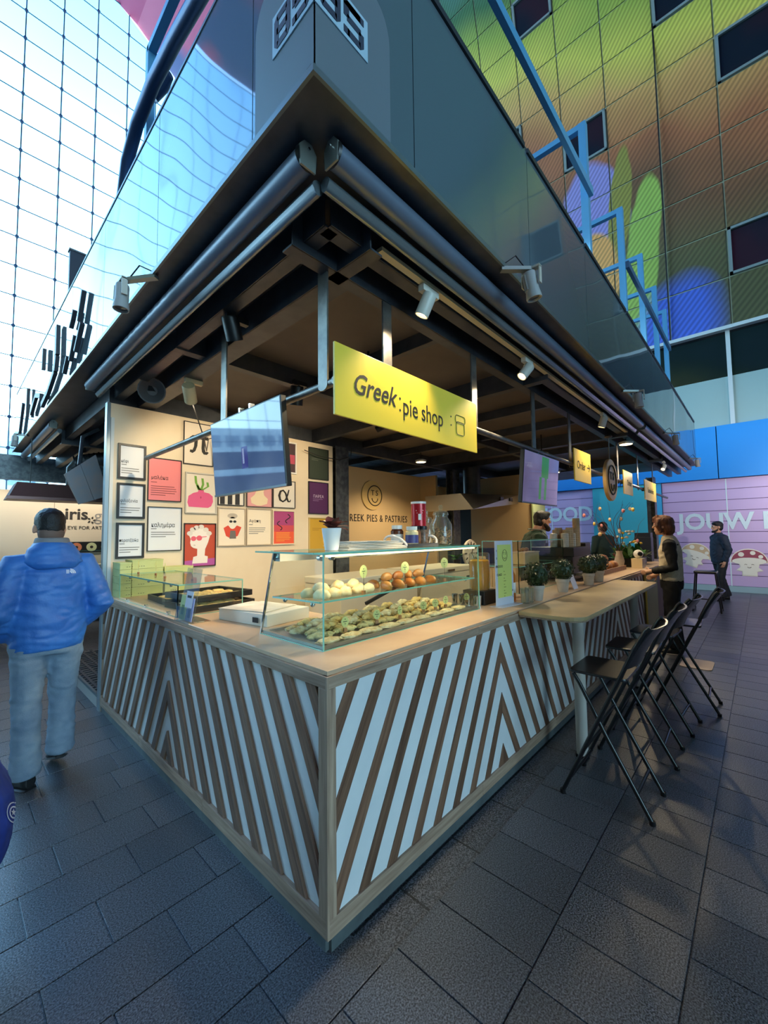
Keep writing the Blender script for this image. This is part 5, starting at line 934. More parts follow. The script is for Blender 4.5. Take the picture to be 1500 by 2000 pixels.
for k, (cx, cy, rz, z) in enumerate(((.40, 1.90, .06, ZC+.001), (.42, 2.40, -.05, ZC+.001), (.46, 2.05, .12, ZC+.052))):
    t = thing('baking_tray', ('black baking tray of pie slices nearest the leaflet holder', 'black baking tray of pie slices by the green boxes', 'black baking tray lying across the two others')[k], 'tray', (cx, cy, z), rz); A = Matrix.Rotation(rz, 3, 'Z'); W_, L_ = .46, .46
    MB().obox(Vector((cx, cy, z+.003)), (W_, L_, .006), A).build('base', M_trayb, t)
    for dx, dy, sx, sy in ((W_/2, 0, .008, L_), (-W_/2, 0, .008, L_), (0, L_/2, W_, .008), (0, -L_/2, W_, .008)): MB().obox(Vector((cx, cy, z+.022))+A@Vector((dx, dy, 0)), (sx+.008, sy+.008, .044), A).build('rim', M_trayb, t)
    for i in range(12):
        p = Vector((cx, cy, z+.0065))+A@Vector((-.15+.10*(i % 4), -.14+.13*(i//4), 0)); pastry('slice', M_gold, p, rz+RN.uniform(-.2, .2), 'square filo pie slice in %s' % ('the tray nearest the leaflet holder', 'the tray by the green boxes', 'the tray on top')[k], 'pie slice', 'pie slices in baking tray %s' % 'abc'[k], 'pie_slice')
M_gbox = mat('box_pale_green', (196, 204, 138), rough=.6, col2=(186, 194, 124), vs=7, rnd=.06)
def carton(x0, x1, y0, y1, z0, z1, lab, grp='pale green pastry boxes'):
    t = thing('pastry_box', lab, 'box', ((x0+x1)/2, (y0+y1)/2, z0), 0, grp); MB().box(x0, x1, y0, y1, z0, z1-.012).build('tray', M_gbox, t); MB().box(x0-.002, x1+.002, y0-.002, y1+.002, z1-.0118, z1).build('lid', M_gbox, t)
    q = MB()
    for i in range(3): q.box(x0+.05+.02*i, x0+.06+.02*i, y0-.0026, y0-.0019, z0+.02, z0+.024)
    q.build('print', M_ink, t, kind='stuff')
for i in range(4): carton(.16, .42, 2.96, 3.17, ZC+.082*i, ZC+.08+.082*i, 'pale green pastry box in the middle column, %s from below' % ('first', 'second', 'third', 'fourth')[i])
for i in range(3): carton(.44, .70, 2.96, 3.17, ZC+.082*i, ZC+.08+.082*i, 'pale green pastry box in the inner column, %s from below' % ('first', 'second', 'third')[i], 'pale green pastry boxes, inner column')
for i in range(5): carton(.055, .145, 2.93, 3.15, ZC+.062*i, ZC+.06+.062*i, 'narrow pale green pastry box at the wall edge, %s from below' % ('first', 'second', 'third', 'fourth', 'fifth')[i], 'narrow pale green boxes')
t = thing('leaflet_holder', 'clear acrylic holder with folded leaflets on the counter', 'leaflet holder', (.07, 1.42, ZC)); A0 = Vector((.03, 1.31, ZC)); uy = Vector((0, 1, 0)); lean = Vector((.16, 0, 1)).normalized()
def lf(a0, a1, b0, b1, h0, h1, nm, ma): MB().prism([(a0, b0), (a1, b0), (a1, b1), (a0, b1)], h0, h1, lambda a, b, h: A0+uy*a+lean*b+Vector((-h, 0, 0))).build(nm, ma, t)
lf(0, .22, 0, .33, -.004, 0, 'back', M_jg); lf(0, .22, .0, .09, .025, .028, 'pocket', M_jg); MB().box(.02, .14, 1.31, 1.53, ZC+.0002, ZC+.004).build('foot', M_jg, t)
lf(.01, .105, .01, .15, .006, .010, 'leaflet', mat('leaflet_blue', (150, 158, 206), rough=.5)); lf(.115, .21, .01, .16, .006, .010, 'leaflet', mat('leaflet_green', (190, 206, 140), rough=.5)); lf(.03, .13, .09, .19, .012, .014, 'leaflet', mat('leaflet_white', (206, 204, 214), rough=.5)); lf(.05, .11, .15, .165, .0145, .015, 'print', M_ink); lf(.035, .075, .03, .09, .0105, .011, 'print', mat('leaflet_ink', (84, 92, 150), rough=.5)); lf(.14, .18, .04, .1, .0105, .011, 'print', mat('leaflet_ink2', (110, 140, 80), rough=.5))
t = thing('paper_carton', 'flat white carton with loose paper on the counter', 'carton', (.42, 1.15, ZC)); A = Matrix.Rotation(.15, 3, 'Z'); MB().obox((.40, 1.12, ZC+.036), (.34, .46, .07), A).build('box', mat('carton_white', (232, 226, 214), rough=.6), t, bev=.003); MB().obox((.38, 1.16, ZC+.075), (.30, .38, .004), Matrix.Rotation(.3, 3, 'Z')).build('paper', M_paper, t); MB().obox((.245, .96, ZC+.035), (.002, .05, .03), A).build('barcode', M_ink, t)
# ================================================================ bar table and stools
t = thing('bar_table', 'pale wooden bar table on white legs along the counter', 'table', (2.9, -.2, 0)); M_btop = mat('table_top', (196, 172, 126), rough=.42, col2=(150, 128, 92), vs=1.6, lo=.35, hi=.7)
def rcorner(cx, cy, r, a0, n=8): return [(cx+r*math.cos(a0+math.pi/2*i/n), cy+r*math.sin(a0+math.pi/2*i/n)) for i in range(n+1)]
TX0, TX1, TY = 1.66, 4.16, -.415
MB().prism([(TX0, -.010)]+rcorner(TX0+.12, TY+.12, .12, math.pi)+rcorner(TX1-.08, TY+.08, .08, 1.5*math.pi)+[(TX1, -.010)], 1.000, 1.026).build('top', M_btop, t, bev=.003)
MB().prism([(TX0+.004, -.012)]+rcorner(TX0+.124, TY+.124, .12, math.pi)+rcorner(TX1-.084, TY+.084, .08, 1.5*math.pi)+[(TX1-.004, -.012)], .990, 1.000).build('edge_band', M_rail, t)
M_leg = mat('leg_white', (206, 200, 190), rough=.45)
for x in (2.06, 3.78):
    l = MB().cyl((x, -.26, .02), (x, -.26, .990), .038, n=24).build('leg', M_leg, t, smooth=True); MB().cyl((x, -.26, 0), (x, -.26, .02), .045, n=24).build('foot', M_black, l)
M_stool = mat('stool_black', (22, 22, 25), rough=.32, spec=.6); M_stub = mat('stool_seat', (30, 30, 34), rough=.25, spec=.7)
ST = thing('folding_stool', '', 'stool', (0, 0, 0), 0, 'black folding bar stools at the table')
R_ = .0115; hw, hs = .195, .165
for s_ in (-1, 1):
    MB().tube([(hw*s_, .24, .012), (hw*s_, .02, .50), (hw*s_, -.10, .76), (hw*s_, -.17, .92), (hw*s_*.98, -.225, 1.02), (hw*s_*.95, -.245, 1.04)], R_, 10).build('back_leg', M_stool, ST, smooth=True)
    MB().tube([(hs*s_, -.21, .012), (hs*s_, .0, .40), (hs*s_, .13, .66), (hs*s_, .165, .715)], R_, 10).build('front_leg', M_stool, ST, smooth=True)
    for y in (.24, -.21): MB().lathe([(.014, 0), (.016, .004), (.015, .024)], ((hw if y > 0 else hs)*s_, y, 0), 10).build('rubber_foot', M_black, ST, smooth=True)
for z, y in ((.30, .108), (.12, .186)): MB().cyl((-hw, y, z), (hw, y, z), .009, n=8).build('rung', M_stool, ST, smooth=True)
MB().cyl((-hs, -.145, .13), (hs, -.145, .13), .009, n=8).build('rung', M_stool, ST, smooth=True); MB().cyl((-hs, .03, .46), (hs, .03, .46), .009, n=8).build('rung', M_stool, ST, smooth=True)
seat = rcorner(.155, .155, .03, 0)+rcorner(-.155, .155, .03, math.pi/2)+rcorner(-.155, -.09, .03, math.pi)+rcorner(.155, -.09, .03, 1.5*math.pi)
MB().prism(seat, .722, .738).build('seat', M_stub, ST, bev=.004)
q = MB(); rows = []
for k in range(7):
    u = k/6; zz_ = .80+.235*u; y = -.118-.085*u-.05*u*u; rows.append([(x_, y+.030*(1-(x_/.19)**2)*-1+h, zz_) for h, xs in ((0, [-.19+.38*i/8 for i in range(9)]), (-.012, [.19-.38*i/8 for i in range(9)])) for x_ in xs])
q.loft(rows); q.build('backrest', M_stub, ST, smooth=True)
sp = [(1.755, -.54, 0, 'black folding bar stool nearest the rounded table corner'), (2.45, -.555, .03, 'black folding bar stool second from the rounded table corner'), (3.07, -.59, -.05, 'black folding bar stool third from the rounded table corner'), (3.63, -.70, .04, 'black folding bar stool pulled out at the far table end')]
for i, (x, y, rz, lab) in enumerate(sp):
    if i == 0: place(ST, (x, y, 0), rz, lab)
    else: dup(ST, (x, y, 0), rz, lab)
t = thing('tall_stool', 'black backless bar stool next to the man in navy', 'stool', (9.25, -.40, 0))
for dx in (-.19, .19):
    for dy in (-.22, .22): MB().bar((9.25+dx, -.40+dy, 0), (9.25+dx*.75, -.40+dy*.7, .74), .024, .024).build('leg', M_stool, t)
for dy in (-.21, .21): MB().bar((9.06, -.40+dy, .03), (9.44, -.40+dy, .03), .022, .022).build('foot_bar', M_stool, t)
MB().bar((9.07, -.6, .25), (9.07, -.2, .25), .02, .02).build('rung', M_stool, t); MB().box(9.08, 9.42, -.58, -.22, .74, .79).build('seat', M_stub, t, bev=.02)
tag(MB().prism(rr(5.05, -.62, .42, .30, .05), .0005, .008).build('floor_mat', mat('mat_pale', (206, 190, 176), rough=.6)), 'pale rounded mat on the floor behind the stools', 'mat')
# ================================================================ people
from mathutils.bvhtree import BVHTree
def remesh(mb, name, ma, parent, voxel=.012, it=6, wr=0., fr=12., seed=0., st=(1, 1, 1), label=None):
    me = bpy.data.meshes.new(name); me.from_pydata([Vector(v_) for v_ in mb.v], [], mb.f); o = bpy.data.objects.new(name, me); COL.objects.link(o)
    bm = bmesh.new(); bm.from_mesh(me); bmesh.ops.recalc_face_normals(bm, faces=bm.faces); bm.to_mesh(me); bm.free()
    r = o.modifiers.new('r', 'REMESH'); r.mode = 'VOXEL'; r.voxel_size = voxel; s_ = o.modifiers.new('s', 'SMOOTH'); s_.iterations = it; s_.factor = .5
    dg = bpy.context.evaluated_depsgraph_get(); m2 = bpy.data.meshes.new_from_object(o.evaluated_get(dg)); bpy.data.objects.remove(o); bpy.data.meshes.remove(me)
    if wr:
        ns = [v_.normal.copy() for v_ in m2.vertices]
        for v_, n_ in zip(m2.vertices, ns):
            p = Vector((v_.co.x*fr*st[0]+seed, v_.co.y*fr*st[1], v_.co.z*fr*st[2])); k = mnoise.noise(p+.8*mnoise.noise_vector(p*.6)); v_.co += n_*wr*(abs(k)*2-.6)
    m2.transform(TM[parent].inverted()); m2.name = name
    for p in m2.polygons: p.use_smooth = True
    m2.materials.clear(); m2.materials.append(ma); ob = bpy.data.objects.new(name, m2); COL.objects.link(ob); ob.parent = parent; TM[ob] = TM[parent]
    if label: ob['label'] = label
    return ob
def M_cloth(name, col, col2=None, rough=.75): return mat(name, col, rough=rough, col2=col2, vs=9, lo=.3, hi=.75, bump=.15, bs=160)
M_skin = mat('skin', (206, 160, 132), rough=.5, col2=(190, 138, 112), vs=9)
class Fig:
    """local frame: x to the figure's right, y forward, z up; scaled to the given height"""
    def __init__(s, label, loc, ang, H, lean=0.):
        s.t = thing('person', label, 'person', loc, ang-math.pi/2); s.M = TM[s.t]; s.k = H/1.75; s.lean = lean
    def P(s, p):
        x, y, z = [q*s.k for q in p]
        if z > .92*s.k and s.lean: h = z-.92*s.k; y += math.sin(s.lean)*h; z = .92*s.k+math.cos(s.lean)*h
        return s.M@Vector((x, y, z))
    def tube(s, mb, pts, rs): mb.tube([s.P(p) for p in pts], [r*s.k for r in rs], 14)
    def rings(s, mb, rows, n=22):
        mb.loft([[s.P((cx+a*math.cos(t), cy+b*math.sin(t), z)) for t in [2*math.pi*i/n for i in range(n)]] for z, a, b, cx, cy in rows])
    def sph(s, mb, c, r, sq=(1, 1, 1)): 
        A = s.M.to_3x3(); mb.sph(s.P(c), r*sq[0]*s.k, r*sq[1]*s.k, r*sq[2]*s.k, 16, 12, A)
def hand(f, mb, wr, d, palm_n, curl=.6, s=1.):
    """palm with four fingers of unequal length and a thumb leaving its side"""
    wr, d, n_ = Vector(wr), Vector(d).normalized(), Vector(palm_n).normalized(); sd = d.cross(n_).normalized()
    f.tube(mb, [wr-d*.02, wr+d*.03, wr+d*.075], [.026*s, .031*s, .028*s])
    for i, (o_, L) in enumerate(((-.027, .062), (-.009, .074), (.010, .070), (.027, .055))):
        b = wr+d*.075+sd*o_; k1 = b+d*L*.45+n_*L*.12*curl; k2 = k1+(d*.6+n_*curl).normalized()*L*.32; k3 = k2+(d*.25+n_*curl*1.3).normalized()*L*.26; f.tube(mb, [b-d*.012, b, k1, k2, k3], [.0095, .0098, .0092, .0085, .007])
    b = wr+d*.025+sd*-.028; k1 = b+(d*.5-sd*.8+n_*.3).normalized()*.036; k2 = k1+(d*.8-sd*.25+n_*.4).normalized()*.034; f.tube(mb, [b, k1, k2], [.012, .0105, .008])
def make_body(f, arms, legs, head=(0, 0), neck_y=.0, hands=(True, True), hc=.6, skin=None):
    """one continuous figure; arms/legs are (root, joint, end) triples"""
    mb = MB(); f.rings(mb, [(.86, .13, .09, 0, 0), (.95, .15, .10, 0, 0), (1.10, .13, .09, 0, .01), (1.28, .16, .105, 0, .01), (1.40, .15, .09, 0, 0), (1.46, .07, .06, 0, 0)])
    hx, hy = head; hz = 1.625; f.tube(mb, [(0, -.005, 1.40), (0, .0, 1.48), (hx*.5, .012+hy*.5, 1.56)], [.062, .054, .054])
    HC = Vector((hx, .02+hy, hz)); f.sph(mb, HC+Vector((0, -.008, .025)), .094, (.83, 1.02, 1.0)); f.sph(mb, HC+Vector((0, .025, -.045)), .066, (.86, .95, 1.05)); f.sph(mb, HC+Vector((0, .055, -.088)), .030)
    f.tube(mb, [HC+Vector((0, .088, .015)), HC+Vector((0, .108, -.018)), HC+Vector((0, .098, -.032))], [.010, .014, .011])
    f.tube(mb, [HC+Vector((-.045, .080, .028)), HC+Vector((0, .090, .030)), HC+Vector((.045, .080, .028))], [.010, .011, .010]); f.tube(mb, [HC+Vector((-.02, .082, -.062)), HC+Vector((0, .090, -.06)), HC+Vector((.02, .082, -.062))], [.008, .010, .008])
    for s_ in (-1, 1): f.sph(mb, HC+Vector((.083*s_, -.005, -.005)), .026, (.4, .75, 1.25))
    for i, (a, b, c) in enumerate(arms):
        a, b, c = Vector(a), Vector(b), Vector(c); f.tube(mb, [Vector((a.x*.6, a.y, a.z-.02)), a, (a+b)/2, b, b+(c-b)*.35, c], [.06, .055, .045, .038, .038, .025])
        if hands[i]: hand(f, mb, c, c-b, (-(1 if a.x > 0 else -1), .2, -.1), hc)
    for a, b, c in legs: a, b, c = Vector(a), Vector(b), Vector(c); f.tube(mb, [a+Vector((0, 0, .04)), a, (a+b)/2, b, b+(c-b)*.3, c], [.08, .085, .068, .052, .052, .034])
    body = remesh(mb, 'body', skin or M_skin, f.t, .0085, 5)
    for s_ in (-1, 1):
        ey = MB(); f.sph(ey, HC+Vector((.034*s_, .079, .012)), .0115); e = ey.build('eye', mat('eye_white', (226, 220, 212), rough=.2), f.t, smooth=True); ey = MB(); f.sph(ey, HC+Vector((.034*s_, .087, .011)), .0058); ey.build('iris', mat('iris_dark', (40, 28, 20), rough=.15), e, smooth=True)
    return HC
def shoe(f, p, d, ma, pitch=0., sole=None):
    p = Vector(p); d = Vector((d[0], d[1], 0)).normalized(); s_ = Vector((d.y, -d.x, 0)); A = lambda a, b, c: p+d*(a*math.cos(pitch))+s_*b+Vector((0, 0, c+a*math.sin(pitch)*-1))
    rows = [(-.075, .030, .0, .095), (-.05, .040, .0, .10), (.02, .042, .0, .085), (.08, .047, .0, .06), (.14, .046, .0, .045), (.18, .034, .0, .035), (.195, .012, .0, .02)]; mb = MB()
    mb.loft([[f.P(A(a, w_*math.cos(t), max(0, .5*h*(1+math.sin(t))) if True else 0)) for t in [2*math.pi*i/14 for i in range(14)]] for a, w_, z0, h in rows]); o = remesh(mb, 'shoe', ma, f.t, .008, 3)
    sm = MB(); sm.loft([[f.P(A(a, w_*1.08*math.cos(t), .004+.012*math.sin(t))) for t in [2*math.pi*i/12 for i in range(12)]] for a, w_, z0, h in rows]); sm.build('sole', sole or M_black, o, smooth=True); return o
# ---------------------------------------------------------------- man in the blue jacket, seen from behind
f = Fig('man walking away in a bright blue hooded jacket and faded jeans', (-.515, 2.30, 0), math.radians(95), 1.75)
arms = [((-.185, -.01, 1.39), (-.27, -.05, 1.10), (-.20, .10, .93)), ((.185, -.01, 1.39), (.285, -.07, 1.10), (.18, .10, .94))]
legs = [((-.095, 0, .88), (-.105, -.02, .50), (-.11, -.09, .11)), ((.095, 0, .88), (.095, .02, .50), (.085, .0, .16))]
HC = make_body(f, arms, legs, (-.01, .0), hands=(True, True))
M_jk = mat('jacket_blue', (58, 122, 200), rough=.5, col2=(44, 100, 178), vs=5, bump=.25, bs=40); M_jean = mat('jeans_faded', (134, 152, 168), rough=.8, col2=(98, 118, 140), vs=5, lo=.3, hi=.7, bump=.2, bs=200)
mb = MB(); f.rings(mb, [(.83, .195, .14, 0, .0), (.87, .205, .15, 0, 0), (1.0, .215, .15, 0, .0), (1.15, .21, .145, 0, 0), (1.30, .21, .14, 0, 0), (1.39, .195, .12, 0, 0), (1.45, .12, .095, 0, 0), (1.49, .085, .08, 0, 0)])
for a, b, c in arms: a, b, c = Vector(a), Vector(b), Vector(c); f.tube(mb, [Vector((a.x*.5, a.y, a.z-.01)), a, (a*.6+b*.4), b, b+(c-b)*.5, c-(c-b)*.02], [.085, .085, .082, .078, .072, .058])
jk = remesh(mb, 'jacket', M_jk, f.t, .010, 5, .008, 8., 1.3, (.8, .8, 2.0)); jk['label'] = 'bright blue windproof jacket'
mb = MB(); f.rings(mb, [(1.36, .10, .05, 0, -.10), (1.40, .165, .095, 0, -.07), (1.45, .155, .105, 0, -.05), (1.50, .125, .10, 0, -.035), (1.535, .10, .09, 0, -.02)]); remesh(mb, 'hood', M_jk, f.t, .010, 5, .006, 10., 4.2, (.6, .6, 2.4))
mb = MB(); f.rings(mb, [(1.50, .105, .095, 0, -.018), (1.565, .092, .088, 0, -.012)]); remesh(mb, 'collar', M_cloth('collar_grey', (128, 130, 134)), f.t, .010, 3)
mb = MB(); f.rings(mb, [(.80, .175, .125, 0, 0), (.88, .185, .135, 0, 0), (.95, .175, .125, 0, 0)])
for (a, b, c), zz_ in zip(legs, (.06, .12)): a, b, c = Vector(a), Vector(b), Vector(c); f.tube(mb, [a+Vector((0, 0, .03)), a-Vector((0, 0, .05)), (a+b)/2, b, (b+c)/2, c+Vector((0, 0, 0)), c-Vector((0, 0, .035))], [.105, .105, .093, .080, .077, .082, .080])
remesh(mb, 'jeans', M_jean, f.t, .012, 6, .008, 9., 7., (1, 1, 2.4))
M_shoe = mat('shoe_black', (26, 26, 28), rough=.5, col2=(60, 60, 60), vs=30, lo=.6, hi=.75); shoe(f, (-.115, -.06, 0), (-.35, 1), M_shoe); shoe(f, (.085, .03, .075), (.05, 1), M_shoe, .32)
M_hair = mat('hair_black', (20, 18, 20), rough=.5, bump=.5, bs=150); mb = MB(); f.sph(mb, HC+Vector((0, -.015, .055)), .103, (.84, 1.0, .86)); f.sph(mb, HC+Vector((0, -.045, .02)), .085, (.93, .8, 1.0)); remesh(mb, 'hair', M_hair, f.t, .009, 3, .003, 40.)
mb = MB(); f.sph(mb, HC+Vector((0, -.05, -.03)), .078, (.96, .75, .9)); remesh(mb, 'shaved_nape', mat('nape', (112, 88, 78), rough=.7), f.t, .009, 2)
def decal(par, obj, polys, ma, name, off=.0025):
    bv = BVHTree.FromPolygons([TM[par]@v_.co for v_ in obj.data.vertices], [tuple(p.vertices) for p in obj.data.polygons])
    q = MB()
    for poly in polys:
        pts = []
        for px, py in poly:
            h = bv.ray_cast(CAM, ray(px, py).normalized())
            if h[0] is None: pts = []; break
            pts.append(h[0]+h[1]*off*(1 if h[1].dot(ray(px, py)) < 0 else -1))
        if len(pts) > 2: q.add(pts, [tuple(range(len(pts)))])
    if q.v: q.build(name, ma, par)
def arc(cx, cy, r0, r1, a0, a1, n=6): return [(cx+r0*math.cos(a0+(a1-a0)*i/n), cy-r0*math.sin(a0+(a1-a0)*i/n)*.8) for i in range(n+1)]+[(cx+r1*math.cos(a1+(a0-a1)*i/n), cy-r1*math.sin(a1+(a0-a1)*i/n)*.8) for i in range(n+1)]
M_logo = mat('logo_white', (214, 224, 238), rough=.6)
decal(f.t, jk, [arc(136, 1120, 3.0, 6.0, 0.05, 1.5), arc(136, 1120, 6.8, 9.2, 0.05, 1.5), arc(136, 1120, 10.0, 12.0, 0.05, 1.5)]+[[(129, y), (135, y), (135, y+1.7), (129, y+1.7)] for y in (1113, 1115.6, 1118.2)], M_logo, 'chest_logo')
# ---------------------------------------------------------------- woman in the fleece vest
f = Fig('woman in a cream fleece vest and black trousers looking down at the counter', (5.45, -.36, 0), math.radians(95), 1.76)
arms = [((-.18, 0, 1.39), (-.21, -.03, 1.10), (-.14, .20, 1.04)), ((.18, 0, 1.39), (.22, -.05, 1.10), (.17, .17, .98))]; legs = [((-.09, 0, .88), (-.09, .02, .48), (-.09, -.02, .08)), ((.09, 0, .88), (.10, .01, .48), (.10, -.03, .08))]
HC = make_body(f, arms, legs, (.0, .05))
mb = MB(); f.rings(mb, [(.92, .18, .13, 0, 0), (1.1, .175, .13, 0, 0), (1.3, .18, .13, 0, 0), (1.42, .15, .10, 0, 0), (1.50, .08, .07, 0, .01)]); 
vest = remesh(mb, 'fleece_vest', mat('fleece_cream', (222, 210, 184), rough=.95, col2=(204, 190, 160), vs=30, bump=.8, bs=120), f.t, .011, 5, .006, 14.)
mb = MB()
for a, b, c in arms: a, b, c = Vector(a), Vector(b), Vector(c); f.tube(mb, [Vector((a.x*.7, a.y, a.z)), a, (a+b)/2, b, (b+c)/2, c-(c-b)*.05], [.075, .078, .066, .06, .052, .040])
f.rings(mb, [(1.30, .19, .115, 0, 0), (1.40, .17, .10, 0, 0)]); remesh(mb, 'black_sleeves', M_cloth('knit_black', (20, 20, 22)), f.t, .010, 5, .006, 12.)
mb = MB(); f.rings(mb, [(.82, .165, .125, 0, 0), (.92, .175, .13, 0, 0), (.98, .16, .12, 0, 0)])
for a, b, c in legs: a, b, c = Vector(a), Vector(b), Vector(c); f.tube(mb, [a+Vector((0, 0, .02)), a-Vector((0, 0, .06)), (a+b)/2, b, (b+c)/2, c], [.095, .10, .088, .078, .078, .08])
remesh(mb, 'trousers', M_cloth('trouser_black', (18, 18, 20)), f.t, .012, 5, .005, 10.)
M_shoew = mat('shoe_pale', (190, 180, 168), rough=.6); shoe(f, (-.09, .02, 0), (-.1, 1), M_shoe, 0, M_shoew); shoe(f, (.10, .02, 0), (.1, 1), M_shoe, 0, M_shoew)
M_auburn = mat('hair_auburn', (86, 48, 30), rough=.45, col2=(134, 80, 50), vs=14, stretch=(3, 3, .6), bump=.7, bs=60); mb = MB(); f.sph(mb, HC+Vector((0, -.02, .05)), .115, (.9, 1.0, .85)); f.sph(mb, HC+Vector((0, -.06, -.03)), .095, (1.05, .85, 1.15)); f.tube(mb, [HC+Vector((.06, .03, .09)), HC+Vector((.085, .045, 0)), HC+Vector((.085, .01, -.09))], [.035, .032, .02]); f.tube(mb, [HC+Vector((-.06, .03, .09)), HC+Vector((-.085, .045, 0)), HC+Vector((-.085, .01, -.09))], [.035, .032, .02]); f.tube(mb, [HC+Vector((-.03, .03, .13)), HC+Vector((.0, .085, .10)), HC+Vector((.05, .10, .06))], [.03, .03, .015]); remesh(mb, 'hair', M_auburn, f.t, .009, 3, .006, 26., 2., (1, 1, .4))
P = f.P((.17, .26, .985)); tag(MB().obox(P+Vector((0, 0, .0)), (.05, .11, .012), Matrix.Rotation(.4, 3, 'Z')).build('red_purse', mat('purse_red', (150, 34, 40), rough=.4), bev=.003), 'small red purse held by the woman in the vest', 'purse')
# ---------------------------------------------------------------- man in navy by the shutters
f = Fig('man in a navy jumper and dark jeans standing by the lilac shutters', (11.05, -.52, 0), math.radians(118), 1.78)
arms = [((-.20, 0, 1.40), (-.25, -.06, 1.12), (-.23, .02, .86)), ((.20, 0, 1.40), (.27, -.08, 1.12), (.22, -.10, .86))]; legs = [((-.10, 0, .88), (-.11, .06, .48), (-.12, .04, .08)), ((.10, 0, .88), (.12, -.06, .48), (.14, -.18, .08))]
HC = make_body(f, arms, legs); mb = MB(); f.rings(mb, [(.84, .19, .14, 0, 0), (1.0, .20, .16, 0, .01), (1.2, .20, .15, 0, .01), (1.36, .21, .13, 0, 0), (1.45, .12, .09, 0, 0), (1.51, .075, .07, 0, 0)])
for a, b, c in arms: a, b, c = Vector(a), Vector(b), Vector(c); f.tube(mb, [Vector((a.x*.6, a.y, a.z)), a, (a+b)/2, b, (b+c)/2, c-(c-b)*.04], [.09, .088, .078, .07, .06, .045])
remesh(mb, 'navy_jumper', M_cloth('jumper_navy', (36, 52, 74), (28, 42, 62)), f.t, .012, 5, .007, 10.); mb = MB(); f.rings(mb, [(.80, .165, .125, 0, 0), (.90, .175, .13, 0, 0)])
for a, b, c in legs: a, b, c = Vector(a), Vector(b), Vector(c); f.tube(mb, [a, a-Vector((0, 0, .06)), (a+b)/2, b, (b+c)/2, c], [.10, .10, .09, .078, .075, .078])
remesh(mb, 'dark_jeans', M_cloth('jeans_dark', (30, 34, 44)), f.t, .012, 5, .006, 10.); shoe(f, (-.12, .09, 0), (-.2, 1), M_shoe); shoe(f, (.14, -.13, 0), (.2, 1), M_shoe)
mb = MB(); f.sph(mb, HC+Vector((0, -.02, .055)), .104, (.86, 1.0, .86)); f.sph(mb, HC+Vector((0, -.05, .0)), .082, (.95, .8, 1.05)); f.sph(mb, HC+Vector((0, .035, .095)), .07, (1.0, .85, .5)); remesh(mb, 'hair', M_hair, f.t, .009, 3, .004, 30.)
M_beard = mat('beard_dark', (38, 28, 24), rough=.7, bump=.5, bs=120); mb = MB(); f.tube(mb, [HC+Vector((-.066, .01, -.045)), HC+Vector((-.045, .06, -.09)), HC+Vector((0, .085, -.10)), HC+Vector((.045, .06, -.09)), HC+Vector((.066, .01, -.045))], [.016, .024, .027, .024, .016]); remesh(mb, 'beard', M_beard, f.t, .008, 2)
# ---------------------------------------------------------------- worker in green behind the counter
struct(MB().box(.75, 10.4, .76, 3.9, 0, .08), 'floor_stall', mat('stall_floor', (92, 88, 84), rough=.7))
f = Fig('bearded worker in a dark green jumper and apron looking down', (4.42, 1.08, .08), math.radians(-50), 1.78, .14)
arms = [((-.20, 0, 1.40), (-.26, -.05, 1.12), (-.16, .12, 1.0)), ((.20, 0, 1.40), (.26, -.05, 1.12), (.16, .12, 1.0))]; legs = [((-.10, 0, .88), (-.10, .02, .48), (-.10, -.02, .08)), ((.10, 0, .88), (.10, .02, .48), (.10, -.02, .08))]
HC = make_body(f, arms, legs, (0, .06)); mb = MB(); f.rings(mb, [(.86, .19, .14, 0, 0), (1.0, .20, .15, 0, 0), (1.2, .205, .145, 0, 0), (1.36, .215, .13, 0, 0), (1.45, .14, .10, 0, 0), (1.50, .08, .075, 0, .01)])
for a, b, c in arms: a, b, c = Vector(a), Vector(b), Vector(c); f.tube(mb, [Vector((a.x*.6, a.y, a.z)), a, (a+b)/2, b, (b+c)/2, c-(c-b)*.04], [.09, .09, .08, .072, .06, .045])
jm = remesh(mb, 'green_jumper', M_cloth('jumper_green', (30, 62, 44), (24, 50, 36)), f.t, .012, 5, .007, 11.); mb = MB(); f.rings(mb, [(.80, .165, .125, 0, 0), (.90, .175, .13, 0, 0)])
for a, b, c in legs: a, b, c = Vector(a), Vector(b), Vector(c); f.tube(mb, [a, a-Vector((0, 0, .06)), (a+b)/2, b, (b+c)/2, c], [.10, .10, .09, .078, .075, .078])
remesh(mb, 'trousers', M_cloth('trouser_black', (18, 18, 20)), f.t, .013, 4); shoe(f, (-.10, .02, 0), (0, 1), M_shoe); shoe(f, (.10, .02, 0), (0, 1), M_shoe)
mb = MB(); mb.loft([[f.P((a, y, z)) for a, y in ((-w_, .148), (w_, .148), (w_, .156), (-w_, .156))] for z, w_ in ((.55, .20), (.95, .20), (1.12, .14), (1.33, .11))]); mb.build('apron', M_cloth('apron_black', (26, 26, 28)), f.t)
for s_ in (-1, 1): mb = MB(); mb.tube([f.P((.09*s_, .15, 1.33)), f.P((.10*s_, .13, 1.42)), f.P((.085*s_, .05, 1.505)), f.P((.03*s_, -.09, 1.52))], .008, 6); mb.build('apron_strap', mat('strap_grey', (120, 130, 120), rough=.7), f.t, smooth=True)
mb = MB(); f.sph(mb, HC+Vector((0, -.02, .055)), .106, (.86, 1.0, .86)); f.sph(mb, HC+Vector((0, -.05, .0)), .084, (.95, .8, 1.05)); f.sph(mb, HC+Vector((0, .035, .095)), .07, (1.0, .85, .5)); remesh(mb, 'hair', M_hair, f.t, .009, 3, .004, 30.)
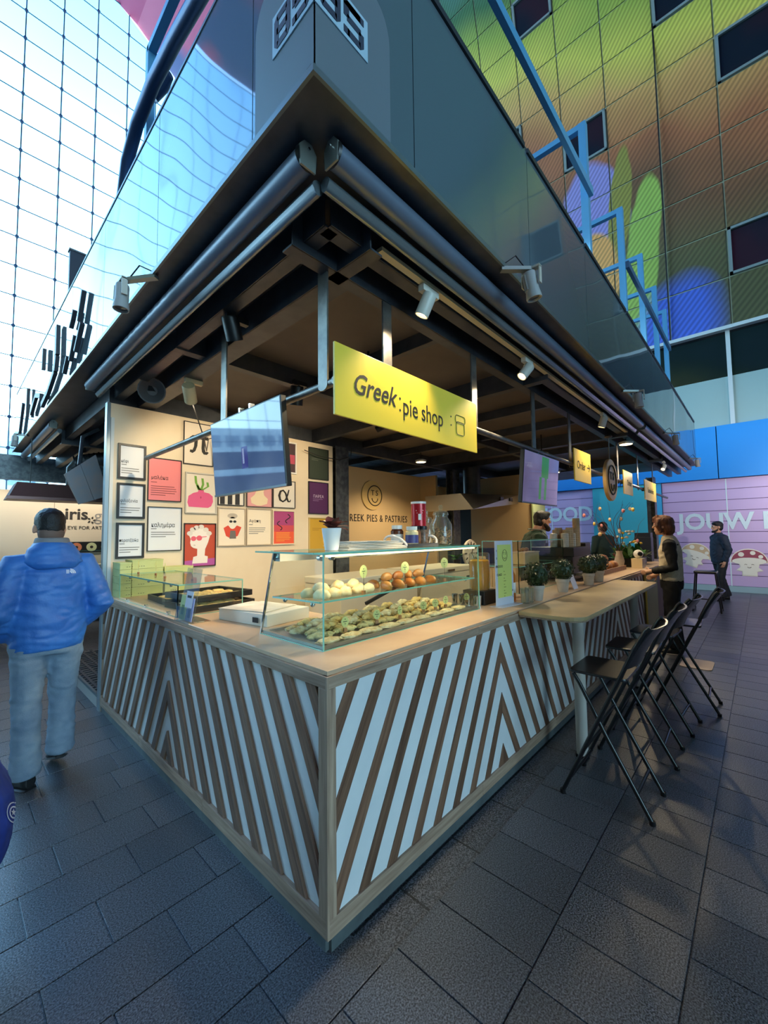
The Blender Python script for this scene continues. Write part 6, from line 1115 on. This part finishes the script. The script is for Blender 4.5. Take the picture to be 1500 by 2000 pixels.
mb = MB(); f.tube(mb, [HC+Vector((-.068, .01, -.04)), HC+Vector((-.05, .06, -.09)), HC+Vector((0, .09, -.11)), HC+Vector((.05, .06, -.09)), HC+Vector((.068, .01, -.04))], [.02, .03, .036, .03, .02]); remesh(mb, 'beard', M_beard, f.t, .008, 2)
# ---------------------------------------------------------------- far worker, seen from behind
def simple(label, loc, ang, H, top, hairm, cap=False, arms=None):
    f = Fig(label, loc, math.radians(ang), H); arms = arms or [((-.20, 0, 1.40), (-.25, .02, 1.12), (-.18, .22, 1.02)), ((.20, 0, 1.40), (.25, .02, 1.12), (.18, .22, 1.02))]; legs = [((-.10, 0, .88), (-.10, .02, .48), (-.10, -.02, .08)), ((.10, 0, .88), (.10, .02, .48), (.10, -.02, .08))]
    HC = make_body(f, arms, legs); mb = MB(); f.rings(mb, [(.84, .19, .14, 0, 0), (1.1, .20, .15, 0, 0), (1.36, .21, .13, 0, 0), (1.45, .12, .09, 0, 0), (1.50, .075, .07, 0, 0)])
    for a, b, c in arms: a, b, c = Vector(a), Vector(b), Vector(c); f.tube(mb, [Vector((a.x*.6, a.y, a.z)), a, (a+b)/2, b, (b+c)/2, c-(c-b)*.04], [.09, .088, .078, .07, .06, .045])
    remesh(mb, 'jumper', top, f.t, .014, 4, .006, 10.); mb = MB(); f.rings(mb, [(.80, .165, .125, 0, 0), (.90, .175, .13, 0, 0)])
    for a, b, c in legs: a, b, c = Vector(a), Vector(b), Vector(c); f.tube(mb, [a, a-Vector((0, 0, .06)), (a+b)/2, b, (b+c)/2, c], [.10, .10, .09, .078, .075, .078])
    remesh(mb, 'trousers', M_cloth('trouser_black', (18, 18, 20)), f.t, .014, 4); shoe(f, (-.10, .02, 0), (0, 1), M_shoe); shoe(f, (.10, .02, 0), (0, 1), M_shoe)
    mb = MB(); f.sph(mb, HC+Vector((0, -.02, .055)), .106, (.86, 1.0, .86)); f.sph(mb, HC+Vector((0, -.05, .0)), .084, (.95, .8, 1.05))
    if cap: f.sph(mb, HC+Vector((0, .07, .06)), .09, (.8, 1, .14))
    remesh(mb, 'cap' if cap else 'hair', hairm, f.t, .01, 3); return f
simple('worker in dark green seen from behind beyond the breads', (8.6, 1.25, .08), 60, 1.70, M_cloth('jumper_teal', (28, 52, 50)), M_hair)
simple('person in black with a cap behind the art stall counter', (-.83, 9.27, 0), -60, 1.76, M_cloth('knit_black', (20, 20, 22)), M_black, True)
# passer-by at the frame's edge who carries the blue bag
f = simple('passer-by in dark clothes carrying the blue sports bag', (-1.22, 1.10, 0), 90, 1.78, M_cloth('jumper_grey', (62, 66, 76)), M_hair, arms=[((-.20, 0, 1.40), (-.25, -.03, 1.12), (-.24, .04, .86)), ((.20, 0, 1.40), (.255, -.03, 1.12), (.27, .03, .88))])
t = thing('sports_bag', 'blue sports bag with a round star emblem and lettering', 'bag', (-.86, 1.02, .30)); M_bag = mat('bag_blue', (40, 62, 150), rough=.6, col2=(30, 46, 118), vs=9)
mb = MB(); n_ = 18
mb.loft([[(-.862+a*math.cos(u), 1.06+b*math.sin(u), z) for u in [2*math.pi*i/n_ for i in range(n_)]] for z, a, b in ((.300, .03, .10), (.31, .055, .16), (.37, .078, .19), (.47, .085, .20), (.57, .07, .19), (.65, .035, .17), (.67, .015, .16))]); bagm = remesh(mb, 'bag_body', M_bag, t, .009, 5, .007, 10.)
for yy in (.98, 1.14): mb = MB(); mb.tube([(-.862, yy, .66), (-.88, (yy+1.06)/2+.01, .73), (-.935, 1.085, .80)], .009, 8); mb.build('strap', M_bag, t, smooth=True)
M_bl = mat('bag_print', (196, 204, 222), rough=.6)
def ring_px(cx, cy, r0, r1, n=20, sy=1.25): return [[(cx+q_*math.cos(a)*.8, cy+q_*math.sin(a)*sy) for q_, a in ((r0, 2*math.pi*i/n), (r1, 2*math.pi*i/n), (r1, 2*math.pi*(i+1)/n), (r0, 2*math.pi*(i+1)/n))] for i in range(n)]
decal(t, bagm, ring_px(25, 1587, 7.5, 10)+ring_px(25, 1587, 14.5, 16.5), M_bl, 'emblem_ring'); decal(t, bagm, [[(25+r_*.8*math.cos(a), 1587+r_*1.2*math.sin(a)) for r_, a in [((6.5 if i % 2 == 0 else 2.8), -math.pi/2+math.pi*i/5) for i in range(10)]]], M_bl, 'emblem_star'); decal(t, bagm, [[(6, 1618), (32, 1602), (33, 1612), (8, 1628)], [(2, 1652), (18, 1644), (18, 1650), (2, 1660)]], M_bl, 'emblem_banner')
# unseen stall added beyond the frame to shade the right floor
t = thing('added_shade_stall', 'unseen dark stall added across the right-hand aisle to shade the floor', 'stall', (7, -4.6, 0)); MB().box(1.8, 12, -6.4, -3.9, 0, 1.05).build('counter', M_slatx, t); MB().box(1.75, 12.05, -6.45, -3.85, 1.0505, 1.09).build('top', M_top, t); MB().box(1.5, 12.2, -7.0, -3.6, 2.95, 3.1).build('roof', M_steeld, t); MB().box(1.5, 12.2, -3.63, -3.6, 3.1, 4.06).build('parapet_panel', M_par, t); MB().box(1.5, 1.53, -7.0, -3.6, 3.1, 4.06).build('parapet_panel', M_par, t); MB().box(1.8, 12, -6.6, -6.5, 1.0, 2.95).build('back_panel', M_wall, t)
for x in (2.0, 5.2, 8.5, 11.8): MB().box(x-.06, x+.06, -4.1, -3.98, 1.09, 2.95).build('column', M_steel, t)
for i, (x, tx, ty, pw) in enumerate(((5.0, 13, .8, 420), (8.0, 13, -1.2, 420), (10.6, 12.9, -2.5, 200))):  # out-of-view lamps added to brighten the lilac shutters
    fl = floodlight('unseen floodlight added on the aisle stall to brighten the shutters, %s along it' % ('first', 'second', 'third')[i], (x, -3.46, 2.94), (x-.1, -3.58, 3.03), (tx, ty, 2.4)); p = Vector((x, -3.46, 2.94)); d = (Vector((tx, ty, 2.4))-p).normalized(); spot('lamp_light', p+d*.085, (tx, ty, 2.4), pw, 75, fl, (1, .96, .92), .04, .9)
# ================================================================ kitchen behind the counter
def freezer(x0, x1, y0, y1, label, lid=True):
    t = thing('chest_freezer', label, 'freezer', ((x0+x1)/2, (y0+y1)/2, .08)); M_fz = mat('freezer_white', (226, 216, 196), rough=.4)
    MB().box(x0, x1, y0, y1, .08, 1.0).build('body', M_fz, t, bev=.01); MB().box(x0-.01, x1+.01, y0-.01, y1, 1.002, 1.08).build('lid', M_fz, t, bev=.012); MB().box((x0+x1)/2-.09, (x0+x1)/2+.09, y0-.03, y0-.01, 1.02, 1.05).build('handle', M_chrome, t); MB().box(x1-.22, x1-.08, y0-.004, y0+.001, .86, .92).build('control_panel', M_black, t)
freezer(1.95, 3.30, 2.15, 2.80, 'white chest freezer behind the pastry case'); freezer(3.40, 4.75, 2.15, 2.80, 'white chest freezer nearer the kitchen hood')
t = thing('kitchen_hood', 'stainless extractor hood in the stall kitchen', 'extractor hood', (6.1, 2.8, 1.95)); M_st = mat('stainless', (150, 146, 138), rough=.3, metal=.85)
MB().add([(5.3, 2.45, 2.0), (7.1, 2.45, 2.18), (7.1, 3.5, 2.18), (5.3, 3.5, 2.0), (5.3, 2.7, 2.30), (7.1, 2.45, 2.36), (7.1, 3.5, 2.36), (5.3, 3.5, 2.30)], [(3, 2, 1, 0), (4, 5, 6, 7), (0, 1, 5, 4), (1, 2, 6, 5), (2, 3, 7, 6), (3, 0, 4, 7)]).build('canopy', M_st, t)
for x in (6.3, 6.7): MB().box(x, x+.12, 2.43, 2.45, 2.22, 2.28).build('switch_plate', M_black, t)
MB().tube([(6.2, 3.0, 2.33), (6.2, 3.0, 2.9)], .17, 18).build('duct', M_steeld, t, smooth=True)
struct(MB().box(7.15, 7.30, 2.2, 3.6, .08, 2.80), 'wall_kitchen', MATS['back_wall'])
struct(MB().box(7.35, 7.42, 3.4, 4.6, .0, 2.8), 'wall_kitchen_back', mat('dark_panel', (36, 36, 40), rough=.6))
t = thing('menu_board', 'pale green slatted board with white notices by the kitchen', 'notice board', (7.2, 2.13, 1.3)); MB().box(7.12, 7.75, 2.14, 2.17, 1.20, 2.2).build('board', mat('board_green', (190, 204, 150), rough=.5), t)
for i in range(5): MB().box(7.14, 7.73, 2.13, 2.14, 1.3+.17*i, 1.31+.17*i).build('groove', M_gink, t)
MB().box(7.14, 7.28, 2.12, 2.13, 1.5, 1.75).build('notice', M_paper, t)
t = thing('kitchen_worktop_unit', 'low kitchen cabinet with utensils under the hood', 'cabinet', (5.9, 2.9, .08)); MB().box(5.0, 7.0, 2.5, 3.1, .08, .95).build('body', mat('cabinet_beige', (206, 180, 140), rough=.6), t); MB().box(4.98, 7.02, 2.48, 3.12, .9505, .98).build('top', M_st, t)
for i in range(4): MB().box(5.02+.49*i, 5.48+.49*i, 2.485, 2.4995, .12, .92).build('door', MATS['cabinet_beige'], t)
t = thing('wall_clock', 'round white clock leaning on the kitchen shelf', 'clock', (5.45, 2.62, .981)); c = Vector((5.45, 2.62, 1.22)); MB().lathe([(.24, -.02), (.25, 0), (.24, .02), (.23, .01), (0, .01)], c, 32, Matrix.Rotation(math.pi/2, 3, 'X')).build('face', mat('clock_white', (226, 214, 196), rough=.5), t, smooth=True)
for i in range(12): a = math.pi*i/6; MB().obox(c+Vector((.18*math.sin(a), -.024, .18*math.cos(a))), (.02, .004, .06), Matrix.Rotation(a, 3, 'Y')).build('hour_mark', M_ink, t)
for a, L_ in ((.6, .15), (2.4, .11)): MB().bar(c+Vector((0, -.028, 0)), c+Vector((L_*math.sin(a), -.028, L_*math.cos(a))), .004, .012, (0, 1, 0)).build('hand', M_ink, t)
def stuff_box(name, label, cat, x, y, z, w_, d_, h_, ma): t_ = thing(name, label, cat, (x, y, z)); MB().box(x-w_/2, x+w_/2, y-d_/2, y+d_/2, z, z+h_*.85).build('body', ma, t_, bev=.008); MB().box(x-w_/2+.005, x+w_/2-.005, y-d_/2+.005, y+d_/2-.005, z+h_*.8501, z+h_).build('top', ma, t_, bev=.004); return t_
stuff_box('microwave_oven', 'black microwave on the kitchen cabinet', 'microwave', 6.35, 2.85, .981, .5, .38, .30, M_black); stuff_box('storage_tub', 'beige storage tub on the kitchen cabinet', 'tub', 5.85, 2.70, .981, .25, .2, .16, MATS['cabinet_beige'])
t = thing('green_plant', 'small green plant on the kitchen shelf behind the jar', 'plant', (5.0+.2, 2.75, .981)); MB().lathe([(.05, 0), (.07, .14)], (5.2, 2.75, .981), 14).build('pot', M_black, t, smooth=True)
M_gl2 = mat('leaf_green', (44, 84, 42), rough=.4, rnd=.2, col2=(80, 130, 60), vs=8)
def leaf(par, b, d, L_, w_, droop, ma):
    b, d = Vector(b), Vector(d).normalized(); s_ = d.cross(Vector((0, 0, 1))); s_ = s_.normalized() if s_.length > .01 else Vector((1, 0, 0)); rows = []
    for k in range(5): u = k/4; c_ = b+d*L_*u+Vector((0, 0, -droop*u*u)); ww = w_*math.sin(math.pi*min(1, .12+u*.86)); rows.append([c_-s_*ww, c_+Vector((0, 0, .002)), c_+s_*ww, c_-Vector((0, 0, .002))])
    MB().loft(rows).build('leaf', ma, par, smooth=True)
for i in range(14): a = i*2.4; leaf(t, (5.2, 2.75, 1.12), (math.cos(a), math.sin(a), RN.uniform(.4, 2)), RN.uniform(.14, .26), .035, .08, M_gl2)
# ================================================================ bakery end of the counter
BK = thing('bread_counter', 'wooden counter end with stacked breads and a yellow side', 'counter', (6.9, .4, 0)); M_yw = mat('counter_yellow', (168, 160, 92), rough=.5)
MB().box(5.70, 8.6, .0, .72, .0, 1.0).build('body', M_slatx, BK); MB().box(5.69, 8.62, -.02, .74, 1.0005, 1.03).build('top', M_top, BK); MB().box(5.72, 6.5, -.03, -.001, .05, .98).build('side_panel', M_yw, BK)
MB().box(5.695, 5.699, .02, .70, .05, .98).build('end_panel', M_yw, BK)
M_crust = mat('crust', (196, 138, 80), rough=.5, col2=(132, 78, 40), vs=9, rnd=.15, bump=.4, bs=30)
t = thing('bread_tray', 'wooden tray full of breads on the counter end', 'tray', (5.1, .42, ZC)); MB().box(4.50, 5.66, .22, .66, ZC, ZC+.03).build('base', wood('tray_wood', (120, 84, 56), (150, 110, 76), .05), t); MB().box(4.50, 5.66, .20, .22, ZC, ZC+.06).build('front_rail', MATS['tray_wood'], t)
for i in range(4): pastry('bread', M_crust, (4.66+.27*i, .33, ZC+.0305), RN.uniform(-.2, .2), 'round crusty bread in the front of the bread tray', 'bread', 'breads in the tray', 'bread_loaf')
for i in range(4): pastry('bread', M_crust, (4.70+.27*i, .52, ZC+.0305), RN.uniform(-.2, .2), 'bread loaf at the back of the bread tray', 'bread', 'breads at the back of the tray', 'bread_loaf')
for i in range(3): pastry('bread', M_crust, (4.80+.29*i, .43, ZC+.115), RN.uniform(-.2, .2), 'bread loaf stacked on the other breads', 'bread', 'breads stacked on top', 'bread_loaf')
for i in range(5): pastry('roll', mat('orange_peel', (226, 120, 40), rough=.5), (4.395, .30+.075*i, ZC+.0005), .08, 'orange bread stick by the coffee machine', 'bread stick', 'orange sticks by the coffee machine', 'bread_stick', 1.2)
t = thing('flower_box', 'lush green plants with white flowers behind the breads', 'plant', (6.6, .35, 1.03)); MB().box(6.1, 7.2, .22, .50, 1.0305, 1.16).build('trough', M_black, t)
for i in range(110):
    a = RN.uniform(0, 6.28); leaf(t, (6.15+RN.random()*1.0, .24+RN.random()*.24, 1.14), (math.cos(a), math.sin(a), RN.uniform(.3, 2.5)), RN.uniform(.15, .38), RN.uniform(.03, .06), RN.uniform(.05, .16), M_gl2)
M_fl = mat('petal_white', (232, 230, 220), rough=.6); M_fy = mat('petal_yellow', (236, 190, 50), rough=.6)
for i in range(16): MB().sph((6.15+RN.random()*1.0, .22+RN.random()*.25, 1.36+RN.random()*.22), .028, .028, .02, 8, 5).build('flower', M_fl if i > 4 else M_fy, t, smooth=True)
t = thing('twig_vase', 'bare curly twigs with hanging painted eggs in a vase', 'decoration', (5.95, .35, 1.0305)); MB().lathe([(.05, 0), (.07, .1), (.04, .22), (.05, .25)], (5.95, .35, 1.0305), 16).build('vase', M_terr, t, smooth=True); M_twig = mat('twig_brown', (70, 44, 40), rough=.7); tips = []
for i in range(11):
    a = RN.uniform(0, 6.28); p = Vector((5.95, .35, 1.24)); d = Vector((math.cos(a)*.55, math.sin(a)*.55, 1.3)).normalized(); pts = [p.copy()]
    for k in range(9): d = (d+Vector((RN.uniform(-.4, .4), RN.uniform(-.4, .4), RN.uniform(-.12, .22)))).normalized(); p = p+d*.095; pts.append(p.copy())
    MB().tube(pts, [.006-.0005*k for k in range(10)], 6).build('twig', M_twig, t, smooth=True); tips += [pts[5], pts[7], pts[9]]
egc = [(226, 190, 150), (222, 140, 140), (232, 200, 110), (226, 214, 196)]
for i in range(14):
    p = tips[(i*5) % len(tips)]; e = thing('painted_egg', 'pastel painted egg hanging from the curly twigs', 'egg', p+Vector((0, 0, -.13)), 0, 'painted eggs on the twigs'); MB().sph(p+Vector((0, 0, -.10)), .022, .022, .03, 10, 7).build('shell', mat('egg_%d' % (i % 4), egc[i % 4], rough=.4), e, smooth=True); MB().cyl(p+Vector((0, 0, -.071)), p, .001, n=5).build('thread', M_ink, e)
t = thing('security_camera', 'round white camera with a dark lens on a small box', 'camera', (6.05, .12, 1.0305)); MB().box(5.93, 6.17, .05, .19, 1.0305, 1.17).build('box', mat('camera_box', (220, 200, 160), rough=.5), t); MB().sph((6.05, .12, 1.235), .065, n=16, k=10).build('ball', M_wlid, t, smooth=True); MB().lathe([(.035, 0), (.03, .02), (0, .022)], Vector((6.05, .12, 1.235))+Vector((-.8, -.55, .05)).normalized()*.052, 16, aim((0, 0, 0), (-.8, -.55, .05))).build('lens', M_black, t, smooth=True)
stuff_box('coffee_grinder', 'dark coffee grinder beyond the flowers', 'grinder', 7.75, .35, 1.0305, .22, .26, .52, mat('grinder_navy', (34, 42, 60), rough=.35)); stuff_box('blue_crate', 'blue plastic crate behind the twigs', 'crate', 9.6, 2.2, .08, .6, .5, 1.25, mat('crate_blue', (40, 76, 176), rough=.5))
t = thing('drum_bin', 'grey rounded bin at the end of the bread counter', 'bin', (8.85, .25, 0)); MB().lathe([(.20, 0), (.22, .05), (.22, .85), (.20, .9), (0, .92)], (8.9, .25, 0), 24).build('drum', mat('bin_grey', (120, 122, 128), rough=.4), t, smooth=True); MB().lathe([(.225, 0), (.225, .04)], (8.9, .25, .86), 24).build('rim', M_steeld, t, smooth=True)
for i in range(4): tag(MB().box(9.2, 9.55, .9+.0, 1.25, .08+.28*i, .34+.28*i).build('drinks_crate', mat('crate_red', (170, 60, 50), rough=.5, rnd=.2), bev=.01), 'red drinks crate in the stack beyond the flowers, %s from below' % ('first', 'second', 'third', 'fourth')[i], 'crate', 'red drinks crates')
# ================================================================ step, and the art stall beyond on the left
t = thing('metal_step', 'ribbed metal step with steel cheek beside the counter end', 'step', (.4, 4.2, 0)); MB().box(.0, 1.2, 3.34, 5.3, 0, .09).build('base', mat('step_pale', (176, 178, 172), rough=.5), t); MB().box(.0, .02, 3.34, 5.3, .0901, .115).build('nosing', M_lip, t)
for i in range(22): MB().box(.03, 1.18, 3.38+.086*i, 3.42+.086*i, .0901, .103).build('rib', M_steel, t)
for i in range(12): MB().box(.05+.095*i, .075+.095*i, 3.36, 5.28, .1031, .108).build('rib', M_steeld, t)
MB().box(.005, .20, 3.30, 3.335, .0, .62).build('cheek_plate', M_steel, t)
struct(MB().box(1.22, 1.26, 3.3, 8.0, 0, 2.84), 'wall_step', mat('wall_dark', (62, 68, 72), rough=.7))
t = thing('stair_rail', 'sloping steel handrail by the metal step', 'handrail', (.3, 5.2, .115)); MB().bar((.10, 5.6, .95), (.95, 4.9, 1.35), .03, .05).build('rail', M_steel, t); MB().bar((.15, 5.56, .0), (.15, 5.56, .97), .03, .03).build('post', M_steel, t); MB().bar((.9, 4.94, .115), (.9, 4.94, 1.32), .03, .03).build('post', M_steel, t); MB().bar((.10, 5.6, .70), (.95, 4.9, 1.10), .02, .03).build('lower_rail', M_steel, t)
IY = 9.6; M_iw = mat('art_wall', (206, 194, 174), rough=.7)
struct(MB().box(-7, 3.6, IY, IY+.1, 0, 2.55), 'wall_art', M_iw)
for x in (-.35, .55): struct(MB().box(x-.006, x+.006, IY-.004, IY, 0, 2.5), 'trim_%d' % (7 if x > 0 else 8), mat('wall_joint', (150, 140, 124), rough=.7))
struct(MB().box(-7, 3.6, 8.4, IY+1, 2.85, 3.0), 'ceiling_art', M_steeld); struct(MB().box(-7, 3.6, 8.35, 8.4, 2.62, 3.05), 'trim_9', M_steel)
t = thing('art_lettering', 'bold black shop lettering over a flower mark on the art stall wall', 'wall sign', (.95, IY, 1.9)); text('iris', .34, M_ink, t, frame_m((.93, IY-.004, 2.09), (1, 0, 0), (0, 0, 1)), depth=.003, bold=.008); text('g', .34, M_gink, t, frame_m((1.32, IY-.004, 2.07), (1, 0, 0), (0, 0, 1)), depth=.003); text('YOUR EYE FOR ART', .105, M_ink, t, frame_m((.93, IY-.004, 1.80), (1, 0, 0), (0, 0, 1)), depth=.003)
for i in range(5): a = 2*math.pi*i/5; MB().prism([(1.20+.02*math.cos(a), 1.97+.02*math.sin(a)), (1.20+.06*math.cos(a+.4), 1.97+.06*math.sin(a+.4)), (1.20+.09*math.cos(a), 1.97+.09*math.sin(a)), (1.20+.05*math.cos(a-.4), 1.97+.05*math.sin(a-.4))], IY-.008, IY-.003, lambda p, q_, h: (p, h, q_)).build('flower_mark', M_ink, t)
t = thing('eye_picture', 'wide black picture of three coloured irises on the art stall wall', 'picture', (1.15, IY, 1.28)); MB().box(.80, 1.62, IY-.03, IY-.001, 1.27, 1.50).build('panel', M_black, t)
for i, c in enumerate(((196, 120, 86), (190, 196, 150), (222, 190, 120))): MB().lathe([(.095, 0), (.095, .004)], (.94+.27*i, IY-.03, 1.385), 20, Rx).build('iris', mat('iris_%d' % i, c, rough=.4), t); MB().lathe([(.03, 0), (.03, .004)], (.94+.27*i, IY-.035, 1.385), 14, Rx).build('pupil', M_ink, t)
for x0, x1, z0_, z1_, lab in ((-1.5, -.95, 1.35, 2.0, 'tall dark picture at the left of the art stall'), (-.80, -.50, 1.42, 1.75, 'small dark picture behind the laptop'), (.42, .64, 1.27, 1.44, 'small dark picture beside the three irises')):
    t = thing('dark_picture', lab, 'picture', ((x0+x1)/2, IY, z0_)); MB().box(x0, x1, IY-.03, IY-.001, z0_, z1_).build('frame', M_black, t); MB().box(x0+.03, x1-.03, IY-.033, IY-.0301, z0_+.03, z1_-.03).build('print', mat('print_slate', (66, 74, 84), rough=.4), t)
t = thing('art_stall_counter', 'white counter with glass top guard in the art stall', 'counter', (.4, 8.75, 0)); MB().box(-2.2, 1.9, 8.45, 8.84, 0, 1.0).build('body', mat('counter_grey', (52, 56, 60), rough=.6), t); MB().box(-2.22, 1.92, 8.42, 8.86, 1.0005, 1.05).build('top', mat('counter_cream', (214, 200, 176), rough=.5), t); pane(t, [(.3, 8.46, 1.055), (1.35, 8.46, 1.055), (1.35, 8.46, 1.33), (.3, 8.46, 1.33)], (0, 1, 0))
t = thing('desktop_computer', 'silver computer seen from behind on the art stall counter', 'computer', (-.55, 8.7, 1.0505)); MB().box(-.82, -.35, 8.70, 8.73, 1.10, 1.42).build('screen_back', mat('alu_silver', (190, 196, 200), rough=.3, metal=.4), t, bev=.01); MB().box(-.65, -.52, 8.72, 8.76, 1.0505, 1.2).build('stand', MATS['alu_silver'], t); MB().box(-.70, -.47, 8.62, 8.80, 1.0505, 1.06).build('foot', MATS['alu_silver'], t); MB().lathe([(.02, 0), (.02, .002)], (-.58, 8.70, 1.28), 14, Rx).build('round_mark', M_ink, t)
t = thing('tissue_box', 'cream tissue box on the art stall counter', 'box', (.62, 8.62, 1.0505)); MB().box(.48, .80, 8.53, 8.70, 1.0505, 1.17).build('box', M_ply, t); MB().lathe([(.05, 0), (.08, .05), (.02, .09)], (.62, 8.61, 1.1705), 10).build('tissue', M_paper, t, smooth=True)
t = thing('copper_hood', 'long copper extractor hood hung in the neighbouring stall', 'extractor hood', (.2, 6.4, 2.1)); M_cop = mat('copper', (128, 92, 88), rough=.4, metal=.5); MB().add([(-.45, 6.0, 2.12), (1.15, 6.0, 2.12), (1.15, 6.7, 2.12), (-.45, 6.7, 2.12), (-.36, 6.1, 2.34), (1.1, 6.1, 2.34), (1.1, 6.6, 2.34), (-.36, 6.6, 2.34)], [(3, 2, 1, 0), (4, 5, 6, 7), (0, 1, 5, 4), (1, 2, 6, 5), (2, 3, 7, 6), (3, 0, 4, 7)]).build('hood', M_cop, t); MB().box(-.47, 1.17, 5.985, 6.0, 2.10, 2.14).build('rim', M_cop, t)
MB().tube([(.25, 6.35, 2.33), (.25, 6.35, 2.62), (.35, 6.3, 2.74), (.75, 6.2, 2.82)], [.05, .05, .09, .11], 16).build('duct', M_steel, t, smooth=True)
for i in range(6): MB().tube([(.30+.06*i, 6.32-.015*i, 2.70+.018*i), (.32+.06*i, 6.315-.015*i, 2.706+.018*i)], .115, 16).build('duct_ring', M_steeld, t, smooth=True)
for x in (-.2, .9): MB().cyl((x, 6.35, 2.34), (x, 6.35, 3.0), .006, n=6).build('hanger_wire', M_black, t)
M_tvg = mat('panel_grey', (116, 120, 132), rough=.35, col2=(140, 120, 118), vs=4)
t = thing('tilted_panels', 'pair of grey screens tilted on their side above the step', 'screen', (.05, 4.25, 1.95)); c4 = [ONY(a, b, 4.25) for a, b in ((155, 985), (212, 968), (187, 888), (126, 926))]
for k in range(2):
    a, b, c, d = c4; m0, m1 = (a+b)/2, (d+c)/2; e = [a, m0-(m0-a)*.02, m1-(m1-d)*.02, d] if k == 0 else [m0, b, c, m1]; q = MB(); q.add([p for p in e]+[p+Vector((0, .05, 0)) for p in e], [(0, 1, 2, 3), (7, 6, 5, 4), (0, 4, 5, 1), (1, 5, 6, 2), (2, 6, 7, 3), (3, 7, 4, 0)]); q.build('screen_panel', M_tvg, t)
MB().tube([(c4[2]+c4[3])/2+Vector((0, .05, 0)), (c4[2]+c4[3])/2+Vector((.05, .2, .35)), (.2, 4.5, 2.86)], .02, 8).build('arm', M_steeld, t)

for i, x in enumerate((-.6, .5, 1.5)):
    t = thing('strip_light', 'slim ceiling strip light in the art stall, %s along the wall' % ('first', 'second', 'third')[i], 'lamp', (x, 8.9, 2.80), 0, 'strip lights in the art stall'); MB().box(x-.4, x+.4, 8.88, 8.94, 2.81, 2.85).build('housing', M_lampw, t); MB().box(x-.38, x+.38, 8.89, 8.93, 2.80, 2.81).build('tube', M_glow, t); spot('lamp_light', (x, 8.9, 2.78), (x, 9.5, 1.6), 55, 140, t, (1, .88, .7), .1)
